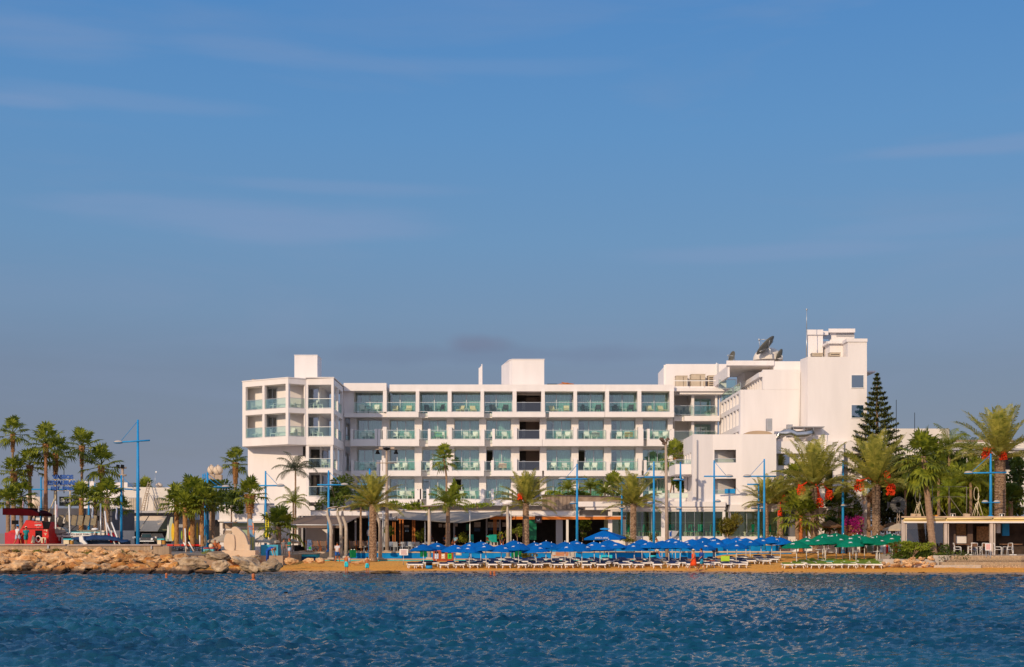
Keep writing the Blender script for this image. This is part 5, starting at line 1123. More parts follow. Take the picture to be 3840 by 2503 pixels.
def parasol(u, va, ve, wpx, Y, vb, label, m_=CANV, n=4, name='parasol'):
    o = thing(name, label, 'parasol', P(u,vb,Y)); m = MB(); r = wpx/2*Y/F*(1.25 if n == 4 else 1); a = P(u,va,Y); ze = Z(ve,Y); q = .6 if n == 4 else .3
    ring = [Vector((a.x+r*math.cos(2*math.pi*(i+.5)/n+q),Y+r*math.sin(2*math.pi*(i+.5)/n+q)*.9,ze)) for i in range(n)]
    m.add([a]+ring+[p+Vector((0,0,-.16)) for p in ring], [(0,1+i,1+(i+1)%n) for i in range(n)]+[(1+i,1+n+i,1+n+(i+1)%n,1+(i+1)%n) for i in range(n)])
    x_ = m.build('canopy', m_, o); x_.modifiers.new('t','SOLIDIFY').thickness = .015
    m = MB(); m.tube([a+Vector((0,0,.1)),P(u,vb,Y)], .035, 6); m.build('pole', BEIGE, o); return o
parasol(3370,1962,1985,95,119,2060,'cream square parasol between wind pump and beach bar')
parasol(3300,2000,2012,60,118,2060,'small cream parasol behind the green umbrellas near the second huge palm')
parasol(842,2003,2028,110,111,2075,'cream parasol left of the stone sculpture')
parasol(978,2012,2028,68,111,2078,'pale parasol just right of the painted banner',n=8)
parasol(1020,2015,2030,60,113,2078,'pale parasol behind the turquoise kiosk',n=8)
parasol(1065,2017,2030,60,115,2078,'pale parasol between turquoise kiosk and the folding chairs',n=8)
parasol(1098,2020,2032,50,116,2078,'rightmost pale parasol by the brown canopy',n=8)
# ------------------------------------------------------------------ lamp posts
LAMPG = 'tall blue mast lamps along the promenade'
def lamp(label, u, Y, vt, vb, vc, uL, uR, head, low=(), dark=False, r=.11, tilt=0):
    """blue mast lamp: vt top, vb foot, vc crossarm row from uL to uR, head at 'L'/'R'/None, low = [(v, u_head, u_other or None)]"""
    bm_ = BLUEP if not dark else BLUEP
    if vb is None: vb = V0+(HC-1.05)*F/Y
    o = thing('lamp_post', label, 'street lamp', P(u,vb,Y), LAMPG)
    m = MB(); m.tube([P(u,vb,Y),P(u,(vt+vb)/2,Y),P(u,vt,Y)], [r*1.15,r,r*.62], 10); m.tube([P(u,vb+1,Y),P(u,vb-4,Y)], r*1.9, 10); m.build('mast', bm_, o)
    m = MB(); yo = Y-.12; m.tube([P(uL,vc+tilt,yo),P(uR,vc-tilt,yo)], .065, 8); m.build('cross_arm', bm_, o)
    def hd(uh, v, s=1.0, sy=.3):
        h = MB(); c = P(uh,v,yo); h.ell(c,(.40*s,.22,.10),14,4,z0=-.9,z1=.0); x_ = h.build('lamp_head', bm_, o); h = MB(); h.ell(c+Vector((0,0,.01)),(.36*s,.21,.17),14,5,z0=0); h.build('lamp_cap', mat('lamp_grey',(.45,.40,.36),.6,.05,3), x_)
    if head in ('L','R'):
        uh = uL if head == 'L' else uR; hd(uh+(10 if head == 'L' else -10), vc+(tilt if head == 'L' else -tilt))
        m = MB(); m.tube([P(u,vt+4,Y),P(uh+(20 if head == 'L' else -20),vc-2,yo)], .022, 4); m.build('stay_cable', bm_, o)
    for (v,uh,uo) in low:
        m = MB(); m.tube([P(uh,v+1,yo),P(uo if uo else u,v+1,yo)], .05, 6); m.build('lower_arm', bm_, o); hd(uh, v, .75)
        if uo: hd(uo, v, .75)
    return o
lamp('tallest blue mast lamp standing alone on the jetty',517,106.4,1575,2048,1656,434,562,'L',tilt=4,r=.13)
lamp('far blue mast lamp left of the blue letters',154,128,1790,None,1836,116,250,None)
lamp('far blue mast lamp behind the blue letters, right side',333,134,1785,None,1833,255,360,None)
lamp('far thin blue mast lamp behind the low palms',356,140,1812,None,1834,340,375,None,r=.08)
lamp('blue mast lamp leaning in front of the floodlight pole, left of the tallest',455,116,1782,2030,1834,380,522,'R',tilt=-3)
lamp('leftmost of the tight group of blue masts behind the middle palm clump',718,132,1780,None,1828,700,770,None,r=.08)
lamp('second thin blue mast in the tight group over the palm clump',761,126,1778,None,1830,744,845,'R',r=.09)
lamp('third thin blue mast in the tight group over the palm clump',768,124,1776,None,1828,748,835,'R',r=.09)
lamp('nearest and tallest blue mast of the tight group at the palm clump',778,114,1772,2052,1827,750,856,'R')
lamp('blue mast lamp with dark post in front of the blank hotel wing',996,118,1767,2060,1822,970,1062,'R')
lamp('blue mast lamp in front of the left restaurant canopy, head to the right',1232,121,1765,2069,1819,1190,1302,'R',low=((1912,1250,None),))
lamp('blue mast lamp partly hidden by the first date palm trunk',1386,121.4,1758,2069,1817,1340,1450,'R')
lamp('blue mast lamp in front of the brown planter wall with its head to the left',2164,120.5,1740,2066,1797,2100,2202,'L',low=((1888,2148,None),))
lamp('thinner blue mast with a forward facing lower lamp beside the grey-trunked date palm',2332,122.9,1808,2020,1815,2322,2342,None,low=((1906,2332,None),),r=.09)
lamp('blue mast lamp just left of the tall brown speaker mast',2452,120.5,1732,2066,1790,2392,2490,'L',low=((1885,2438,None),))
lamp('blue mast lamp between brown speaker mast and annex with a wide lower lamp',2552,120.2,1733,2068,1800,2528,2566,'L',low=((1908,2546,None),))
lamp('blue mast lamp in front of the annex balconies, head to the right',2678,120.4,1727,2066,1787,2640,2744,'R',low=((1881,2692,None),))
lamp('blue mast lamp in front of the annex corner, nearest the two slim date palms',2866,119.5,1722,2068,1787,2792,2910,'L')
lamp('shorter blue post with two lower lamps just left of the annex corner mast',2845,122.8,1815,2030,1817,2802,2850,None,low=((1890,2848,None),(1906,2828,2858)),r=.1)
lamp('blue mast lamp rising from the green umbrellas between the huge date palms',3161,118,1725,2075,1788,3138,3175,'L',low=((1898,3164,None),))
lamp('dark blue mast lamp just behind the one among green umbrellas',3131,127,1755,None,1793,3075,3140,None,low=((1893,3113,None),),r=.1)
lamp('blue mast lamp with cross of two lower lamps by the far right date palm',3715,108,1702,1938,1774,3622,3774,'L',low=((1884,3694,3738),),tilt=1)
# masts and poles
o = thing('floodlight_mast','tall beige mast with bell speakers and crossbars by the first date palm','mast',P(1450,2068,120)); m = MB(); m.tube([P(1452,2068,120),P(1450,1690,120)],[.19,.10],10); m.tube([P(1452,2069,120),P(1452,2064,120)],.3,10); m.build('mast',BEIGE,o)
m = MB(); m.tube([P(1408,1686,119.9),P(1492,1686,119.9)],.04,6); m.tube([P(1410,1737,119.9),P(1490,1737,119.9)],.045,6); m.obox(P(1428,1681,119.9),.35,.2,.2); m.obox(P(1472,1681,119.9),.35,.2,.2); m.build('crossbar',BEIGE,o)
for u in (1416,1485): m = MB(); m.tube([P(u,1688,119.8),P(u,1694,119.8),P(u,1703,119.8)],[.10,.12,.22],10); m.build('bell_lamp',BLACK,o)
m = MB(); m.ell(P(1450,1684,119.8),(.32,.2,.13),10,6); m.build('centre_lamp',BLACK,o)
o = thing('speaker_mast','tall brown pole topped with clustered speakers left of the annex','mast',P(2505,2092,116)); m = MB(); m.tube([P(2502,2092,116),P(2497,1665,116)],[.17,.11],10); m.build('mast',BEIGE,o)
m = MB()
for (du,dv,rx_) in ((-10,-2,.6),(0,6,0),(8,-6,-.5),(-4,10,.3),(-14,-8,.2)): m.obox(P(2495+du,1655+dv,116),.32,.25,.2,rx_,0,rx_)
m.build('speaker',mat('speaker_brown',(.14,.09,.06),.7,.3,6),o)
o = thing('floodlight_pole','pale pole with two square floodlights and a crossbar above the harbour roofs','mast',P(460,1900,150)); m = MB(); m.tube([P(460,1900,150),P(460,1752,150)],.14,8); m.tube([P(446,1755,149.9),P(474,1755,149.9)],.12,6); m.tube([P(442,1783,149.9),P(474,1783,149.9)],.12,6); m.build('pole',BEIGE,o)
m = MB()
for u in (442,459): m.obox(P(u,1750,149.7),.34,.2,.36,0,.3,.2)
m.build('floodlight',BLACK,o)
def disc_post(label,u0,ut,uc,vt,vb,Y,w,tilt=0):
    o = thing('disc_lamp', label, 'street lamp', P(u0,vb,Y), 'pale disc topped lamps on the promenade'); m = MB()
    m.tube([P(u0,vb,Y),P(u0,vt+80,Y),P(u0-(u0-ut)*.15,vt+62,Y),P(ut,vt+30,Y),P(ut,vt+4,Y)],[.17,.145,.15,.13,.06],10); m.obox(P(u0,vb-1,Y),.55,.5,.16); m.build('post',CONC,o)
    m = MB(); c = P(uc,vt,Y); M = Matrix.Rotation(R(tilt),3,'Y'); m.ell(c,(w/2*Y/F,w/2*Y/F,.07),20,6,rot=M); m.build('disc',mat('disc_grey',(.50,.42,.36),.7,.08,3),o)
disc_post('leftmost bent concrete post with tilted disc by the stone steps',1241,1228,1246,1904,2096,117.2,48,-11)
disc_post('second bent concrete post with tilted disc behind the man in white shirt',1279,1266,1292,1902,2094,119.8,54,-9)
disc_post('third bent concrete post left of the green bin',1298,1284,1300,1903,2090,118.6,30,-10)
disc_post('bent concrete post with disc just right of the first date palm trunk',1426,1412,1430,1900,2096,117.6,44,-7)
disc_post('straight concrete post with wide disc left of the wooden recycling bins',1610,1609,1611,1898,2095,118,75,-2)
disc_post('straight concrete post with disc left of the fruiting date palm',1905,1903,1902,1893,2093,118.2,40,0)
# ------------------------------------------------------------------ beach furniture
def sunbed(m_, grp, label):
    o = thing('sunbed', label, 'sunbed', group=grp); m = MB()
    m.box(-.36,.36,-.96,-.90,.26,.36); 
    for s in (-.34,.34): m.box(s-.035,s+.035,-.93,.95,.27,.35)
    for y in (-.6,-.3,0,.3): m.box(-.32,.32,y,y+.2,.30,.34)
    m.box(-.36,.36,.90,.96,.26,.36); m.build('frame', WHITEP, o)
    for y in (-.78,.62):
        for s in (-1,1): l = MB(); l.tube([(s*.24,y+.04,.28),(s*.31,y,.0)],[.045,.035],6); l.build('leg', WHITEP, o)
    m = MB(); m.box(-.30,.30,-.72,.30,.355,.41); m.add([(-.30,.30,.355),(.30,.30,.355),(.30,.92,.40),(-.30,.92,.40),(-.30,.30,.41),(.30,.30,.41),(.30,.92,.46),(-.30,.92,.46)],[(0,3,2,1),(4,5,6,7),(0,1,5,4),(1,2,6,5),(2,3,7,6),(3,0,4,7)]); m.build('cushion', m_, o)
    return o
G1 = 'white sunbeds with navy cushions in rows under the blue umbrellas'; G2 = 'white sunbeds with green cushions in rows under the green umbrellas'
bedN = sunbed(NAVY, G1, 'x'); bedL = sunbed(LIME, G2, 'x')
front = [1545,1570,1665,1720,1776,1847,1900,1960,2011,2086,2138,2200,2255,2340,2391,2466,2523,2590,2657,2723,2774]
def bed_row(tpl, us, Y, rowname, what, kz=None, dr=None):
    for i,u in enumerate(us):
        yy = Y+(dr(u) if dr else rnd.uniform(-.25,.25)); x = X(u,yy)
        place(tpl, (x,yy,zsand(x,yy)-.01), R(rnd.uniform(-9,9)), f'{ordw(i+1)} {what} from the left in the {rowname}')
bed_row(bedN, front, 103.6, 'row nearest the water', 'navy-cushioned sunbed', dr=lambda u: rnd.uniform(-.2,.2)+(.0 if u < 2700 else -.6))
r2 = [1590,1625]+[1690+i*52+rnd.randint(-9,9) for i in range(22)]; bed_row(bedN, [u for u in r2 if u < 2850], 106.2, 'second row from the water', 'navy-cushioned sunbed')
r3 = [1760+i*53+rnd.randint(-9,9) for i in range(22)]; bed_row(bedN, [u for u in r3 if u < 2895], 108.8, 'third row from the water', 'navy-cushioned sunbed')
r4 = [1800+i*55+rnd.randint(-9,9) for i in range(22)]; bed_row(bedN, [u for u in r4 if u < 2935], 111.4, 'fourth row from the water', 'navy-cushioned sunbed')
r5 = [1880+i*57+rnd.randint(-9,9) for i in range(20)]; bed_row(bedN, [u for u in r5 if u < 2950], 113.9, 'back row near the promenade', 'navy-cushioned sunbed')
gf = [2952,2992,3049,3093,3139,3184,3243,3286]; bed_row(bedL, gf, 101.6, 'row nearest the water', 'green-cushioned sunbed')
bed_row(bedL, [2990+i*43+rnd.randint(-6,6) for i in range(8)], 104.2, 'second row from the water', 'green-cushioned sunbed')
bed_row(bedL, [3020+i*44+rnd.randint(-6,6) for i in range(7)], 106.8, 'third row from the water', 'green-cushioned sunbed')
bed_row(bedL, [3040+i*45+rnd.randint(-6,6) for i in range(6)], 109.4, 'back row', 'green-cushioned sunbed')
def umbrella(m_, label, seed, logo):
    o = thing('beach_umbrella', label, 'umbrella'); rr = random.Random(seed); m = MB(); n = 8; Rr = 1.06; K = 4; vs = [(0,0,0)]
    for k in range(1,K+1):
        t = k/K
        for j in range(n*2):
            a = math.pi*j/n+.2; rad = Rr*t*(1 if j%2 == 0 else .955); vs.append((rad*math.cos(a), rad*math.sin(a), -.46*t**1.35-(0 if j%2 == 0 else -.012*t)))
    nn = n*2; fs = [(0,1+j,1+(j+1)%nn) for j in range(nn)]+[(1+(k-1)*nn+j,1+k*nn+j,1+k*nn+(j+1)%nn,1+(k-1)*nn+(j+1)%nn) for k in range(1,K) for j in range(nn)]
    o_ = len(vs); vs += [(vs[1+(K-1)*nn+j][0]*1.01, vs[1+(K-1)*nn+j][1]*1.01, -.46-(.10 if j%2 else .07)) for j in range(nn)]
    fs += [(1+(K-1)*nn+j, o_+j, o_+(j+1)%nn, 1+(K-1)*nn+(j+1)%nn) for j in range(nn)]
    m.add(vs, fs); m.build('canopy', m_, o)
    m = MB(); m.tube([(0,0,.0),(0,0,-2.1)], .028, 6); m.build('pole', WHITEP, o)
    m = MB(); m.ell((0,0,.03),(.035,.035,.06),6,4); m.build('finial', LETW, o)
    m = MB()
    for a in logo:
        c = Vector((.72*math.cos(a),.72*math.sin(a),-.235)); s = Vector((-math.sin(a),math.cos(a),0)); d = Vector((math.cos(a),math.sin(a),-.53)).normalized(); nrm = s.cross(d); nrm = nrm if nrm.z > 0 else -nrm
        c = c+nrm*.02
        pts = [c+s*.12*math.cos(t)+d*(.055*math.sin(t)) for t in [k*math.pi/5 for k in range(10)]]; m.add(pts,[tuple(range(10))])
        m.add([c+s*.16+d*.09,c-s*.16+d*.09,c-s*.16+d*.11,c+s*.16+d*.11],[(0,1,2,3)])
    m.build('logo', LETW, o); return o
UG1 = 'blue beach umbrellas over the sunbeds'; UG2 = 'green beach umbrellas over the sunbeds'
ub = [umbrella(BLUEC,'x',i,(4.3+i*.5,)) for i in range(3)]; ug = [umbrella(GREENC,'x',i,(4.2+.6*i,)) for i in range(2)]
BU = [(1587,2041),(1638,2035),(1706,2043),(1764,2034),(1762,2047),(1803,2031),(1820,2040),(1881,2043),(1926,2027),(1943,2039),(2004,2034),(2008,2045),(2048,2030),(2068,2036),(2119,2032),(2136,2040),(2159,2028),(2182,2039),(2227,2032),(2250,2038),(2283,2025),(2307,2034),(2380,2037),(2406,2023),(2438,2032),(2507,2033),(2484,2028),(2519,2019),(2532,2023),(2553,2031),(2596,2022),(2635,2035),(2640,2016),(2676,2016),(2682,2028),(2727,2019),(2760,2033),(2763,2016),(2796,2018),(2812,2023),(2853,2016),(2895,2012),(2924,2016)]
GU = [(2987,2028),(3023,2017),(3088,2001),(3083,2017),(3138,2010),(3134,1999),(3163,2004),(3185,2022),(3199,2009),(3215,2004),(3243,2011),(3288,2016),(3290,2006),(3338,2001),(3346,2009),(3368,2008)]
rows = {0:'front row',1:'second row',2:'third row',3:'back row'}
cnt = {}
for (lst,tp,what,grp,off) in ((BU,ub,'blue umbrella',UG1,0),(GU,ug,'green umbrella',UG2,-13)):
    for i,(u,v) in enumerate(sorted(lst)):
        k = 0 if v >= 2038+off*1.2 else 1 if v >= 2030+off else 2 if v >= 2021+off else 3
        Y = (104.2,107.4,110.6,113.6)[k]; cnt[(what,k)] = cnt.get((what,k),0)+1
        t = tp[i%len(tp)]; t['group'] = grp
        p = P(u,v,Y); sc_ = rnd.uniform(1.0,1.08)*(1.0 if lst is BU else 1.08); o = place(t, p, rnd.uniform(-.35,.35), f'{ordw(cnt[(what,k)])} {what} from the left in the {rows[k]}', sc_); o['group'] = grp
        o.rotation_euler = (R(rnd.uniform(-3,3)), R(rnd.uniform(-3,3)), o.rotation_euler.z)
# big square municipal parasol
o = thing('large_parasol','largest blue square parasol with white lettering behind the beach umbrellas','parasol',P(2268,2090,116)); Yb = 116; a = P(2266,1988,Yb); m = MB(); h = 80*Yb/F
ring = [P(2190,2020,Yb-1.1),P(2326,2020,Yb-1.1),P(2348,2015,Yb+1.6),P(2206,2013,Yb+1.6)]
m.add([a]+ring+[p+Vector((0,0,-.14)) for p in ring],[(0,1+i,1+(i+1)%4) for i in range(4)]+[(1+i,5+i,5+(i+1)%4,1+(i+1)%4) for i in range(4)]); x_ = m.build('canopy',BLUEC,o); x_.modifiers.new('t','SOLIDIFY').thickness = .01
m = MB(); m.add([P(2252,1987,Yb-.2),P(2284,1987,Yb-.2),P(2288,1983,Yb+.3),P(2250,1983,Yb+.3),P(2267,1980,Yb)],[(0,1,4),(1,2,4),(2,3,4),(3,0,4)]); m.build('vent_cap',BLUEP,o); m = MB(); m.tube([a,P(2266,2095,Yb)],.05,8); m.build('pole',ALU,o)
text('ΔΗΜΟΣ Α. ΝΑΠΑΣ', 50*Yb/F, 7*Yb/F, P(2256,2018.2,Yb-1.13)+Vector((0,-.02,.0)), LETW, o, bold=.01)
# bins
def bin_(label,u,v0,v1,w,Y,rz=.5):
    o = thing('litter_bin', label, 'bin', P(u,v1,Y)); h = (v1-v0)*Y/F; m = MB(); m.obox(P(u,(v0+v1)/2,Y), w*Y/F*.74,w*Y/F*.74,h,rz); m.obox(P(u,v0,Y), w*Y/F*.8,w*Y/F*.8,.06,rz); m.build('body',GREENB,o); m = MB()
    for k in (-1,1): m.obox(P(u+k*w*.22,v0-2,Y),.1,.1,.1,.3)
    m.build('rubbish',LETW,o)
bin_('green square litter bin in front of the steps by the first date palm',1323,2064,2092,25,118.2)
bin_('green litter bin below the first blue umbrella',1588,2060,2089,26,118.4)
bin_('left of the pair of green litter bins by the fruiting date palm',1930,2062,2096,25,117.0)
bin_('right of the pair of green litter bins by the fruiting date palm',1954,2058,2090,22,118.6)
o = thing('recycling_bins','orange wooden triple recycling bin with coloured panels','recycling bin',P(1661,2106,112)); m = MB(); Yr = 112
for k in range(18): m.pb(1624+k*4.25,1627.4+k*4.25,2068,2106,Yr,.05)
m.pb(1624,1700,2070,2104,Yr+.05,.6); m.pb(1622,1702,2065,2068,Yr-.06,.8); m.build('timber_body',mat('bin_wood',(.42,.085,.02),.7,.25,5),o)
for a,c_ in ((1630,(.45,.55,.7)),(1655,(.7,.5,.3)),(1679,(.05,.62,.05))):
    m = MB(); m.pb(a+.5,a+13,2069,2076,Yr-.02,.03); m.build('opening',BLACK,o); m = MB(); m.pb(a,a+14,2077,2096,Yr-.03,.03); p_ = m.build('panel',mat('panel_%d'%a,c_,.6,.3,8),o); m = MB(); m.ell(P(a+7,2084,Yr-.05),(.09,.02,.1),8,6); m.pb(a+4,a+10,2090,2092,Yr-.05,.02); m.build('symbol',LETW if a < 1679 else GREENB,p_)
def drum(label,u,v0,v1,w,Y,top=BLACK,bot=BLUEP):
    o = thing('drum', label, 'drum', P(u,v1,Y)); r = w/2*Y/F; zt,zb = Z(v0,Y),Z(v1,Y); zm = (zt+zb)/2; m = MB(); m.tube([(X(u,Y),Y,zb),(X(u,Y),Y,zm)],r,16); m.build('base',bot,o); m = MB(); m.tube([(X(u,Y),Y,zm+.002),(X(u,Y),Y,zt)],r*.9,16); m.build('liner',top,o)
drum('blue drum with black liner at the left end of the front sunbeds',1609,2110,2133,26,103.0)
drum('blue drum with black liner in front of the walking man in white shorts',2450,2072,2094,23,114.5,bot=TURQ)
o = thing('warning_sign','white notice board with red lines on a thin pole in the sand','sign',P(1513,2120,106)); m = MB(); m.pb(1498,1530,2060,2083,106,.03); m.build('board',LETW,o); m = MB()
for k in range(6): m.pb(1501+rnd.randint(0,3),1527-rnd.randint(0,5),2063+k*3.2,2064.2+k*3.2,105.97,.02)
m.build('small_print',mat('faded_red',(.55,.20,.20),.7,.1,3),o); m = MB(); m.tube([P(1513,2120,106.05),P(1513,2084,106.05)],.03,6); m.build('pole',ALU,o)
o = thing('round_sign','round grey sign seen from behind on the hidden blue mast','sign',P(1388,1999,121)); m = MB(); m.tube([P(1387,1999,121.0),P(1387.5,1999,120.95)],.29,20); m.obox(P(1387,1999,121),.5,.03,.55); m.build('disc',GREYW,o)
o = thing('promenade_bench','orange wooden bench against the tan wall','bench',P(2104,2090,119)); m = MB()
for k in range(4): m.pb(2084,2132,2072+k*2.6,2074+k*2.6,119.4,.04)
m.build('backrest',WOOD,o); m = MB(); m.box(X(2072,119),X(2130,119),118.7,119.3,Z(2085,119),Z(2083,119)); m.build('seat',mat('beam_wood2',(.62,.17,.02),.6,.15,2),o)
for u in (2078,2126): m = MB(); m.pb(u,u+2,2085,2093,118.8,.4); m.build('leg',CONC,o)
def box_thing(name,label,cat,u0,u1,v0,v1,Y,d,m_,parts=()):
    o = thing(name,label,cat,P((u0+u1)/2,v1,Y)); m = MB(); m.pb(u0,u1,v0,v1,Y,d); m.build('body',m_,o)
    for (nm,a,b_,c,e_,mm) in parts: m = MB(); m.pb(a,b_,c,e_,Y-.03,.03); m.build(nm,mm,o)
    return o
box_thing('electric_cabinet','beige cabinet right of the wooden recycling bins','cabinet',1709,1730,2058,2083,118.6,.5,STONE,(('door',1712,1727,2061,2081,CREAMF),))
box_thing('turquoise_crate','small bright turquoise crate behind the sunbeds in the middle','crate',2250,2296,2082,2103,114.8,.7,mat('bright_turquoise',(.02,.52,.60),.6,.1,3),(('gap',2272,2275,2084,2102,BLUEP),))
box_thing('kiosk','turquoise kiosk box with four small pictures right of the sculpture','kiosk',979,1042,2044,2096,110,1.6,mat('kiosk_blue',(.05,.36,.50),.6,.06,2),(('corner_post',1004,1007,2044,2094,TURQ),('picture',1010,1022,2050,2066,mat('picture_grey',(.15,.14,.2),.6,.6,14)),('picture',1026,1036,2050,2066,MATS['picture_grey'])))
box_thing('planter_box','long grey planter trough at the left of the green umbrellas','planter',2926,2962,2054,2068,114,.7,CONC,(('rim',2924,2964,2052,2055,GREYW),))
box_thing('white_crate','white slatted crate left of the orange palm trunk','crate',2963,2995,2051,2068,114,.5,LETW,(('slat',2966,2992,2058,2059,GREYW),))
box_thing('white_crate','white slatted crate right of the orange palm trunk','crate',3022,3046,2050,2067,114,.5,LETW,(('slat',3024,3044,2057,2058,GREYW),))
shrub(2942,2045,18,10,114.3,'spiky plant in the long grey trough',260,.2,LEAF_O,61,2054,'trough_plant','plant',False,.2)
box_thing('towel_on_bed','bright lime towel draped over a raised sunbed back','towel',2704,2736,2086,2106,103.9,.15,mat('lime_towel',(.42,.62,.04),.8,.08,4),(('fold',2706,2734,2104,2106,LIME),))
box_thing('grey_column','short brown topped grey column between the blue umbrellas','column',2674,2682,2068,2110,112,.2,GREYW,(('brown_cap',2670,2692,2056,2070,WOODB),))
for i,(u0,u1,v0,v1,m_,l) in enumerate(((3115,3131,2036,2068,LETW,'tall white price board behind the green umbrellas, left one'),(3250,3277,2040,2072,LETW,'white board with green print behind the green umbrellas'),)):
    o = box_thing('price_board',l,'sign',u0,u1,v0,v1,115.2,.06,m_); m = MB()
    for k in range(6): m.pb(u0+3,u1-3-rnd.randint(0,4),v0+4+k*4,v0+5.5+k*4,115.15,.02)
    m.build('print',GREENB if i else mat('faded_red2',(.5,.25,.25),.7,.1,3),o)
o = thing('photo_board','painted wooden photo board with cut-outs behind the green umbrellas','board',P(3238,2080,115)); m = MB(); m.slabxz([(X(3226,115),Z(2078,115)),(X(3250,115),Z(2078,115)),(X(3249,115),Z(2056,115)),(X(3242,115),Z(2042,115)),(X(3233,115),Z(2040,115)),(X(3226,115),Z(2052,115))],115,115.08); m.build('board',mat('photo_board',(.62,.36,.14),.7,.2,4),o); m = MB(); m.ell(P(3235,2052,114.98),(.12,.02,.16),8,6); m.ell(P(3236,2068,114.98),(.15,.02,.12),8,6); m.build('painting',mat('dark_red_paint',(.12,.02,.01),.7,.3,4),o)
for i,(u,m_,l) in enumerate(((3145,WOODB,'brown upright board'),(3170,DARK,'dark open stall'),(3206,ALU,'silver leaning surfboard'),(3194,CREAMF,'cream leaning board'),(3312,LETW,'white leaning door'),(3322,RED,'dark red leaning board'),(3352,RED,'red ice box'))):
    box_thing('leaning_board',l+' behind the green umbrellas','board',u,u+(9 if i != 6 else 14),2042,2078,116+i*.05,.1 if i < 6 else .5,m_,(('edge',u,u+1.2,2042,2078,GREYW),))
# side tables among the green beds
for i,(u,v) in enumerate(((2986,2092),(3068,2062),(3210,2068),(3286,2070),(3298,2068),(3096,2060))):
    o = thing('pole_table', f'{ordw(i+1)} small white tray table from the list of green umbrella poles, at its own pole' if False else ['white tray table on the leftmost green umbrella pole','white tray table left of the white price board','white tray table by the silver surfboard','white tray table in front of the white print board','white tray table left of the leaning door','white tray table by the second green umbrella gap'][i], 'table', P(u,v,106)); m = MB(); m.tube([P(u,v,106),P(u,v-1,106)],.26,12); m.build('tray',WHITEP,o); m = MB(); m.tube([P(u,v,106),P(u,2112,106)],.025,6); m.build('stem',WHITEP,o)
# terrace chairs
def deck_chair():
    o = thing('folding_chair','x','chair',group='orange folding chairs on the left terrace'); m = MB()
    for s in (-.27,.27): m.tube([(s,-.35,0),(s,.15,.55)],.03,5); m.tube([(s,.3,0),(s,-.2,.55)],.03,5); m.tube([(s,-.3,.58),(s,.25,.60)],.03,5); m.tube([(s,.10,.40),(s,.34,1.0)],.03,5)
    m.build('frame',WOOD,o); m = MB(); m.obox((0,-.02,.40),.52,.5,.03); m.obox((0,.25,.74),.52,.03,.48,0,-.4); m.build('canvas',mat('brown_canvas',(.24,.16,.12),.8,.1,4),o); return o
dc = deck_chair()
for i,(u,a) in enumerate(((1162,1.3),(1190,2.6),(1215,3.0),(1290,3.3),(1324,3.1),(1345,-2.6),(1365,3.4))): place(dc,(X(u,122.4),122.4+.2*(i%2),1.30),a,['leftmost orange folding chair by the leaning poster board','orange folding chair right of the poster board','orange folding chair left of the blue mast','orange folding chair between two bent concrete posts','orange folding chair in front of the dark terrace, brown canvas facing us','orange folding chair beside the low table','orange folding chair left of the first date palm'][i])
def metal_chair():
    o = thing('metal_chair','x','chair',group='dark metal chairs on the restaurant terrace'); m = MB(); chair_mb(m,(0,0,0),.48,.48,.92,.45,t=.045); m.build('frame',ALU,o); m = MB(); m.obox((0,.27,.72),.40,.02,.36,0,-.1); m.obox((0,0,.485),.4,.4,.02); m.build('seat_sling',DGREY,o); return o
mc = metal_chair(); 
for i,u in enumerate((1375,1420,1445,1468,1488,1510,1528,1545,1572,1600,1625)): place(mc,(X(u,122.6),122.6+.5*(i%2),1.30),rnd.uniform(-.6,.6)+3.14*(i%3 > 0),f'{ordw(i+1)} dark metal chair from the left on the restaurant terrace')
for i,u in enumerate((1400,1495,1560,1590)):
    o = thing('metal_table',f'{ordw(i+1)} grey metal table from the left on the restaurant terrace','table',(X(u,123),123,1.3),'metal tables on the restaurant terrace'); m = MB(); m.box(X(u,123)-.4,X(u,123)+.4,122.6,123.3,2.02,2.06); m.build('tabletop',ALU,o)
    for s in (-.36,.36): m = MB(); m.box(X(u,123)+s-.03,X(u,123)+s+.03,122.65,122.7,1.3,2.02); m.build('leg',ALU,o)
def tq_chair():
    o = thing('dining_chair','x','chair',group='turquoise dining chairs in the glass pavilion'); m = MB(); m.obox((0,0,.46),.48,.46,.06); m.obox((0,.24,.80),.46,.06,.70,0,-.12); m.build('upholstery',TURQC,o); m = MB()
    for a in (-.2,.2):
        for b_ in (-.2,.2): m.box(a-.02,a+.02,b_-.02,b_+.02,0,.44)
    m.build('leg_frame',LETW,o); return o
tq = tq_chair(); zp = Z(2013,124.1)
for i,(u,a) in enumerate(((2348,-1.4),(2362,1.3),(2403,-1.5),(2428,1.5),(2436,-1.5),(2467,1.4),(2508,.3),(2520,0),(2574,-1.5),(2581,1.5),(2602,1.6),(2610,1.5),(2625,-.3),(2654,-1.5),(2692,-1.5),(2815,-1.4),(2830,1.5),(2886,.1),(2906,-1.5))):
    yy = 125.2+(i%3)*.5; place(tq,(X(u,yy),yy,zp),a,f'{ordw(i+1)} turquoise dining chair from the left in the glass pavilion')
for i,u in enumerate((2383,2450,2535,2600,2640,2860)):
    o = thing('dining_table',f'{ordw(i+1)} dark dining table from the left in the glass pavilion','table',(X(u,126),126,zp)); m = MB(); m.box(X(u,126)-.45,X(u,126)+.45,125.6,126.4,zp+.72,zp+.76); m.build('tabletop',DGREY,o); m = MB(); m.tube([(X(u,126),126,zp),(X(u,126),126,zp+.72)],.06,6); m.build('leg',DGREY,o)
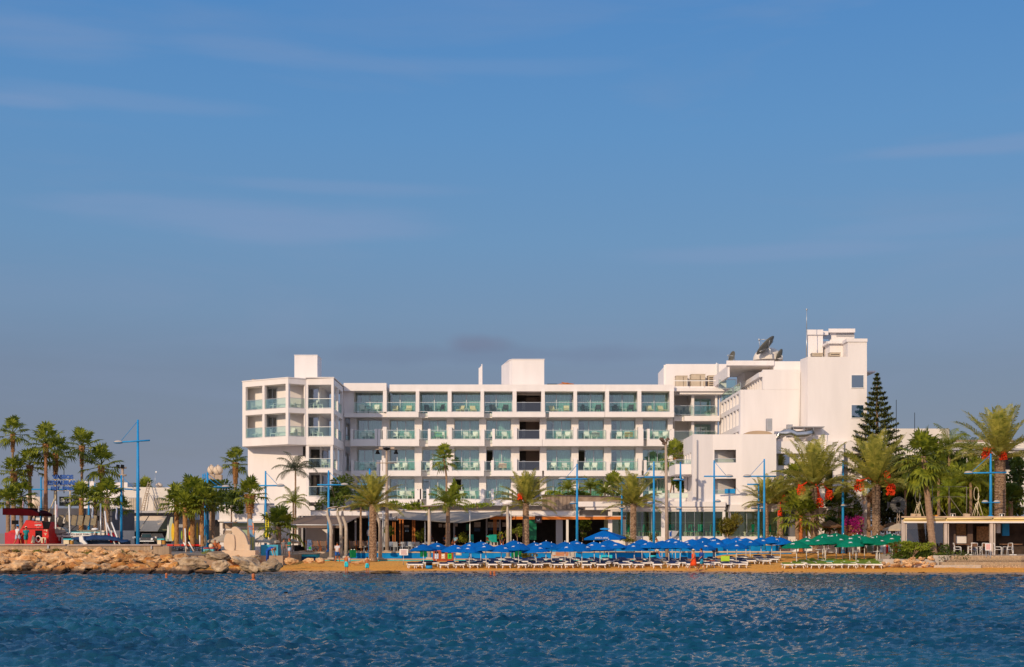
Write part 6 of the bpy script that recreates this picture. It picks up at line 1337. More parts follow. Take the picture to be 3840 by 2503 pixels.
for i,u in enumerate((1766,1834,1845,1856)):
    place(tq,(X(u,124.9),124.9,1.72),.1*i,['turquoise chair in the open restaurant behind the umbrella tops','left of three turquoise chairs at the restaurant front','middle of three turquoise chairs at the restaurant front','right of three turquoise chairs at the restaurant front'][i])
o = thing('curved_sign','grey curved shield sign with a small blue figure beside the speaker mast','sign',P(2515,2040,123.3)); m = MB(); m.slabxz([(X(2495,123.3),Z(1990,123.3)),(X(2545,123.3),Z(1992,123.3)),(X(2536,123.3),Z(2008,123.3)),(X(2520,123.3),Z(2020,123.3)),(X(2500,123.3),Z(2022,123.3))],123.3,123.45); m.build('board',GREYW,o); m = MB(); m.pb(2511,2518,1996,2012,123.25,.04); m.ell(P(2518,1994,123.25),(.05,.02,.05),8,5); m.build('figure',LETB,o)
# balcony furniture
def lounge(name, m_, grp):
    o = thing(name,'x','chair',group=grp); m = MB(); m.obox((0,-.1,.30),.58,1.0,.08); m.obox((0,.45,.55),.58,.08,.62,0,-.5)
    for a in (-.24,.24): m.box(a-.03,a+.03,-.5,-.44,0,.3); m.box(a-.03,a+.03,.3,.36,0,.3)
    m.build('frame',m_,o); return o
def arm(name, m_, grp):
    o = thing(name,'x','chair',group=grp); m = MB(); chair_mb(m,(0,0,0),.56,.55,.95,.42,t=.05,seat=.08)
    for s in (-.3,.3): m.tube([(s,-.25,.1),(s,-.25,.62),(s,.25,.66)],.035,5)
    m.build('frame',m_,o); return o
bl = lounge('balcony_lounger',CREAMF,'cream loungers on the top floor balconies'); bd = arm('rattan_armchair',DGREY,'dark armchairs on the top floor balconies'); bw = arm('balcony_chair',WHITEP,'white chairs on the hotel balconies')
bt = thing('balcony_table','x','table',group='small tables on the hotel balconies'); m = MB(); m.obox((0,0,.44),.5,.45,.04)
for a in (-.2,.2):
    for b__ in (-.17,.17): m.box(a-.02,a+.02,b__-.02,b__+.02,0,.43)
m.build('tabletop_and_legs',WHITEP,bt)
kinds = 'WLDLD-LDDL'
fl = ['top floor','third floor','second floor','first floor']
for k,(nm,vo,vr,vf,vb) in enumerate(FL):
    bays = BAYT if k == 0 else BAYL
    for i,(a,b_) in enumerate(bays):
        if i == 5 or (k == 3 and i in (0,6,7)): continue
        w_ = b_-a; zf = Z(vf,140)+.02; kd = kinds[i] if k == 0 else 'W'
        t = {'W':bw,'L':bl,'D':bd}[kd]; nm_ = {'W':'white chair','L':'cream lounger','D':'dark armchair'}[kd]
        c_ = rnd.choice([(.25,.75),(.5,.82),(.3,.6)]) if k else (.3,.75)
        for q,s in zip(c_,('left','right')): place(t,(X(a+w_*q,140.5),140.5+rnd.uniform(-.1,.2),zf),rnd.uniform(-.5,.5)+(.6 if s == 'left' else -.6)*(kd == 'D'),f'{s} {nm_} on the {fl[k]} balcony of bay {W1[i+1]} counted from the left wing' if False else f'{s} {nm_} on the {fl[k]} balcony, {ordw(i+1)} bay of the main front')
        if rnd.random() < .6: place(bt,(X(a+w_*(c_[0]+c_[1])/2,140.7),140.75,zf),0,f'small white table on the {fl[k]} balcony, {ordw(i+1)} bay of main front')
wing = [((-26.2,135.1),'left'),((-24.0,133.6),'middle'),((-21.9,132.4),'corner'),((-19.8,133.0),'right front')]
for k,l in enumerate(levels):
    for (xy,s) in wing: place(bw,(xy[0],xy[1]+.2,l[0]+.02),rnd.uniform(-.8,.8),f'white chair on the {s} balcony of the left wing, {"upper" if k == 0 else "lower"} level'); place(bt,(xy[0]+.7,xy[1]+.0,l[0]+.02),0,f'small table on the {s} balcony of the left wing, {"upper" if k == 0 else "lower"} level')
place(bw,(-18.6,132.9,lowl[0][0]+.02),.6,'white chair on the wing balcony just below the projecting box')
place(bd,(X(2540,141.8),141.9,lv2[0][0]+.02),.5,'left dark armchair on the recessed top balcony right of the main front'); place(bd,(X(2568,141.8),141.9,lv2[0][0]+.02),-.4,'right dark armchair on the recessed top balcony right of the main front')
for i,(k,b_i,m_,l) in enumerate(((1,2,'MULTI','striped towel on a chair on the third floor balcony behind the slender palm'),(1,8,'RED','red and green towels over chairs on the third floor balcony below two dark armchairs'),(2,4,'RED','patterned red towel on the second floor balcony left of the stair hall'),(1,7,'STR','black and white striped towel on the third floor balcony right of the stair hall'))):
    a,b_ = BAYL[b_i]; zf = Z(FL[k][3],140); o = thing('beach_towel',l,'towel',(X(a+60,140),140.2,zf)); m = MB()
    n_ = 6; 
    for q in range(n_): m.box(X(a+48+q*5,140.2),X(a+52.9+q*5,140.2),140.2+.02*(q%2),140.25+.02*(q%2),zf+.35,zf+.85)
    m.build('towel',mat('towel_%d'%i,((.05,.35,.55),(.6,.03,.05),(.65,.15,.08),(.6,.6,.55))[i],.8,.3,9,c2=((.5,.6,.1),(.25,.6,.2),(.75,.7,.6),(.05,.05,.05))[i]),o)

# towels and weed on the sand
for i,(u,v,Y,c_,l) in enumerate(((3108,2088,104.4,(.03,.42,.42),'turquoise towel on a green-cushioned sunbed in the second row'),(3193,2082,106.6,(.65,.20,.04),'orange towel on a green-cushioned sunbed behind the front row'),(2666,2100,106.4,(.55,.15,.05),'rust towel on a navy sunbed right of the strolling couple'),(2395,2098,106.6,(.60,.35,.15),'tan towel on a navy sunbed beneath the grey-trunked palm'),(2590,2094,108.9,(.50,.20,.10),'terracotta towel on a navy sunbed left of the strolling couple'),(1772,2102,106.3,(.45,.60,.62),'pale blue towel on a navy sunbed behind the front row'),(2860,2090,109.0,(.70,.68,.62),'white towel on a navy sunbed near the right end of the rows'))):
    o = thing('towel',l,'towel',(X(u,Y),Y,zsand(X(u,Y),Y)+.42)); m = MB(); z_ = zsand(X(u,Y),Y)+.42
    vs = [(X(u,Y)-.3+.6*a,Y-.5+b__*.25,z_+.02*math.sin(a*5+b__)) for b__ in range(5) for a in (0,.25,.5,.75,1)]; m.add(vs,[(5*r_+q,5*r_+q+1,5*r_+q+6,5*r_+q+5) for r_ in range(4) for q in range(4)]); x_ = m.build('cloth',mat('towel_c%d'%i,c_,.85,.15,6),o); x_.modifiers.new('t','SOLIDIFY').thickness=.03
m = MB(); r_ = random.Random(9)
for i in range(420):
    x = r_.uniform(-17,30); k_ = r_.gauss(0,.25); y = 100.3+k_-4*sstep(9,24,x)+(.5*math.sin(x*.7)); z = zsand(x,y)+.015; s_ = r_.uniform(.03,.13)
    if y > 106 or r_.random() > .35+.65*abs(math.sin(x*.45)): continue
    m.ell((x,y,z),(s_,s_*.7,s_*.35),5,3)
tag(m.build('seaweed', mat('dry_weed',(.07,.035,.015),.9,.4,6)), 'dark scraps of dry seaweed scattered along the wet edge of the sand', 'seaweed', kind='stuff')
# ------------------------------------------------------------------ rocks
def rock_mesh(seed, flat=.7):
    bm = bmesh.new(); bmesh.ops.create_icosphere(bm, subdivisions=4, radius=1); r = random.Random(seed)
    cuts = [(Vector((r.gauss(0,1),r.gauss(0,1),r.gauss(0,1))).normalized(), r.uniform(.5,.82)) for _ in range(15)]
    from mathutils import noise
    for v in bm.verts:
        for n_,d in cuts:
            q = v.co.dot(n_)
            if q > d: v.co -= n_*(q-d)*.92
        v.co += v.co.normalized()*(noise.noise(v.co*2.2+Vector((seed,0,0)))*.22+noise.noise(v.co*5+Vector((seed,5,0)))*.10)
        v.co.z *= flat
    me = bpy.data.meshes.new('rock'); bm.to_mesh(me); bm.free(); return me
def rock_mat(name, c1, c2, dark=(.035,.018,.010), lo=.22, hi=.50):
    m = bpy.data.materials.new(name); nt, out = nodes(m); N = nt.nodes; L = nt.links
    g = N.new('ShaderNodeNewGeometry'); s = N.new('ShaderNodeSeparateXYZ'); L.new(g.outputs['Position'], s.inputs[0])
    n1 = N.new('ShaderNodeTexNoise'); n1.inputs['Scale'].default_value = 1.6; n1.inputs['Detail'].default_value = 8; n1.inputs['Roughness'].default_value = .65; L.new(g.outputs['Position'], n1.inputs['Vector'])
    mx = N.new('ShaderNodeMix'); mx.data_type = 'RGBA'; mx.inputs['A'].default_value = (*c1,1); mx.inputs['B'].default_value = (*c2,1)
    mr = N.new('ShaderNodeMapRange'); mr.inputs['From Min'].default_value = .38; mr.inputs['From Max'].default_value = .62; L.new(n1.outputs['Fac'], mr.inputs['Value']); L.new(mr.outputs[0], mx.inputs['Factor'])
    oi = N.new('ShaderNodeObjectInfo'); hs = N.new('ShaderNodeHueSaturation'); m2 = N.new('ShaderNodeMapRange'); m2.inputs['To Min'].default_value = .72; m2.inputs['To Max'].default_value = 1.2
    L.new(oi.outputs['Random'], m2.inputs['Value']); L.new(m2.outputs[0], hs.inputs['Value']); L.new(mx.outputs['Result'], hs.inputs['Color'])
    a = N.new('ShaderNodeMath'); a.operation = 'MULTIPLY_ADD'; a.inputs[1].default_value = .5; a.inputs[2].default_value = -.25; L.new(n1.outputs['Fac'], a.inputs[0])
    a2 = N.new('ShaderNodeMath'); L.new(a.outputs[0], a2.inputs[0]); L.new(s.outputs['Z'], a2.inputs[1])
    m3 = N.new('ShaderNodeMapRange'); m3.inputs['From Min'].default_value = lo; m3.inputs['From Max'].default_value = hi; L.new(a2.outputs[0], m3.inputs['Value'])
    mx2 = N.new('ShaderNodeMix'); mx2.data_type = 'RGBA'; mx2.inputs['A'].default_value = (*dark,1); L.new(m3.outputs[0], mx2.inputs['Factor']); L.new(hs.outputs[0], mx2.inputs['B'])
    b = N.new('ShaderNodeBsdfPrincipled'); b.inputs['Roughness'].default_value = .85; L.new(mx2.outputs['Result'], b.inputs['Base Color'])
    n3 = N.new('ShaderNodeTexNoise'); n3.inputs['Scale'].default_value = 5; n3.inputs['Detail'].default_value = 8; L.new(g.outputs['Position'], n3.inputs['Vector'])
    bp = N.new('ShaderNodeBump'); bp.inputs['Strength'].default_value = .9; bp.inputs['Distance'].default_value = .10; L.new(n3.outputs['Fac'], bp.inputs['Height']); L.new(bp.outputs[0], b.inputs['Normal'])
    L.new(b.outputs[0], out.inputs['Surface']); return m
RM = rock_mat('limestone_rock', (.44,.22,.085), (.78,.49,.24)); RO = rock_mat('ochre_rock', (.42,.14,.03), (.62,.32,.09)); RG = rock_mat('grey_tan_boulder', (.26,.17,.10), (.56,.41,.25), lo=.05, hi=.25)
RK = []
for i in range(12):
    me = rock_mesh(i+1, .62+.03*(i%4)); RK.append(me)
def rock(me_i, m_, c, s, rz, label, ry=0, rx=0, grp=None, name='rock'):
    key = (me_i, m_.name)
    if key not in CROWN: me = RK[me_i].copy(); me.materials.append(m_); CROWN[key] = me
    o = bpy.data.objects.new(name, CROWN[key]); col.objects.link(o); o.location = c; o.scale = s; o.rotation_euler = (rx,ry,rz); tag(o, label, 'rock', grp); return o
GR = 'rocks of the breakwater slope'; rr = random.Random(21)
tiers = [('waterline tier of the breakwater',98.2,-.05,.95),('second breakwater tier',99.6,.42,.92),('third breakwater tier',101.0,.86,.85),('fourth breakwater tier',102.3,1.22,.75),('top tier under the jetty wall',103.6,1.50,.62)]
for k,(tn,Y,z,sz) in enumerate(tiers):
    u = -90+rr.uniform(0,40); i = 0
    uend = (700,690,670,700,560)[k]
    while u < uend:
        w_ = rr.uniform(.62,1.25)*sz*(1.15 if k < 3 else 1); i += 1
        if k >= 3 and u > 480: zz_ = z-(u-480)*.0022
        else: zz_ = z
        m_ = RO if (k < 2 and rr.random() < (.35 if u < 480 else .55)) or (k < 3 and 430 < u < 640 and rr.random() < .5) else RM
        if rr.random() < .0: pass
        x = X(u+w_*25,Y)
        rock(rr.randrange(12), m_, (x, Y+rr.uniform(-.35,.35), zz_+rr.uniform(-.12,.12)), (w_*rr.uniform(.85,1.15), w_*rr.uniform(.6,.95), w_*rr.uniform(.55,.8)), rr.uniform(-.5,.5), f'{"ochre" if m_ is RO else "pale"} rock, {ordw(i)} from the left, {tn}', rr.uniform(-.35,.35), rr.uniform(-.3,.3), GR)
        u += w_*48
    if k < 3:
        u = -60+rr.uniform(0,40); i = 0
        while u < uend:
            w_ = rr.uniform(.28,.5); i += 1
            rock(rr.randrange(12), rr.choice([RM,RO,RM]), (X(u,Y-.8), Y-.75, z-.02+rr.uniform(-.1,.1)), (w_,w_*.8,w_*.7), rr.uniform(0,6), f'small stone, {ordw(i)} from the left in front of the {tn}', rr.uniform(-.5,.5), 0, 'small stones between the breakwater rocks'); u += rr.uniform(45,95)
BO = [(730,2116,62,32,99.0,0,RG,0,'big rounded grey-tan boulder, leftmost of the large ones by the water'),(822,2092,55,22,101.5,1,RG,.1,'flat-topped grey boulder behind the second large one, below the sculpture base'),(828,2126,42,28,98.7,2,RG,0,'grey boulder with dark gap on its right, left of the diagonal one'),(925,2116,66,34,98.8,3,RG,.45,'largest boulder, long and tilted down to the right'),(888,2096,22,20,100.6,4,RM,-.3,'orange-tinted upright rock leaning on the largest boulder'),(953,2092,30,13,102.0,5,RG,0,'pitted grey rock at the foot of the sculpture base'),(1015,2124,52,30,98.9,6,RG,-.12,'broad boulder with flat top beside the bending person'),(1090,2104,30,16,102.0,7,RM,.1,'low tan boulder right of the broad flat-topped one'),(1160,2101,24,15,105.0,8,RM,0,'round pale boulder alone on the sand in front of the blue basin'),(1202,2105,22,13,105.5,9,RM,.15,'pale boulder right next to the round lone one on the sand'),(884,2140,26,16,97.8,10,RO,.2,'low ochre rock wedged between two large boulders'),(770,2146,60,9,97.4,11,RO,0,'low dark ochre rock at the waterline under the rounded boulder'),(1330,2112,20,6,108,3,RM,0,'small low rock left of the boy on the sand'),(1350,2108,26,8,109.5,5,RM,-.1,'low rocks behind the boy near the first date palm'),(1378,2100,13,9,111,7,RM,0,'upright small stone left of the first date palm trunk'),(680,2092,34,18,101.3,2,RM,0,'tan rock left above the rounded boulder'),(655,2125,28,26,98.6,4,RO,-.3,'orange wedge rock left of the rounded boulder')]
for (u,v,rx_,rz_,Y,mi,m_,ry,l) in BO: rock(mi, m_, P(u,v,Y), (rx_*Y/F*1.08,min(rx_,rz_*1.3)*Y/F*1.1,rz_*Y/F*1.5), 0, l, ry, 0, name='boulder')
rock(0, rock_mat('seaweed_rock',(.10,.055,.02),(.20,.12,.04),lo=.0,hi=.1), P(1456,2149,98.6), (1.25,.8,.30), 0, 'flat dark weed-covered rock in the shallows below the warning sign', name='flat_rock')
rock(5, bpy.data.materials['seaweed_rock'], P(3795,2162,92.6), (1.2,.8,.22), 0, 'flat brown rock in the water at the far right edge', name='flat_rock')
rr = random.Random(77)
for i in range(64):
    u = 3308+rr.random()*195; t = (u-3308)/195; v = 2124-rr.random()*(14+26*t) ; s = rr.uniform(.13,.27)
    rock(rr.randrange(12), RM, P(u,v,102.3+(2124-v)*.03), (s,s*.8,s*.85), rr.uniform(0,6), 'rough pale stone in the dry stone wall under the terrace bush', rr.uniform(-.5,.5), 0, 'stones of the rough terrace wall', 'wall_stone')
m = MB(); m.box(X(3312,103.2),X(3505,103.2),103.2,104.6,.2,Z(2098,103.2)); tag(m.build('terrace_bank', CONC), 'rough earth bank behind the dry stone wall of the terrace', 'wall')
for i in range(9):
    u = (60,140,205,330,395,470,540,590,775)[i]; shrub(u,(2066,2070,2062,2072,2076,2082,2094,2098,2072)[i],(24,16,26,30,22,30,20,12,18)[i],(7,9,8,8,6,11,7,8,9)[i],102.9,['leftmost','second','third','fourth','fifth','sixth','seventh','eighth','dark rightmost'][i]+' tuft of greenery growing among the breakwater rocks',260,.11,LEAF_O if i in (0,2,4,6) else LEAF_Q,200+i,None,'rock_plant','plant',False,.35,ry=.45,stem=False,gid='tufts on the breakwater')
# ------------------------------------------------------------------ jetty wall
o = thing('jetty_wall','long tan concrete jetty wall with a flat coping above the rocks','wall',P(330,2068,104.4)); Yj = 104.4
m = MB(); m.box(-80,X(600,Yj),Yj,Yj+.9,1.1,Z(2047,Yj)); m.prism([(X(600,Yj)+.003,Yj),(X(632,Yj),Yj+.2),(X(632,Yj),Yj+.9),(X(600,Yj)+.003,Yj+.9)],1.0,Z(2049,Yj)); m.build('wall',mat('jetty_concrete',(.40,.29,.19),.9,.22,3,.3,stretch=(2,1,.3)),o)
m = MB(); m.box(-80,X(247,Yj),Yj-.15,Yj+1.6,Z(2046,Yj),Z(2041,Yj)); m.box(X(255,Yj),X(604,Yj),Yj-.15,Yj+1.6,Z(2047,Yj)+.002,Z(2042.5,Yj)); m.build('coping',mat('coping_stone',(.44,.33,.27),.8,.1,3),o)
m = MB(); m.pb(177,183,2046,2066,Yj-.12,.1); m.pb(565,570,2046,2060,Yj-.12,.1); m.build('ladder_bracket',GREYW,o)
for i,(u0,u1) in enumerate(((238,258),(590,604))):
    o = thing('service_pillar',['cream service pillar with turquoise lid left on the jetty','cream service pillar with turquoise lid at the jetty end'][i],'pillar',P(u0,2043,105.6)); m = MB(); m.pb(u0,u1,2025,2044,105.4,.5); m.build('body',CREAMF,o); m = MB(); m.pb(u0-1,u1+10,2021,2025,105.35,.6); m.build('lid',TURQ,o); m = MB(); m.pb(u1+.2,u1+13,2028,2044,105.5,.4); m.build('amber_panel',mat('amber',(.42,.20,.02),.5,.2,4),o)
# ------------------------------------------------------------------ harbour buildings
def bld(label, parts, loc, m_=WHITE2):
    o = thing('harbour_building', label, 'building', loc); m = MB()
    for p in parts: m.pb(*p)
    m.build('wall', m_, o); return o
o = bld('dark grey harbour hall behind the low palms',[(130,420,1907,1990,134,8)],P(270,2020,134),mat('slate_wall',(.085,.085,.10),.8,.15,1))
m = MB(); m.pb(120,420,1990,2060,133.8,8); m.pb(130,245,1942,1963,133.6,.4); m.build('plinth',WHITE2,o); m = MB(); m.pb(300,335,1935,1944,133.9,.1); m.pb(364,376,1936,1952,133.9,.1); m.pb(205,235,1960,1985,133.9,.1); m.build('window',BLACK,o)
o = bld('white stepped roof block behind the blue letters and palms',[(300,352,1805,1960,165,10),(352,412,1810,1960,166,10),(412,478,1810,1960,164.5,10)],P(390,2020,165),WHITE)
o = bld('cream two storey house with a roof ladder behind the blue mast',[(468,566,1828,1925,150,9),(566.2,700,1829,1925,150,9)],P(580,2020,150))
m = MB(); m.pb(455,700,1916,1924,146,4.1); m.pb(455,700,1924,2040,149,6); m.build('terrace_slab',GREYW,o)
for a,b_,l in ((483,528,0),(575,632,1)):
    m = MB(); m.pb(a,b_,1866,1914,149.9,.1); f_ = m.build('window',GREYW,o); m = MB()
    for k in range(5): m.pb(a+2+k*(b_-a-3)/5,a+(k+.85)*(b_-a-3)/5+2,1869,1913,149.86,.05)
    m.build('blind',mat('blind_cream',(.48,.40,.30),.8,.1,4),f_)
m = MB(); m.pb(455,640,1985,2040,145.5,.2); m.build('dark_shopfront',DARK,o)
o = thing('slanted_awning','two cream slanted shop awnings under the terrace of the cream house','awning',P(540,1996,143)); m = MB()
for a,b_,c_,d in ((453,518,492,556),(522,590,560,626)): m.add([P(a,1993,142),P(b_,1993,142),P(d,1936,146),P(c_,1936,146)],[(0,1,2,3)])
x_ = m.build('fabric',mat('awning_cream',(.78,.60,.40),.85,.06,2,transl=.1),o); x_.modifiers.new('t','SOLIDIFY').thickness=.03
m = MB(); m.add([P(588,1994,142.1),P(626,1936,146),P(626,1994,146)],[(0,1,2)]); m.pb(590,630,1985,1990,143,.1); x_ = m.build('side_flap',mat('flap_green',(.16,.17,.10),.8,.1,2),o); x_.modifiers.new('t','SOLIDIFY').thickness=.02
o = thing('roof_ladder','long light wooden ladder leaning against the cream house','ladder',P(535,1918,148)); m = MB()
for s in (0,10): m.tube([P(528+s,1918,147),P(556+s,1808,149.6)],.05,5); m.tube([P(541+s*.9,1918,147.4),P(551+s*.9,1850,149.5)],.05,5)
for k in range(12): m.tube([P(529+k*2.3,1914-k*9,147.05+k*.2),P(540+k*2.3,1914-k*9,147.05+k*.2)],.035,4)
m.build('ladder',mat('pale_wood',(.50,.38,.26),.8,.1,4),o)
def tank(label,u,v,rx_,rz_,Y,vb,horiz=False,bands=2):
    o = thing('water_tank',label,'water tank',P(u,vb,Y)); m = MB(); a,b_ = rx_*Y/F, rz_*Y/F
    if horiz: m.tube([P(u-rx_,v,Y),P(u-rx_*.85,v,Y),P(u+rx_*.85,v,Y),P(u+rx_,v,Y)],[b_*.6,b_,b_,b_*.6],20)
    else: m.ell(P(u,v,Y),(a,a,b_),20,12); m.tube([P(u,v-rz_*1.0,Y),P(u,v-rz_*1.15,Y)],a*.25,10)
    m.build('tank',TANK,o); m = MB(); m.pb(u-rx_*.7,u+rx_*.7,v+rz_*.9,vb,Y-.3,.6)
    m.build('stand',BEIGE,o)
    m = MB(); c = P(u,v,Y); m.tube([c+Vector((.0+.15*math.sin(t*2),1.015*(a if not horiz else b_)*math.cos(t),1.015*b_*math.sin(t))) for t in [k*math.pi/12 for k in range(25)]],.03,5); m.build('strap',BEIGE,o)
tank('big cream lying tank on the harbour roof at the left',140,1885,26,22,140,1945,True); tank('cream tank half hidden behind the slim-trunk palm',118,1868,20,12,146,1930,True)
tank('left of the two big cream tanks standing above the trees',793,1763,15,17,140,1800); tank('right of the two big cream tanks standing above the trees',818,1765,18,18,139,1800); tank('small cream roof tank left of the blue mast group',738,1817,17,11,138,1850); tank('small white round tank on the cream house roof',597,1821,13,9,155,1833)
o = bld('low white building with pale green windows behind the sculpture',[(822,990,1895,1953,125,5),(816,996,1950,1953,124.6,.5),(824,1010,1961,2050,126.5,4)],P(910,2060,125),WHITE)
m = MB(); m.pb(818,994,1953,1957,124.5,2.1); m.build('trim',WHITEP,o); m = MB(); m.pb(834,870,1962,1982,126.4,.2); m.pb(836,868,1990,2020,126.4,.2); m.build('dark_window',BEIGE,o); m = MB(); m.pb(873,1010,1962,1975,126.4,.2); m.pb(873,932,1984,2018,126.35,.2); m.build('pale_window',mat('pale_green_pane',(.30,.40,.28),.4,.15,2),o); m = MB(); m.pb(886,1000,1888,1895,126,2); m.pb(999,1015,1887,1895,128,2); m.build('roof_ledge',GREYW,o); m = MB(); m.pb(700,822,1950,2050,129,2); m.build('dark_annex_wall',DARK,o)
o = bld('white connecting wall with louvred window between low building and restaurant',[(990,1180,1898,1935,129,4),(1090,1118,1935,2045,128,3)],P(1100,2060,129),WHITE); m = MB(); m.pb(1001,1024,1903,1932,128.9,.1)
f_ = m.build('window',BLACK,o); m = MB()
for k in range(6): m.pb(1002,1023,1904+k*4.7,1906+k*4.7,128.85,.05)
m.build('louvre',GREYW,f_)
o = thing('tent_canopy','pale green tent flap beside the yellow boards','canopy',P(640,2040,118)); m = MB(); m.add([P(618,2030,118),P(648,2030,118),P(648,1940,119),P(640,1940,119)],[(0,1,2,3)]); x_ = m.build('fabric',mat('tent_green',(.42,.45,.32),.85,.06,2),o); x_.modifiers.new('t','SOLIDIFY').thickness=.03
for i,(u,v0,v1,w_,m_,l) in enumerate(((648,1962,2030,12,YEL,'widest bright yellow board leaning left of the palm clump'),(711,1975,2025,8,YEL,'yellow board between the palm trunks with a red mark'),(739,1960,2025,6,YEL,'thin yellow board right of the middle palm trunk'),(681,1990,2025,5,mat('lime_board',(.30,.42,.02),.5,.1,3),'narrow lime green board between the palm trunks'),(770,2006,2052,8,CREAMF,'cream pointed board leaning beside the blue mast of the clump'),(630,1970,2030,7,LETW,'white board at the left edge of the yellow one'))):
    o = thing('upright_board',l,'board',P(u,v1,112.6),'upright boards around the palm clump'); m = MB(); pts = [(X(u+w_*.5*math.cos(t)*(1),112.6), Z((v0+v1)/2-(v1-v0)*.5*math.sin(t),112.6)) for t in [k*math.pi/9 for k in range(18)]]; m.slabxz(pts[::-1],112.6,112.72); m.build('board',m_,o)
    if i == 1: m = MB(); m.pb(708,715,1994,2008,112.5,.05); m.build('red_mark',RED,o)
# blue letter sign and dark board
o = thing('letter_sign','big blue cut-out letters on poles above the harbour restaurant','sign',P(238,2020,122.5)); Ys = 122.5
text('VASSOS',80*Ys/F,16*Ys/F,P(235,1789,Ys),LETB,o,bold=.06,ext=.05); text('RESTAURANT',142*Ys/F,16*Ys/F,P(236,1811,Ys),LETB,o,bold=.06,ext=.05); text('EST 1962',84*Ys/F,15*Ys/F,P(233,1832,Ys),LETB,o,bold=.06,ext=.05)
m = MB(); m.tube([P(208,2000,Ys+.2),P(208,1790,Ys+.2)],.08,6); m.tube([P(263,2000,Ys+.2),P(263,1795,Ys+.2)],.06,6); m.pb(195,280,1798,1800,Ys+.1,.06); m.pb(168,305,1819,1821,Ys+.1,.06); m.pb(190,275,1840,1842,Ys+.1,.06); m.tube([P(180,1930,Ys),P(205,1870,Ys)],.05,6); m.tube([P(240,1960,Ys),P(262,1895,Ys)],.05,6); m.build('support',CREAMF,o)
o = thing('dark_name_board','dark board with white capital letters below the blue letters','sign',P(260,1900,126)); m = MB(); m.pb(222,300,1863,1898,126,.2); m.build('board',mat('olive_board',(.06,.07,.06),.7,.2,3),o); text('SEGUL',56*126/F,15*126/F,P(256,1877,125.9),LETW,o,bold=.01)
o = thing('wind_vane','small white wind gauge on a thin rod above the cream house','wind gauge',P(586,1830,158)); m = MB(); m.tube([P(582,1830,158),P(582,1775,158)],.03,5); m.build('rod',ALU,o); m = MB(); m.ell(P(586,1771,158),(.12,.1,.12),8,6); m.build('cup',WHITEP,o)
for i,(u,v0,l) in enumerate(((240,1720,'thin dark aerial behind the blue letters'),(3361,1500,'tall thin lattice aerial right of the conifer'),(3430,1548,'thin dark rod on the roof behind the leaning fan palm'))):
    o = thing('aerial',l,'aerial',P(u,1850,150)); m = MB(); m.tube([P(u,1850,150),P(u,v0,150)],[.05,.03],5); m.build('rod',BLACK,o)
# right background building
o = bld('long cream building behind the hanging trees at the right',[(3340,3560,1608,1720,165,8),(3562,4000,1658,1900,160,8)],P(3600,2000,160))
m = MB(); m.pb(3340,4000,1682,1688,159.6,.5); m.build('ledge',GREYW,o); m = MB(); m.pb(3765,3795,1700,1760,159.8,.2); m.build('window',BLACK,o); m = MB(); m.pb(3560,3800,1650,1657,160,8.2); m.build('roof_tiles',mat('roof_tile_rose',(.40,.27,.22),.9,.15,3),o)
# ------------------------------------------------------------------ boats
bt_ = thing('tour_boat','bright red tour boat with dark red canopy and lettered cabin at the left edge','boat',P(130,2050,109)); Y = 109
m = MB(); m.slabxz([(X(u,Y),Z(v,Y)) for u,v in ((20,2060),(190,2060),(184,2025),(180,1983),(160,1958),(98,1951),(78,1985),(40,1990),(20,2005))],Y,Y+3); m.build('hull_and_cabin',RED,bt_)
m = MB(); m.pb(84,182,1982.5,1984.5,Y-.05,.1); m.pb(132,157,1990,2022,Y-.04,.1); m.add([P(158,1955,Y-.05),P(190,1958,Y-.05),P(184,1983,Y-.05),P(162,1983,Y-.05)],[(0,3,2,1)]); m.pb(44,68,1952,1967,Y-.1,.1); m.build('dark_opening',BLACK,bt_)
m = MB(); m.slabxz([(X(u,Y),Z(v,Y)) for u,v in ((20,1909),(85,1907),(130,1914),(154,1926),(154,1936),(95,1935),(20,1932))],Y-.6,Y+2.6); m.build('canopy',DRED,bt_)
m = MB(); m.tube([P(153,1925,Y-.3),P(155,1938,Y-.3),P(153,1952,Y-.3)],.05,6); m.tube([P(133,1930,Y-.3),P(131,1952,Y-.3)],.05,6); m.tube([P(124,1932,Y-.3),P(116,1950,Y-.3)],.05,6); m.tube([P(120,1924,Y-.35),P(150,1924,Y-.35)],.05,6)
for k in range(22): m.box(X(20+k*5.5,Y),X(22+k*5.5,Y),Y-.6,Y+2.6,Z(1909,Y),Z(1906.5,Y))
m.build('frame',BLACK,bt_)
text('WELCOME',27*Y/F,5.5*Y/F,P(143,1959,Y-.06),mat('pink_letter',(.75,.35,.30),.7,.1,4),bt_,bold=.01); text('NEMO',24*Y/F,6*Y/F,P(143,1970,Y-.06),LETW,bt_,bold=.02); text('SUB',11*Y/F,4*Y/F,P(143,1979,Y-.06),MATS['pink_letter'],bt_)
text('MENU',9*Y/F,3*Y/F,P(169,1989,Y-.06),CREAMF,bt_) if False else None
m = MB(); m.pb(165,176,2000,2002,Y-.03,.04); m.pb(168,173,2004,2008,Y-.03,.04); m.pb(164,172,1988,1990,Y-.03,.04); m.pb(173,177,1987,1994,Y-.03,.04); m.build('yellow_marks',CREAMF,bt_)
m = MB(); m.tube([P(144,2022,Y-.2)+Vector((.19*math.cos(t),0,.24*math.sin(t))) for t in [k*math.pi/10 for k in range(21)]],.055,6); m.build('lifebuoy',mat('lifebuoy',(.70,.55,.50),.6,.2,6),bt_)
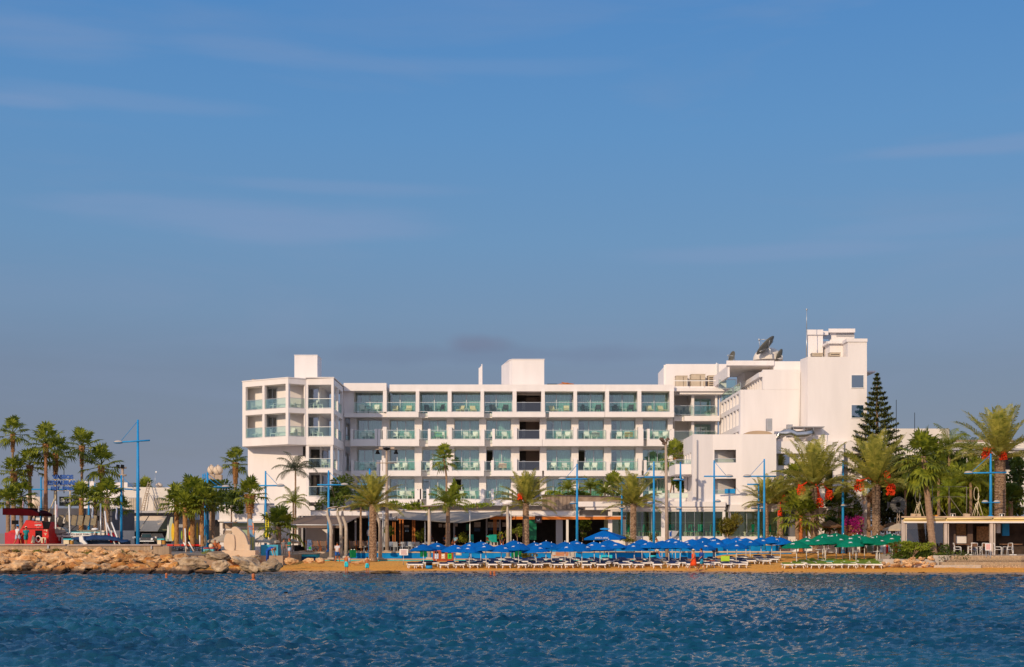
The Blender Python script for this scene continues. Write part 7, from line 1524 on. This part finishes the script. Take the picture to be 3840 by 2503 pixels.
m = MB(); m.slabxz([(X(u,Y),Z(v,Y)) for u,v in ((120,2037),(134,2037),(133,2018),(127,2008),(123,2018))],Y-.25,Y-.12); m.build('fender_board',CREAMF,bt_); m = MB(); m.pb(154,160,2019,2037,Y-.3,.1); m.pb(166,172,2019,2037,Y-.3,.1); m.pb(154,172,2016,2019,Y-.3,.1); m.build('step_frame',CREAMF,bt_)
m = MB(); m.pb(18,70,1998,2044,Y-.5,.4); m.build('bulwark',mat('crimson',(.50,.01,.03),.5,.2,3),bt_)
wb = thing('banner_boat','white excursion boat with a lettered banner and deck chairs on its upper deck','boat',P(280,2050,111)); Y = 111
m = MB(); m.pb(182,380,2010,2015,Y,3); m.pb(182,186,2010,2045,Y,.2)
for u in (196,230,268,300,335): m.pb(u,u+5,2012,2045,Y,.2)
m.pb(205,222,2013,2028,Y+.3,.2); m.build('cabin_frame',WHITEP,wb); m = MB(); m.pb(182,380,2015,2046,Y+1,2); m.build('cabin_glass',mat('boat_glass',(.03,.06,.12),.2,.4,2),wb)
m = MB(); m.pb(186,382,2040,2048,Y-.2,.4); m.build('hull',WHITEP,wb)
m = MB(); m.pb(183,337,1998.5,2010,Y-.1,.1); m.build('banner',LETW,wb); text('LAGOON AND FAMAGUSTA GHOST TOWN',150*Y/F,6.5*Y/F,P(259,2004.3,Y-.12),mat('brown_letter',(.10,.07,.06),.7,.1,4),wb,bold=.012)
m = MB(); m.pb(255,378,1995.5,1998,Y,2.5); m.build('turquoise_deck_edge',TURQ,wb); m = MB(); m.pb(184,378,1988,1996,Y+1.4,.1)
m.build('rail_screen',mat('rail_screen',(.22,.18,.13),.8,.3,9),wb)
m = MB(); m.slabxz([(X(u,Y),Z(v,Y)) for u,v in ((184,2003),(222,2001),(252,1996),(250,1988),(235,1978),(192,1976),(187,1985))],Y-.4,Y+.6); tag(m.build('boat_cover',mat('grey_cover',(.38,.33,.27),.85,.25,4,.6,3)),'crumpled grey-beige cover on the bow between red boat and white boat','cover')
def deck_lounger():
    o = thing('deck_lounger','x','chair',group='row of deck loungers on the upper deck'); m = MB(); m.obox((0,.1,.95),.46,.04,.95,0,0,.18); m.build('sling',mat('olive_sling',(.27,.21,.13),.8,.2,6),o); m = MB()
    m.tube([(-.32,.1,.48),(-.14,.12,1.43)],.02,5); m.tube([(.14,.1,.48),(.32,.12,1.43)],.02,5); m.tube([(-.14,.12,1.43),(.32,.12,1.43)],.025,5); m.tube([(-.3,.1,0),(.3,.1,.5)],.025,5); m.build('frame',BLACK,o); return o
dl = deck_lounger()
for i,u in enumerate((196,226,254,276,300,325,350)): place(dl,(X(u,112.4),112.4,Z(1990,112.4)),0,f'{ordw(i+1)} dark folded deck lounger from the left on the excursion boat',.9)
cb = thing('covered_boat','small boat under a long navy blue canvas cover beside the banner boat','boat',P(370,2040,107)); Y = 107.5
m = MB(); n = 16; vs = []
for i in range(n+1):
    u = 268+i*(482-268)/n; vt = 2016-6*math.sin(math.pi*min(1,i/n*1.1))-(3 if 5 < i < 12 else 0)+(8 if i > 13 else 0); vb_ = vt+16*math.sin(math.pi*(i+.4)/(n+1))**.6+2
    vs += [P(u,vt+3,Y-.5),P(u,vt,Y+.3),P(u,vb_,Y-.7)]
m.add(vs,[(3*i+a,3*i+b_,3*(i+1)+b_,3*(i+1)+a) for i in range(n) for a,b_ in ((1,0),(0,2))],True); x_ = m.build('canvas_cover',mat('navy_canvas',(.008,.035,.11),.75,.25,3,.3),cb); x_.modifiers.new('t','SOLIDIFY').thickness=.04
m = MB(); m.slabxz([(X(u,Y),Z(v,Y)) for u,v in ((310,2012),(322,2010),(326,2025),(340,2040),(318,2044),(311,2030))],Y-.9,Y-.6); m.build('engine_cover',WHITEP,cb); m = MB(); m.pb(270,470,2028,2046,Y,1.5); m.build('hull',mat('boat_navy',(.02,.05,.10),.4,.3,2),cb)
o = thing('radar_dish','white radome on a stalk above the blue canvas','radar',P(355,2010,109)); m = MB(); m.ell(P(356,1986,109),(.30,.25,.12),12,6); m.tube([P(352,2008,109),P(358,1992,109)],.05,6); m.build('radome',WHITEP,o)
for i,(a,b_,c_,d,l,m_) in enumerate(((393,1918,402,2007,'white thin flagpole rising right of the banner boat',WHITEP),(400,1962,432,2044,'left white striped boarding plank sloping down to the jetty',WHITEP),(418,1960,450,2044,'right white striped boarding plank sloping down to the jetty',WHITEP),(377,1890,378,2010,'thin grey flagpole right of the low palms',ALU),(259,1895,262,2000,'white pole under the letter sign, right one',WHITEP),(208,1880,209,1985,'white flagpole with the red crossed flag',WHITEP))):
    o = thing('boat_pole',l,'pole',P(c_,d,108)); m = MB(); m.tube([P(a,b_,108),P(c_,d,107)],.06,6); m.build('pole',m_,o)
    if i in (1,2): m = MB(); m.tube([P(a+(c_-a)*.35-6,b_+(d-b_)*.35+10,107.9),P(a+(c_-a)*.75-6,b_+(d-b_)*.75+10,107.4)],.09,6); m.build('red_sleeve',RED,o)
for i,(u,v0,v1,c_) in enumerate(((211,1893,1942,(.7,.2,.15)),(344,1903,1945,(.35,.5,.65)),(434,1903,1950,(.45,.5,.65)),(84,1880,1905,(.4,.12,.12)),(143,1900,1920,(.5,.45,.42)))):
    o = thing('flag',['white flag with red cross hanging over the deck loungers','light blue flag between low palms','pale blue striped flag left of the boarding planks','small red and blue flag above the red canopy','torn pale cloth by the palm behind the red boat'][i],'flag',P(u,v0,108.2)); m = MB(); n = 6
    vs = [P(u+dx+math.sin(k*1.1)*1.2,v0+(v1-v0)*k/n,108.2+dx*.02) for k in range(n+1) for dx in (0,5+k*.3)]; m.add(vs,[(2*k,2*k+1,2*k+3,2*k+2) for k in range(n)],True); x_ = m.build('cloth',mat('flag_%d'%i,c_,.8,.1,5,c2=(.75,.75,.78)),o); x_.modifiers.new('t','SOLIDIFY').thickness=.02
# jeep
jp = thing('parked_jeep','dark grey off-road car with silver bumper parked behind the tallest blue mast','car',P(548,2048,109)); Y = 109.5
m = MB(); m.slabxz([(X(u,Y),Z(v,Y)) for u,v in ((515,2035),(518,2018),(528,2016),(531,2001),(565,2001),(572,2016),(578,2020),(579,2036),(570,2044),(520,2044))],Y,Y+3.6); m.build('body',mat('car_grey',(.07,.07,.08),.3,.1,2,metal=.3),jp)
m = MB(); m.slabxz([(X(u,Y),Z(v,Y)) for u,v in ((532,2016),(535,2004),(564,2004),(568,2016))],Y-.04,Y+.02); m.build('windscreen',mat('car_glass',(.02,.05,.06),.1,.2,2),jp); m = MB(); m.pb(517,577,2028,2032,Y-.3,.25); m.build('bumper',ALU,jp)
for u in (521,573):
    w_ = MB(); w_.tube([P(u,2041,Y-.1),P(u,2041,Y+.2)],.34,14); w_.build('wheel',BLACK,jp)
for u in (522,570): w_ = MB(); w_.ell(P(u,2023,Y-.03),(.11,.05,.11),10,6); w_.build('headlight',LETW,jp)
for u in (503,582): w_ = MB(); w_.obox(P(u,2016,Y+.4),.22,.1,.14); w_.build('mirror',WHITEP,jp)
# racks, bikes and clutter at the jetty end
for i in range(5):
    u = 640+i*25; o = thing('beach_buggy_rack',['leftmost','second','third','fourth','rightmost'][i]+' red and black rental cart behind the rocks at the jetty end','cart',P(u,2070,108)); m = MB(); m.obox(P(u,2045,108.3),.46,.5,.14,.1*i); m.build('red_seat',RED if i%2 == 0 else mat('red_orange',(.6,.10,.03),.5,.1,3),o); m = MB()
    for a in (-9,9): m.tube([P(u+a,2050,108),P(u+a+3,2066,108)],.03,5)
    m.tube([P(u-12,2051,108),P(u+12,2052,108)],.04,5); m.tube([P(u-9,2057,108),P(u+10,2058,108)],.03,5); m.build('frame',BLACK,o); m = MB(); m.tube([P(u-8,2063,107.9),P(u-8,2063,107.8)],.13,10); m.tube([P(u+8,2063,107.9),P(u+8,2063,107.8)],.13,10); m.build('wheel',DGREY,o)
for i,(a,b_,c_,d,l) in enumerate(((694,1982,697,2072,'white thin pole with round lamp at the end of the jetty'),(749,2008,750,2045,'short white post between palm trunks'),(707,2033,727,2068,'white slanted bar behind the rocks'),(688,2035,703,2060,'short white slanted bar next to the thin white pole'))):
    o = thing('white_bar',l,'pole',P(c_,d,107)); m = MB(); m.tube([P(a,b_,107),P(c_,d,107)],.055,6); m.build('bar',WHITEP,o)
o = thing('round_cushion','big round white buoy beside the blue mast','buoy',P(792,2056,109)); m = MB(); m.ell(P(792,2048,109),(.20,.2,.2),14,8); m.build('buoy',CREAMF,o)
o = thing('turquoise_dinghy','turquoise dinghy edge with red rim behind the rocks','dinghy',P(783,2068,108)); m = MB(); m.pb(762,800,2057,2068,108,.8); m.build('hull',mat('dinghy',(.10,.42,.55),.5,.1,3),o); m = MB(); m.pb(762,800,2055,2057.5,107.9,.9); m.build('rim',RED,o)
# ------------------------------------------------------------------ sculpture, banners
o = thing('stone_sculpture','smooth cream stone sculpture of abstract leaning forms on a plinth','sculpture',P(890,2090,107)); Y = 107.2
def curvy(pts, n=5):
    out = []; k = len(pts)
    for i in range(k):
        p0,p1,p2,p3 = [pts[(i+j-1)%k] for j in range(4)]
        for s in range(n):
            t = s/n; out.append(tuple(.5*((2*p1[a])+(-p0[a]+p2[a])*t+(2*p0[a]-5*p1[a]+4*p2[a]-p3[a])*t*t+(-p0[a]+3*p1[a]-3*p2[a]+p3[a])*t**3) for a in (0,1)))
    return out
SC = mat('sculpture_stone',(.66,.50,.35),.85,.05,2,.2)
def bev(o_, w_=.06): b = o_.modifiers.new('b','BEVEL'); b.width = w_; b.segments = 3
ol = curvy([(867,1990),(870,1979),(882,1975.5),(893,1981),(905,1992),(916,2003),(924,2020),(930,2041),(934,2064),(880,2064.5),(850,2064.5),(858,2040),(866,2020),(874,2008)]); m = MB(); m.slabxz([(X(u,Y),Z(v,Y)) for u,v in ol][::-1],Y,Y+.7); x_ = m.build('main_form',SC,o); bev(x_)
ol = curvy([(848,2005),(856,2001),(866,2003),(880,2012),(880,2064),(852,2064),(843,2056),(840,2038),(842,2020)]); m = MB(); m.slabxz([(X(u,Y),Z(v,Y)) for u,v in ol][::-1],Y-.14,Y+.55); x_ = m.build('side_form',SC,o); bev(x_)
m = MB(); m.pb(915,936,2043,2065,Y-.1,.6); m.build('step_block',SC,o); m = MB(); m.pb(832,957,2065,2100,Y-.4,1.5); m.build('plinth',SC,o)
def banner(label,pts,Y,m_,extra):
    o = thing('feather_banner',label,'banner',P(pts[0][0],pts[0][1],Y)); m = MB(); m.slabxz([(X(u,Y),Z(v,Y)) for u,v in pts],Y,Y+.03); m.build('cloth',m_,o); extra(o); return o
def ex1(o):
    m = MB()
    text('AQUA',17*109/F,7*109/F,P(940,1975,108.96),mat('salmon_letter',(.70,.20,.15),.7,.1,3),o,bold=.015); text('FUN',14*109/F,6*109/F,P(946,1984,108.96),MATS['salmon_letter'],o,bold=.015); m.slabxz([(X(u,108.97),Z(v,108.97)) for u,v in ((944,1958),(951,1964),(954,1996),(950,2008),(947,1996),(949,1975))][::-1],108.95,108.98); m.build('orange_stripe',mat('orange_stripe',(.70,.30,.12),.7,.1,3),o)
    for k,u in enumerate((938.5,944.5,950.5)): m = MB(); m.pb(u,u+3,2015,2063,108.96,.02); m.build('yellow_line',mat('banner_yellow',(.62,.52,.05),.7,.3,12),o)
ca = mat('banner_blue',(.16,.30,.45),.75,.15,4)
banner('tall blue and orange painted feather banner right of the sculpture',[(937,2064),(957,2064),(956,2000),(952,1965),(943,1948),(935,1945),(930,1950),(932,1975),(936,2000)],109,ca,ex1)
def ex2(o):
    for k in range(11): m = MB(); m.pb(1000-(k<6)*1.5,1005-(k<6)*1.5,1932+k*7.4,1936.5+k*7.4,112.96,.03); m.pb(1000.5-(k<6)*1.5,1001.7-(k<6)*1.5,1930+k*7.4,1938+k*7.4,112.955,.03); m.build('lettering',LETK,o)
banner('slim yellow feather banner with vertical black lettering',[(995,2015),(1008,2015),(1008,1950),(1005,1930),(1000,1921),(996,1921),(995,1935)],113,mat('banner_yel',(.75,.65,.02),.7,.06,3),ex2)
o = thing('poster_stand','leaning poster board with blue, white and green picture by the orange chairs','sign',P(1160,2066,119)); m = MB(); m.add([P(1150,2064,118.8),P(1171,2064,118.8),P(1167,2025,119.3),P(1152,2025,119.3)],[(0,1,2,3)]); x_ = m.build('poster',mat('poster',(.12,.22,.42),.6,.4,6,c2=(.6,.65,.6)),o); x_.modifiers.new('t','SOLIDIFY').thickness=.03; m = MB(); m.ell(P(1162,2056,118.75),(.13,.02,.13),10,6); m.build('green_shape',mat('poster_green',(.05,.55,.08),.6,.1,3),o); m = MB(); m.tube([P(1146,2066,119.2),P(1152,2028,119.4)],.03,5); m.build('stand',WOOD,o)
# ------------------------------------------------------------------ people
def hand_pts(side): return
def person(label, u, vfeet, Y, H_=1.72, rz=0, pose=None, skin=SKIN, top=None, bottom=None, hair=HAIRK, hat=None, top_m=None, bot_m=None, z=None, kind='full'):
    """rz: direction faced, 0 = towards the camera"""
    s = H_/1.72; z0 = Z(vfeet,Y) if z is None else z
    o = thing('person', label, 'person', (X(u,Y),Y,z0)); J = dict(pel=(0,0,.93),wa=(0,0,1.10),ch=(0,0,1.32),ne=(0,0,1.47),hb=(0,-.01,1.55),hm=(0,-.02,1.62),ht=(0,0,1.70),
      shl=(-.18,0,1.41),ell=(-.23,.02,1.14),wrl=(-.24,-.06,.90),shr=(.18,0,1.41),elr=(.23,.02,1.14),wrr=(.24,-.06,.90),
      hil=(-.09,0,.90),knl=(-.10,-.02,.50),anl=(-.10,.02,.08),tol=(-.11,-.14,.03),hir=(.09,0,.90),knr=(.10,-.02,.50),anr=(.10,.02,.08),tor=(.11,-.14,.03))
    J.update(pose or {}); J = {k:Vector(v) for k,v in J.items()}
    RD = dict(pel=.125,wa=.115,ch=.135,ne=.052,hb=.07,hm=.088,ht=.062,shl=.062,ell=.040,wrl=.027,shr=.062,elr=.040,wrr=.027,hil=.092,knl=.055,anl=.036,tol=.03,hir=.092,knr=.055,anr=.036,tor=.03)
    E = [('pel','wa'),('wa','ch'),('ch','ne'),('ne','hb'),('hb','hm'),('hm','ht'),('ch','shl'),('shl','ell'),('ell','wrl'),('ch','shr'),('shr','elr'),('elr','wrr'),('pel','hil'),('hil','knl'),('knl','anl'),('anl','tol'),('pel','hir'),('hir','knr'),('knr','anr'),('anr','tor')]
    names = list(J); vs = [J[k] for k in names]; rd = [RD[k] for k in names]; ed = [(names.index(a),names.index(b)) for a,b in E]
    f = (J['hm']-J['hb']).cross(Vector((1,0,0))); 
    vs.append(J['hm']+Vector((0,-.10,0))); rd.append(.016); ed.append((names.index('hm'),len(vs)-1))       # nose
    for sd,sg in (('l',-1),('r',1)):
        d = (J['wr'+sd]-J['el'+sd]).normalized(); palm_ = J['wr'+sd]+d*.075; pi = len(vs); vs.append(palm_); rd.append(.026); ed.append((names.index('wr'+sd),pi))
        lat = d.cross(Vector((1,0,0))); lat = lat.normalized() if lat.length > .1 else Vector((0,1,0)); inw = d.cross(lat)
        for k,(off,ln) in enumerate(((-.03,.060),(-.01,.075),(.01,.080),(.03,.070))):
            a = len(vs); vs.append(palm_+lat*off+d*.03); rd.append(.010); ed.append((pi,a)); vs.append(palm_+lat*off*1.15+d*(.03+ln)+inw*.015*sg); rd.append(.008); ed.append((a,a+1))
        a = len(vs); vs.append(J['wr'+sd]+d*.05-lat*.045); rd.append(.010); ed.append((pi,a)); vs.append(J['wr'+sd]+d*.09-lat*.065); rd.append(.009); ed.append((a,a+1))
    me = bpy.data.meshes.new('body'); me.from_pydata([v*s for v in vs], ed, [])
    bm = bmesh.new(); bm.from_mesh(me); lay = bm.verts.layers.skin.verify()
    for v,r_ in zip(bm.verts, rd): v[lay].radius = (r_*s,r_*s)
    bm.verts.ensure_lookup_table(); bm.verts[0][lay].use_root = True; bm.to_mesh(me); bm.free()
    b = bpy.data.objects.new('body', me); col.objects.link(b); md = b.modifiers.new('s','SKIN'); md.use_smooth_shade = True; sb = b.modifiers.new('u','SUBSURF'); sb.levels = 1; sb.render_levels = 1
    dg = bpy.context.evaluated_depsgraph_get(); m2 = bpy.data.meshes.new_from_object(b.evaluated_get(dg)); m2.name = 'body'; b.modifiers.clear(); b.data = m2; m2.materials.clear(); m2.materials.append(skin); b.parent = o
    def part(nm, mb, m_): 
        mb.v = [tuple(Vector(v)*s) for v in mb.v]; x = MB.build(mb, nm, m_); x.parent = o; return x
    L_ = lambda a,b_,t: J[a].lerp(J[b_],t)
    if hair:
        m = MB(); up = (J['ht']-J['hb']).normalized(); c = J['hm']+up*.02+Vector((0,.022,0)); m.ell(c,(.098,.100,.115),12,8,z0=-.35); part('hair',m,hair)
    if hat:
        m = MB(); c = J['hm']+Vector((0,0,.05)); m.ell(c,(.105,.11,.10),12,6,z0=0); m.tube([c,c+Vector((0,0,.012))],.19 if hat[1] else .11,14) if hat[1] else m.obox(c+Vector((0,-.12,.01)),.14,.12,.015); part('hat',m,hat[0])
    if top:
        m = MB(); fl_ = .04
        m.tube([J['pel']+Vector((0,0,-.02)),J['wa'],J['ch'],L_('ch','ne',.55),L_('ch','ne',.85)],[(.175,.15),(.165,.14),(.205,.155),(.16,.11),(.07,.065)],12)
        if top != 'vest':
            for sd in 'lr': m.tube([L_('ch','sh'+sd,.6),J['sh'+sd],L_('sh'+sd,'el'+sd,.75 if top == 'tee' else 1)],[.085,.085,.068],8)
        part('shirt',m,top_m)
    if bottom in ('shorts','trousers'):
        m = MB(); m.tube([J['wa']-Vector((0,0,.03)),J['pel'],J['pel']-Vector((0,0,.08))],[(.145,.125),(.165,.14),(.155,.13)],12)
        for sd in 'lr':
            e = L_('hi'+sd,'kn'+sd,.8) if bottom == 'shorts' else L_('kn'+sd,'an'+sd,.95)
            m.tube([J['hi'+sd]+Vector((0,0,.03)),L_('hi'+sd,'kn'+sd,.5)]+([J['kn'+sd]] if bottom != 'shorts' else [])+[e],[.115,.105]+([.085] if bottom != 'shorts' else [])+[.10 if bottom == 'shorts' else .07],10)
        part(bottom,m,bot_m)
    if bottom == 'dress':
        m = MB(); m.tube([L_('ch','ne',.8),J['ch'],J['wa'],J['pel'],J['pel']-Vector((0,0,.20)),J['pel']-Vector((0,0,.42))],[(.11,.08),(.19,.15),(.155,.14),(.20,.18),(.25,.23),(.29,.27)],14); part('dress',m,bot_m)
    o.rotation_euler = (0,0,rz); return o
WALK = dict(knl=(-.09,-.22,.55),anl=(-.09,-.30,.14),tol=(-.09,-.44,.08),knr=(.09,.10,.49),anr=(.09,.36,.14),tor=(.09,.26,.04),wrl=(-.24,.16,.95),wrr=(.24,-.24,.98),elr=(.22,-.04,1.14),ell=(-.22,.10,1.14))
def C_(n,c): return mat('cloth_'+n,c,.8,.12,6)
person('man in white shirt and blue shorts walking away toward the steps',1265,2111,113.5,1.74,R(170),WALK,SKIN2,'tee','shorts',top_m=C_('white',(.62,.60,.62)),bot_m=C_('blue',(.01,.09,.35)))
person('bare-chested man in turquoise shorts standing at the water edge holding a toddler',1299,2151,99.3,1.42,R(150),dict(wrr=(.20,-.26,1.18),elr=(.24,-.05,1.10)),SKIN2,None,'shorts',bot_m=C_('turq',(.03,.55,.62)),hair=mat('grey_hair',(.20,.17,.16),.8,.2,9))
person('toddler held against the shoulder of the man in turquoise shorts',1310,2135,99.0,.80,R(140),dict(knl=(-.1,-.2,.75),anl=(-.1,-.05,.5),knr=(.1,-.2,.75),anr=(.1,-.05,.5)),SKIN2,'tee','shorts',top_m=C_('pale',(.40,.45,.50)),bot_m=C_('turq2',(.10,.45,.5)),z=Z(2127,99.0)-.0)
person('boy in turquoise swim shorts standing in the shallows holding a small bucket',1377,2152,99.1,1.25,R(200),dict(wrr=(.30,-.20,1.02)),SKIN2,None,'shorts',bot_m=C_('turq',(.03,.55,.62)))
person('woman in orange-red beach dress and sun hat strolling along the water edge',2601,2147,99.6,1.70,R(-80),WALK,SKIN,None,'dress',bot_m=C_('orange',(.80,.07,.01)),hair=HAIRK,hat=(CREAMF,True))
person('man in royal blue shirt and patterned shorts strolling beside the red dress',2630,2145,100.5,1.76,R(-75),{k:(v[0],-v[1] if k[:2] in ('kn','an') else v[1],v[2]) for k,v in WALK.items()},SKIN,'long','shorts',top_m=C_('royal',(.01,.06,.28)),bot_m=mat('patterned',(.03,.10,.25),.8,.3,12,c2=(.02,.4,.5)))
BEND = dict(wa=(0,-.12,1.06),ch=(0,-.40,1.12),ne=(0,-.56,1.10),hb=(0,-.63,1.08),hm=(0,-.70,1.05),ht=(0,-.78,1.02),shl=(-.17,-.47,1.08),ell=(-.18,-.55,.82),wrl=(-.16,-.62,.58),shr=(.17,-.47,1.08),elr=(.18,-.57,.82),wrr=(.15,-.66,.56))
person('person in blue top and trousers bending over beside the turquoise kiosk',1003,2108,104.5,1.62,R(75),BEND,SKIN,'vest','trousers',top_m=C_('royal2',(.005,.08,.42)),bot_m=C_('royal3',(.01,.07,.36)))
person('woman with teal wrap and patterned shorts looking down beside the kiosk',1085,2092,108.5,1.55,R(-60),dict(wrr=(.12,-.25,1.12),wrl=(-.12,-.25,1.10),elr=(.2,-.05,1.08),ell=(-.2,-.05,1.08)),SKIN,'tee','shorts',top_m=C_('teal',(.01,.20,.18)),bot_m=C_('paleb',(.40,.50,.65)),hair=mat('red_hair',(.25,.05,.02),.7,.2,9))
person('person in grey clothes standing behind the kiosk',1064,2090,110.5,1.50,R(30),None,SKIN,'tee','trousers',top_m=C_('grey',(.20,.19,.19)),bot_m=C_('grey2',(.15,.14,.15)))
SIT = dict(pel=(0,0,.42),wa=(0,0,.60),ch=(0,-.02,.82),ne=(0,-.03,.98),hb=(0,-.04,1.06),hm=(0,-.05,1.13),ht=(0,-.03,1.21),shl=(-.18,-.02,.92),ell=(-.24,-.08,.66),wrl=(-.18,-.32,.56),shr=(.18,-.02,.92),elr=(.24,-.08,.66),wrr=(.18,-.32,.56),hil=(-.1,-.03,.42),knl=(-.12,-.46,.46),anl=(-.12,-.48,.08),tol=(-.12,-.62,.03),hir=(.1,-.03,.42),knr=(.12,-.46,.46),anr=(.12,-.48,.08),tor=(.12,-.62,.03))
person('left of two sunburnt people sitting left of the sculpture',806,2078,109.2,1.62,R(20),SIT,SKIN2,None,'shorts',bot_m=C_('grey',(.20,.19,.19)),hair=mat('grey_hair2',(.22,.16,.14),.8,.2,9))
person('right of two sunburnt people sitting left of the sculpture',822,2082,109.0,1.50,R(-20),SIT,SKIN2,None,'shorts',bot_m=C_('navy',(.02,.02,.08)))
person('walking person in white shorts on the path behind the umbrellas',2462,2094,118.3,1.72,R(80),WALK,SKIN2,'tee','shorts',top_m=C_('white2',(.65,.60,.55)),bot_m=C_('white3',(.60,.55,.50)),hair=mat('auburn_hair',(.22,.06,.02),.7,.2,9))
person('man with blue cap and open white shirt walking on the jetty',66,2050,107.2,1.70,R(150),WALK,SKIN2,'tee','shorts',top_m=C_('white4',(.66,.62,.62)),bot_m=C_('pale_blue',(.40,.48,.60)),hat=(BLUEP,False))
person('woman in teal patterned swimsuit and white hat walking on the jetty',98,2050,106.8,1.58,R(-150),dict(WALK,wrr=(.34,-.22,.98)),SKIN2,'tee','shorts',top_m=mat('teal_pattern',(.0,.12,.16),.8,.3,14,c2=(.02,.32,.30)),bot_m=MATS['teal_pattern'],hat=(CREAMF,False))
for i,(u,v,m_,l) in enumerate(((1709,2046,C_('lightblue',(.25,.42,.50)),'diner in light blue shirt sitting at the restaurant front'),(1884,2046,C_('dk',(.06,.04,.05)),'sunburnt diner with long hair beside the turquoise chairs'),(1615,2050,C_('dk2',(.10,.09,.10)),'diner in dark clothes behind the left disc post'),(1668,2050,C_('dk3',(.06,.08,.12)),'diner in dark blue shirt behind the bushy palm trunk'),(1828,2046,C_('brown',(.12,.05,.03)),'diner with big brown hair in the middle of the open restaurant'))):
    person(l,u,v,125.2,1.65,R(-30+25*i),SIT,SKIN2,'tee','shorts',top_m=m_,bot_m=C_('dk',(.06,.04,.05)),z=1.72 if u > 1600 else 1.32)
def swimmer(label,u,v,Y,r_up,hairm,float_=None):
    o = thing('person',label,'person',(X(u,Y),Y,0)); m = MB(); z = .26
    m.tube([(X(u,Y),Y,-.25),(X(u,Y),Y,-.02),(X(u,Y),Y,.06),(X(u,Y),Y,.10)],[(.20,.12),(.20*r_up,.11),(.10,.08),(.055,.055)],12); m.tube([(X(u,Y),Y,.10),(X(u,Y),Y,.14),(X(u,Y),Y-.01,.22),(X(u,Y),Y,.30),(X(u,Y),Y,.335)],[.055,.07,.088,.078,.035],12); m.build('body',SKIN2,o)
    m = MB(); m.ell((X(u,Y),Y+.02,.25),(.093,.095,.10),12,6,z0=-.2); m.build('hair',hairm,o); return o
swimmer('leftmost swimmer, only head above water, off the breakwater',624,2168,89,.3,mat('fair_hair',(.45,.22,.12),.8,.1,9)); 
o = swimmer('swimmer with bare shoulders above water below the large boulders',950,2186,84,1.3,mat('ginger_hair',(.30,.12,.07),.8,.1,9)); o.scale = (1.25,1.25,1.35)
swimmer('dark haired swimmer in the middle off the beach',1840,2160,94,.6,HAIRK); swimmer('swimmer with bright red cap beside the dark haired one',1854,2160,93.5,.8,RED)
for i,(u,v) in enumerate(((1072,2226),(1200,2250))):
    Y = 3*F/(v-V0); o = thing('float',['left small dark float in the open water','right small dark float in the open water'][i],'float',(X(u,Y),Y,.03)); m = MB(); m.ell((X(u,Y),Y,.03),(.10,.07,.05),10,6); m.build('float_body',BLACK,o)
# tidy: templates never placed
for o in list(bpy.data.objects):
    if o.parent is None and o.get('label') == 'x': 
        for c in list(o.children_recursive): bpy.data.objects.remove(c)
        bpy.data.objects.remove(o)
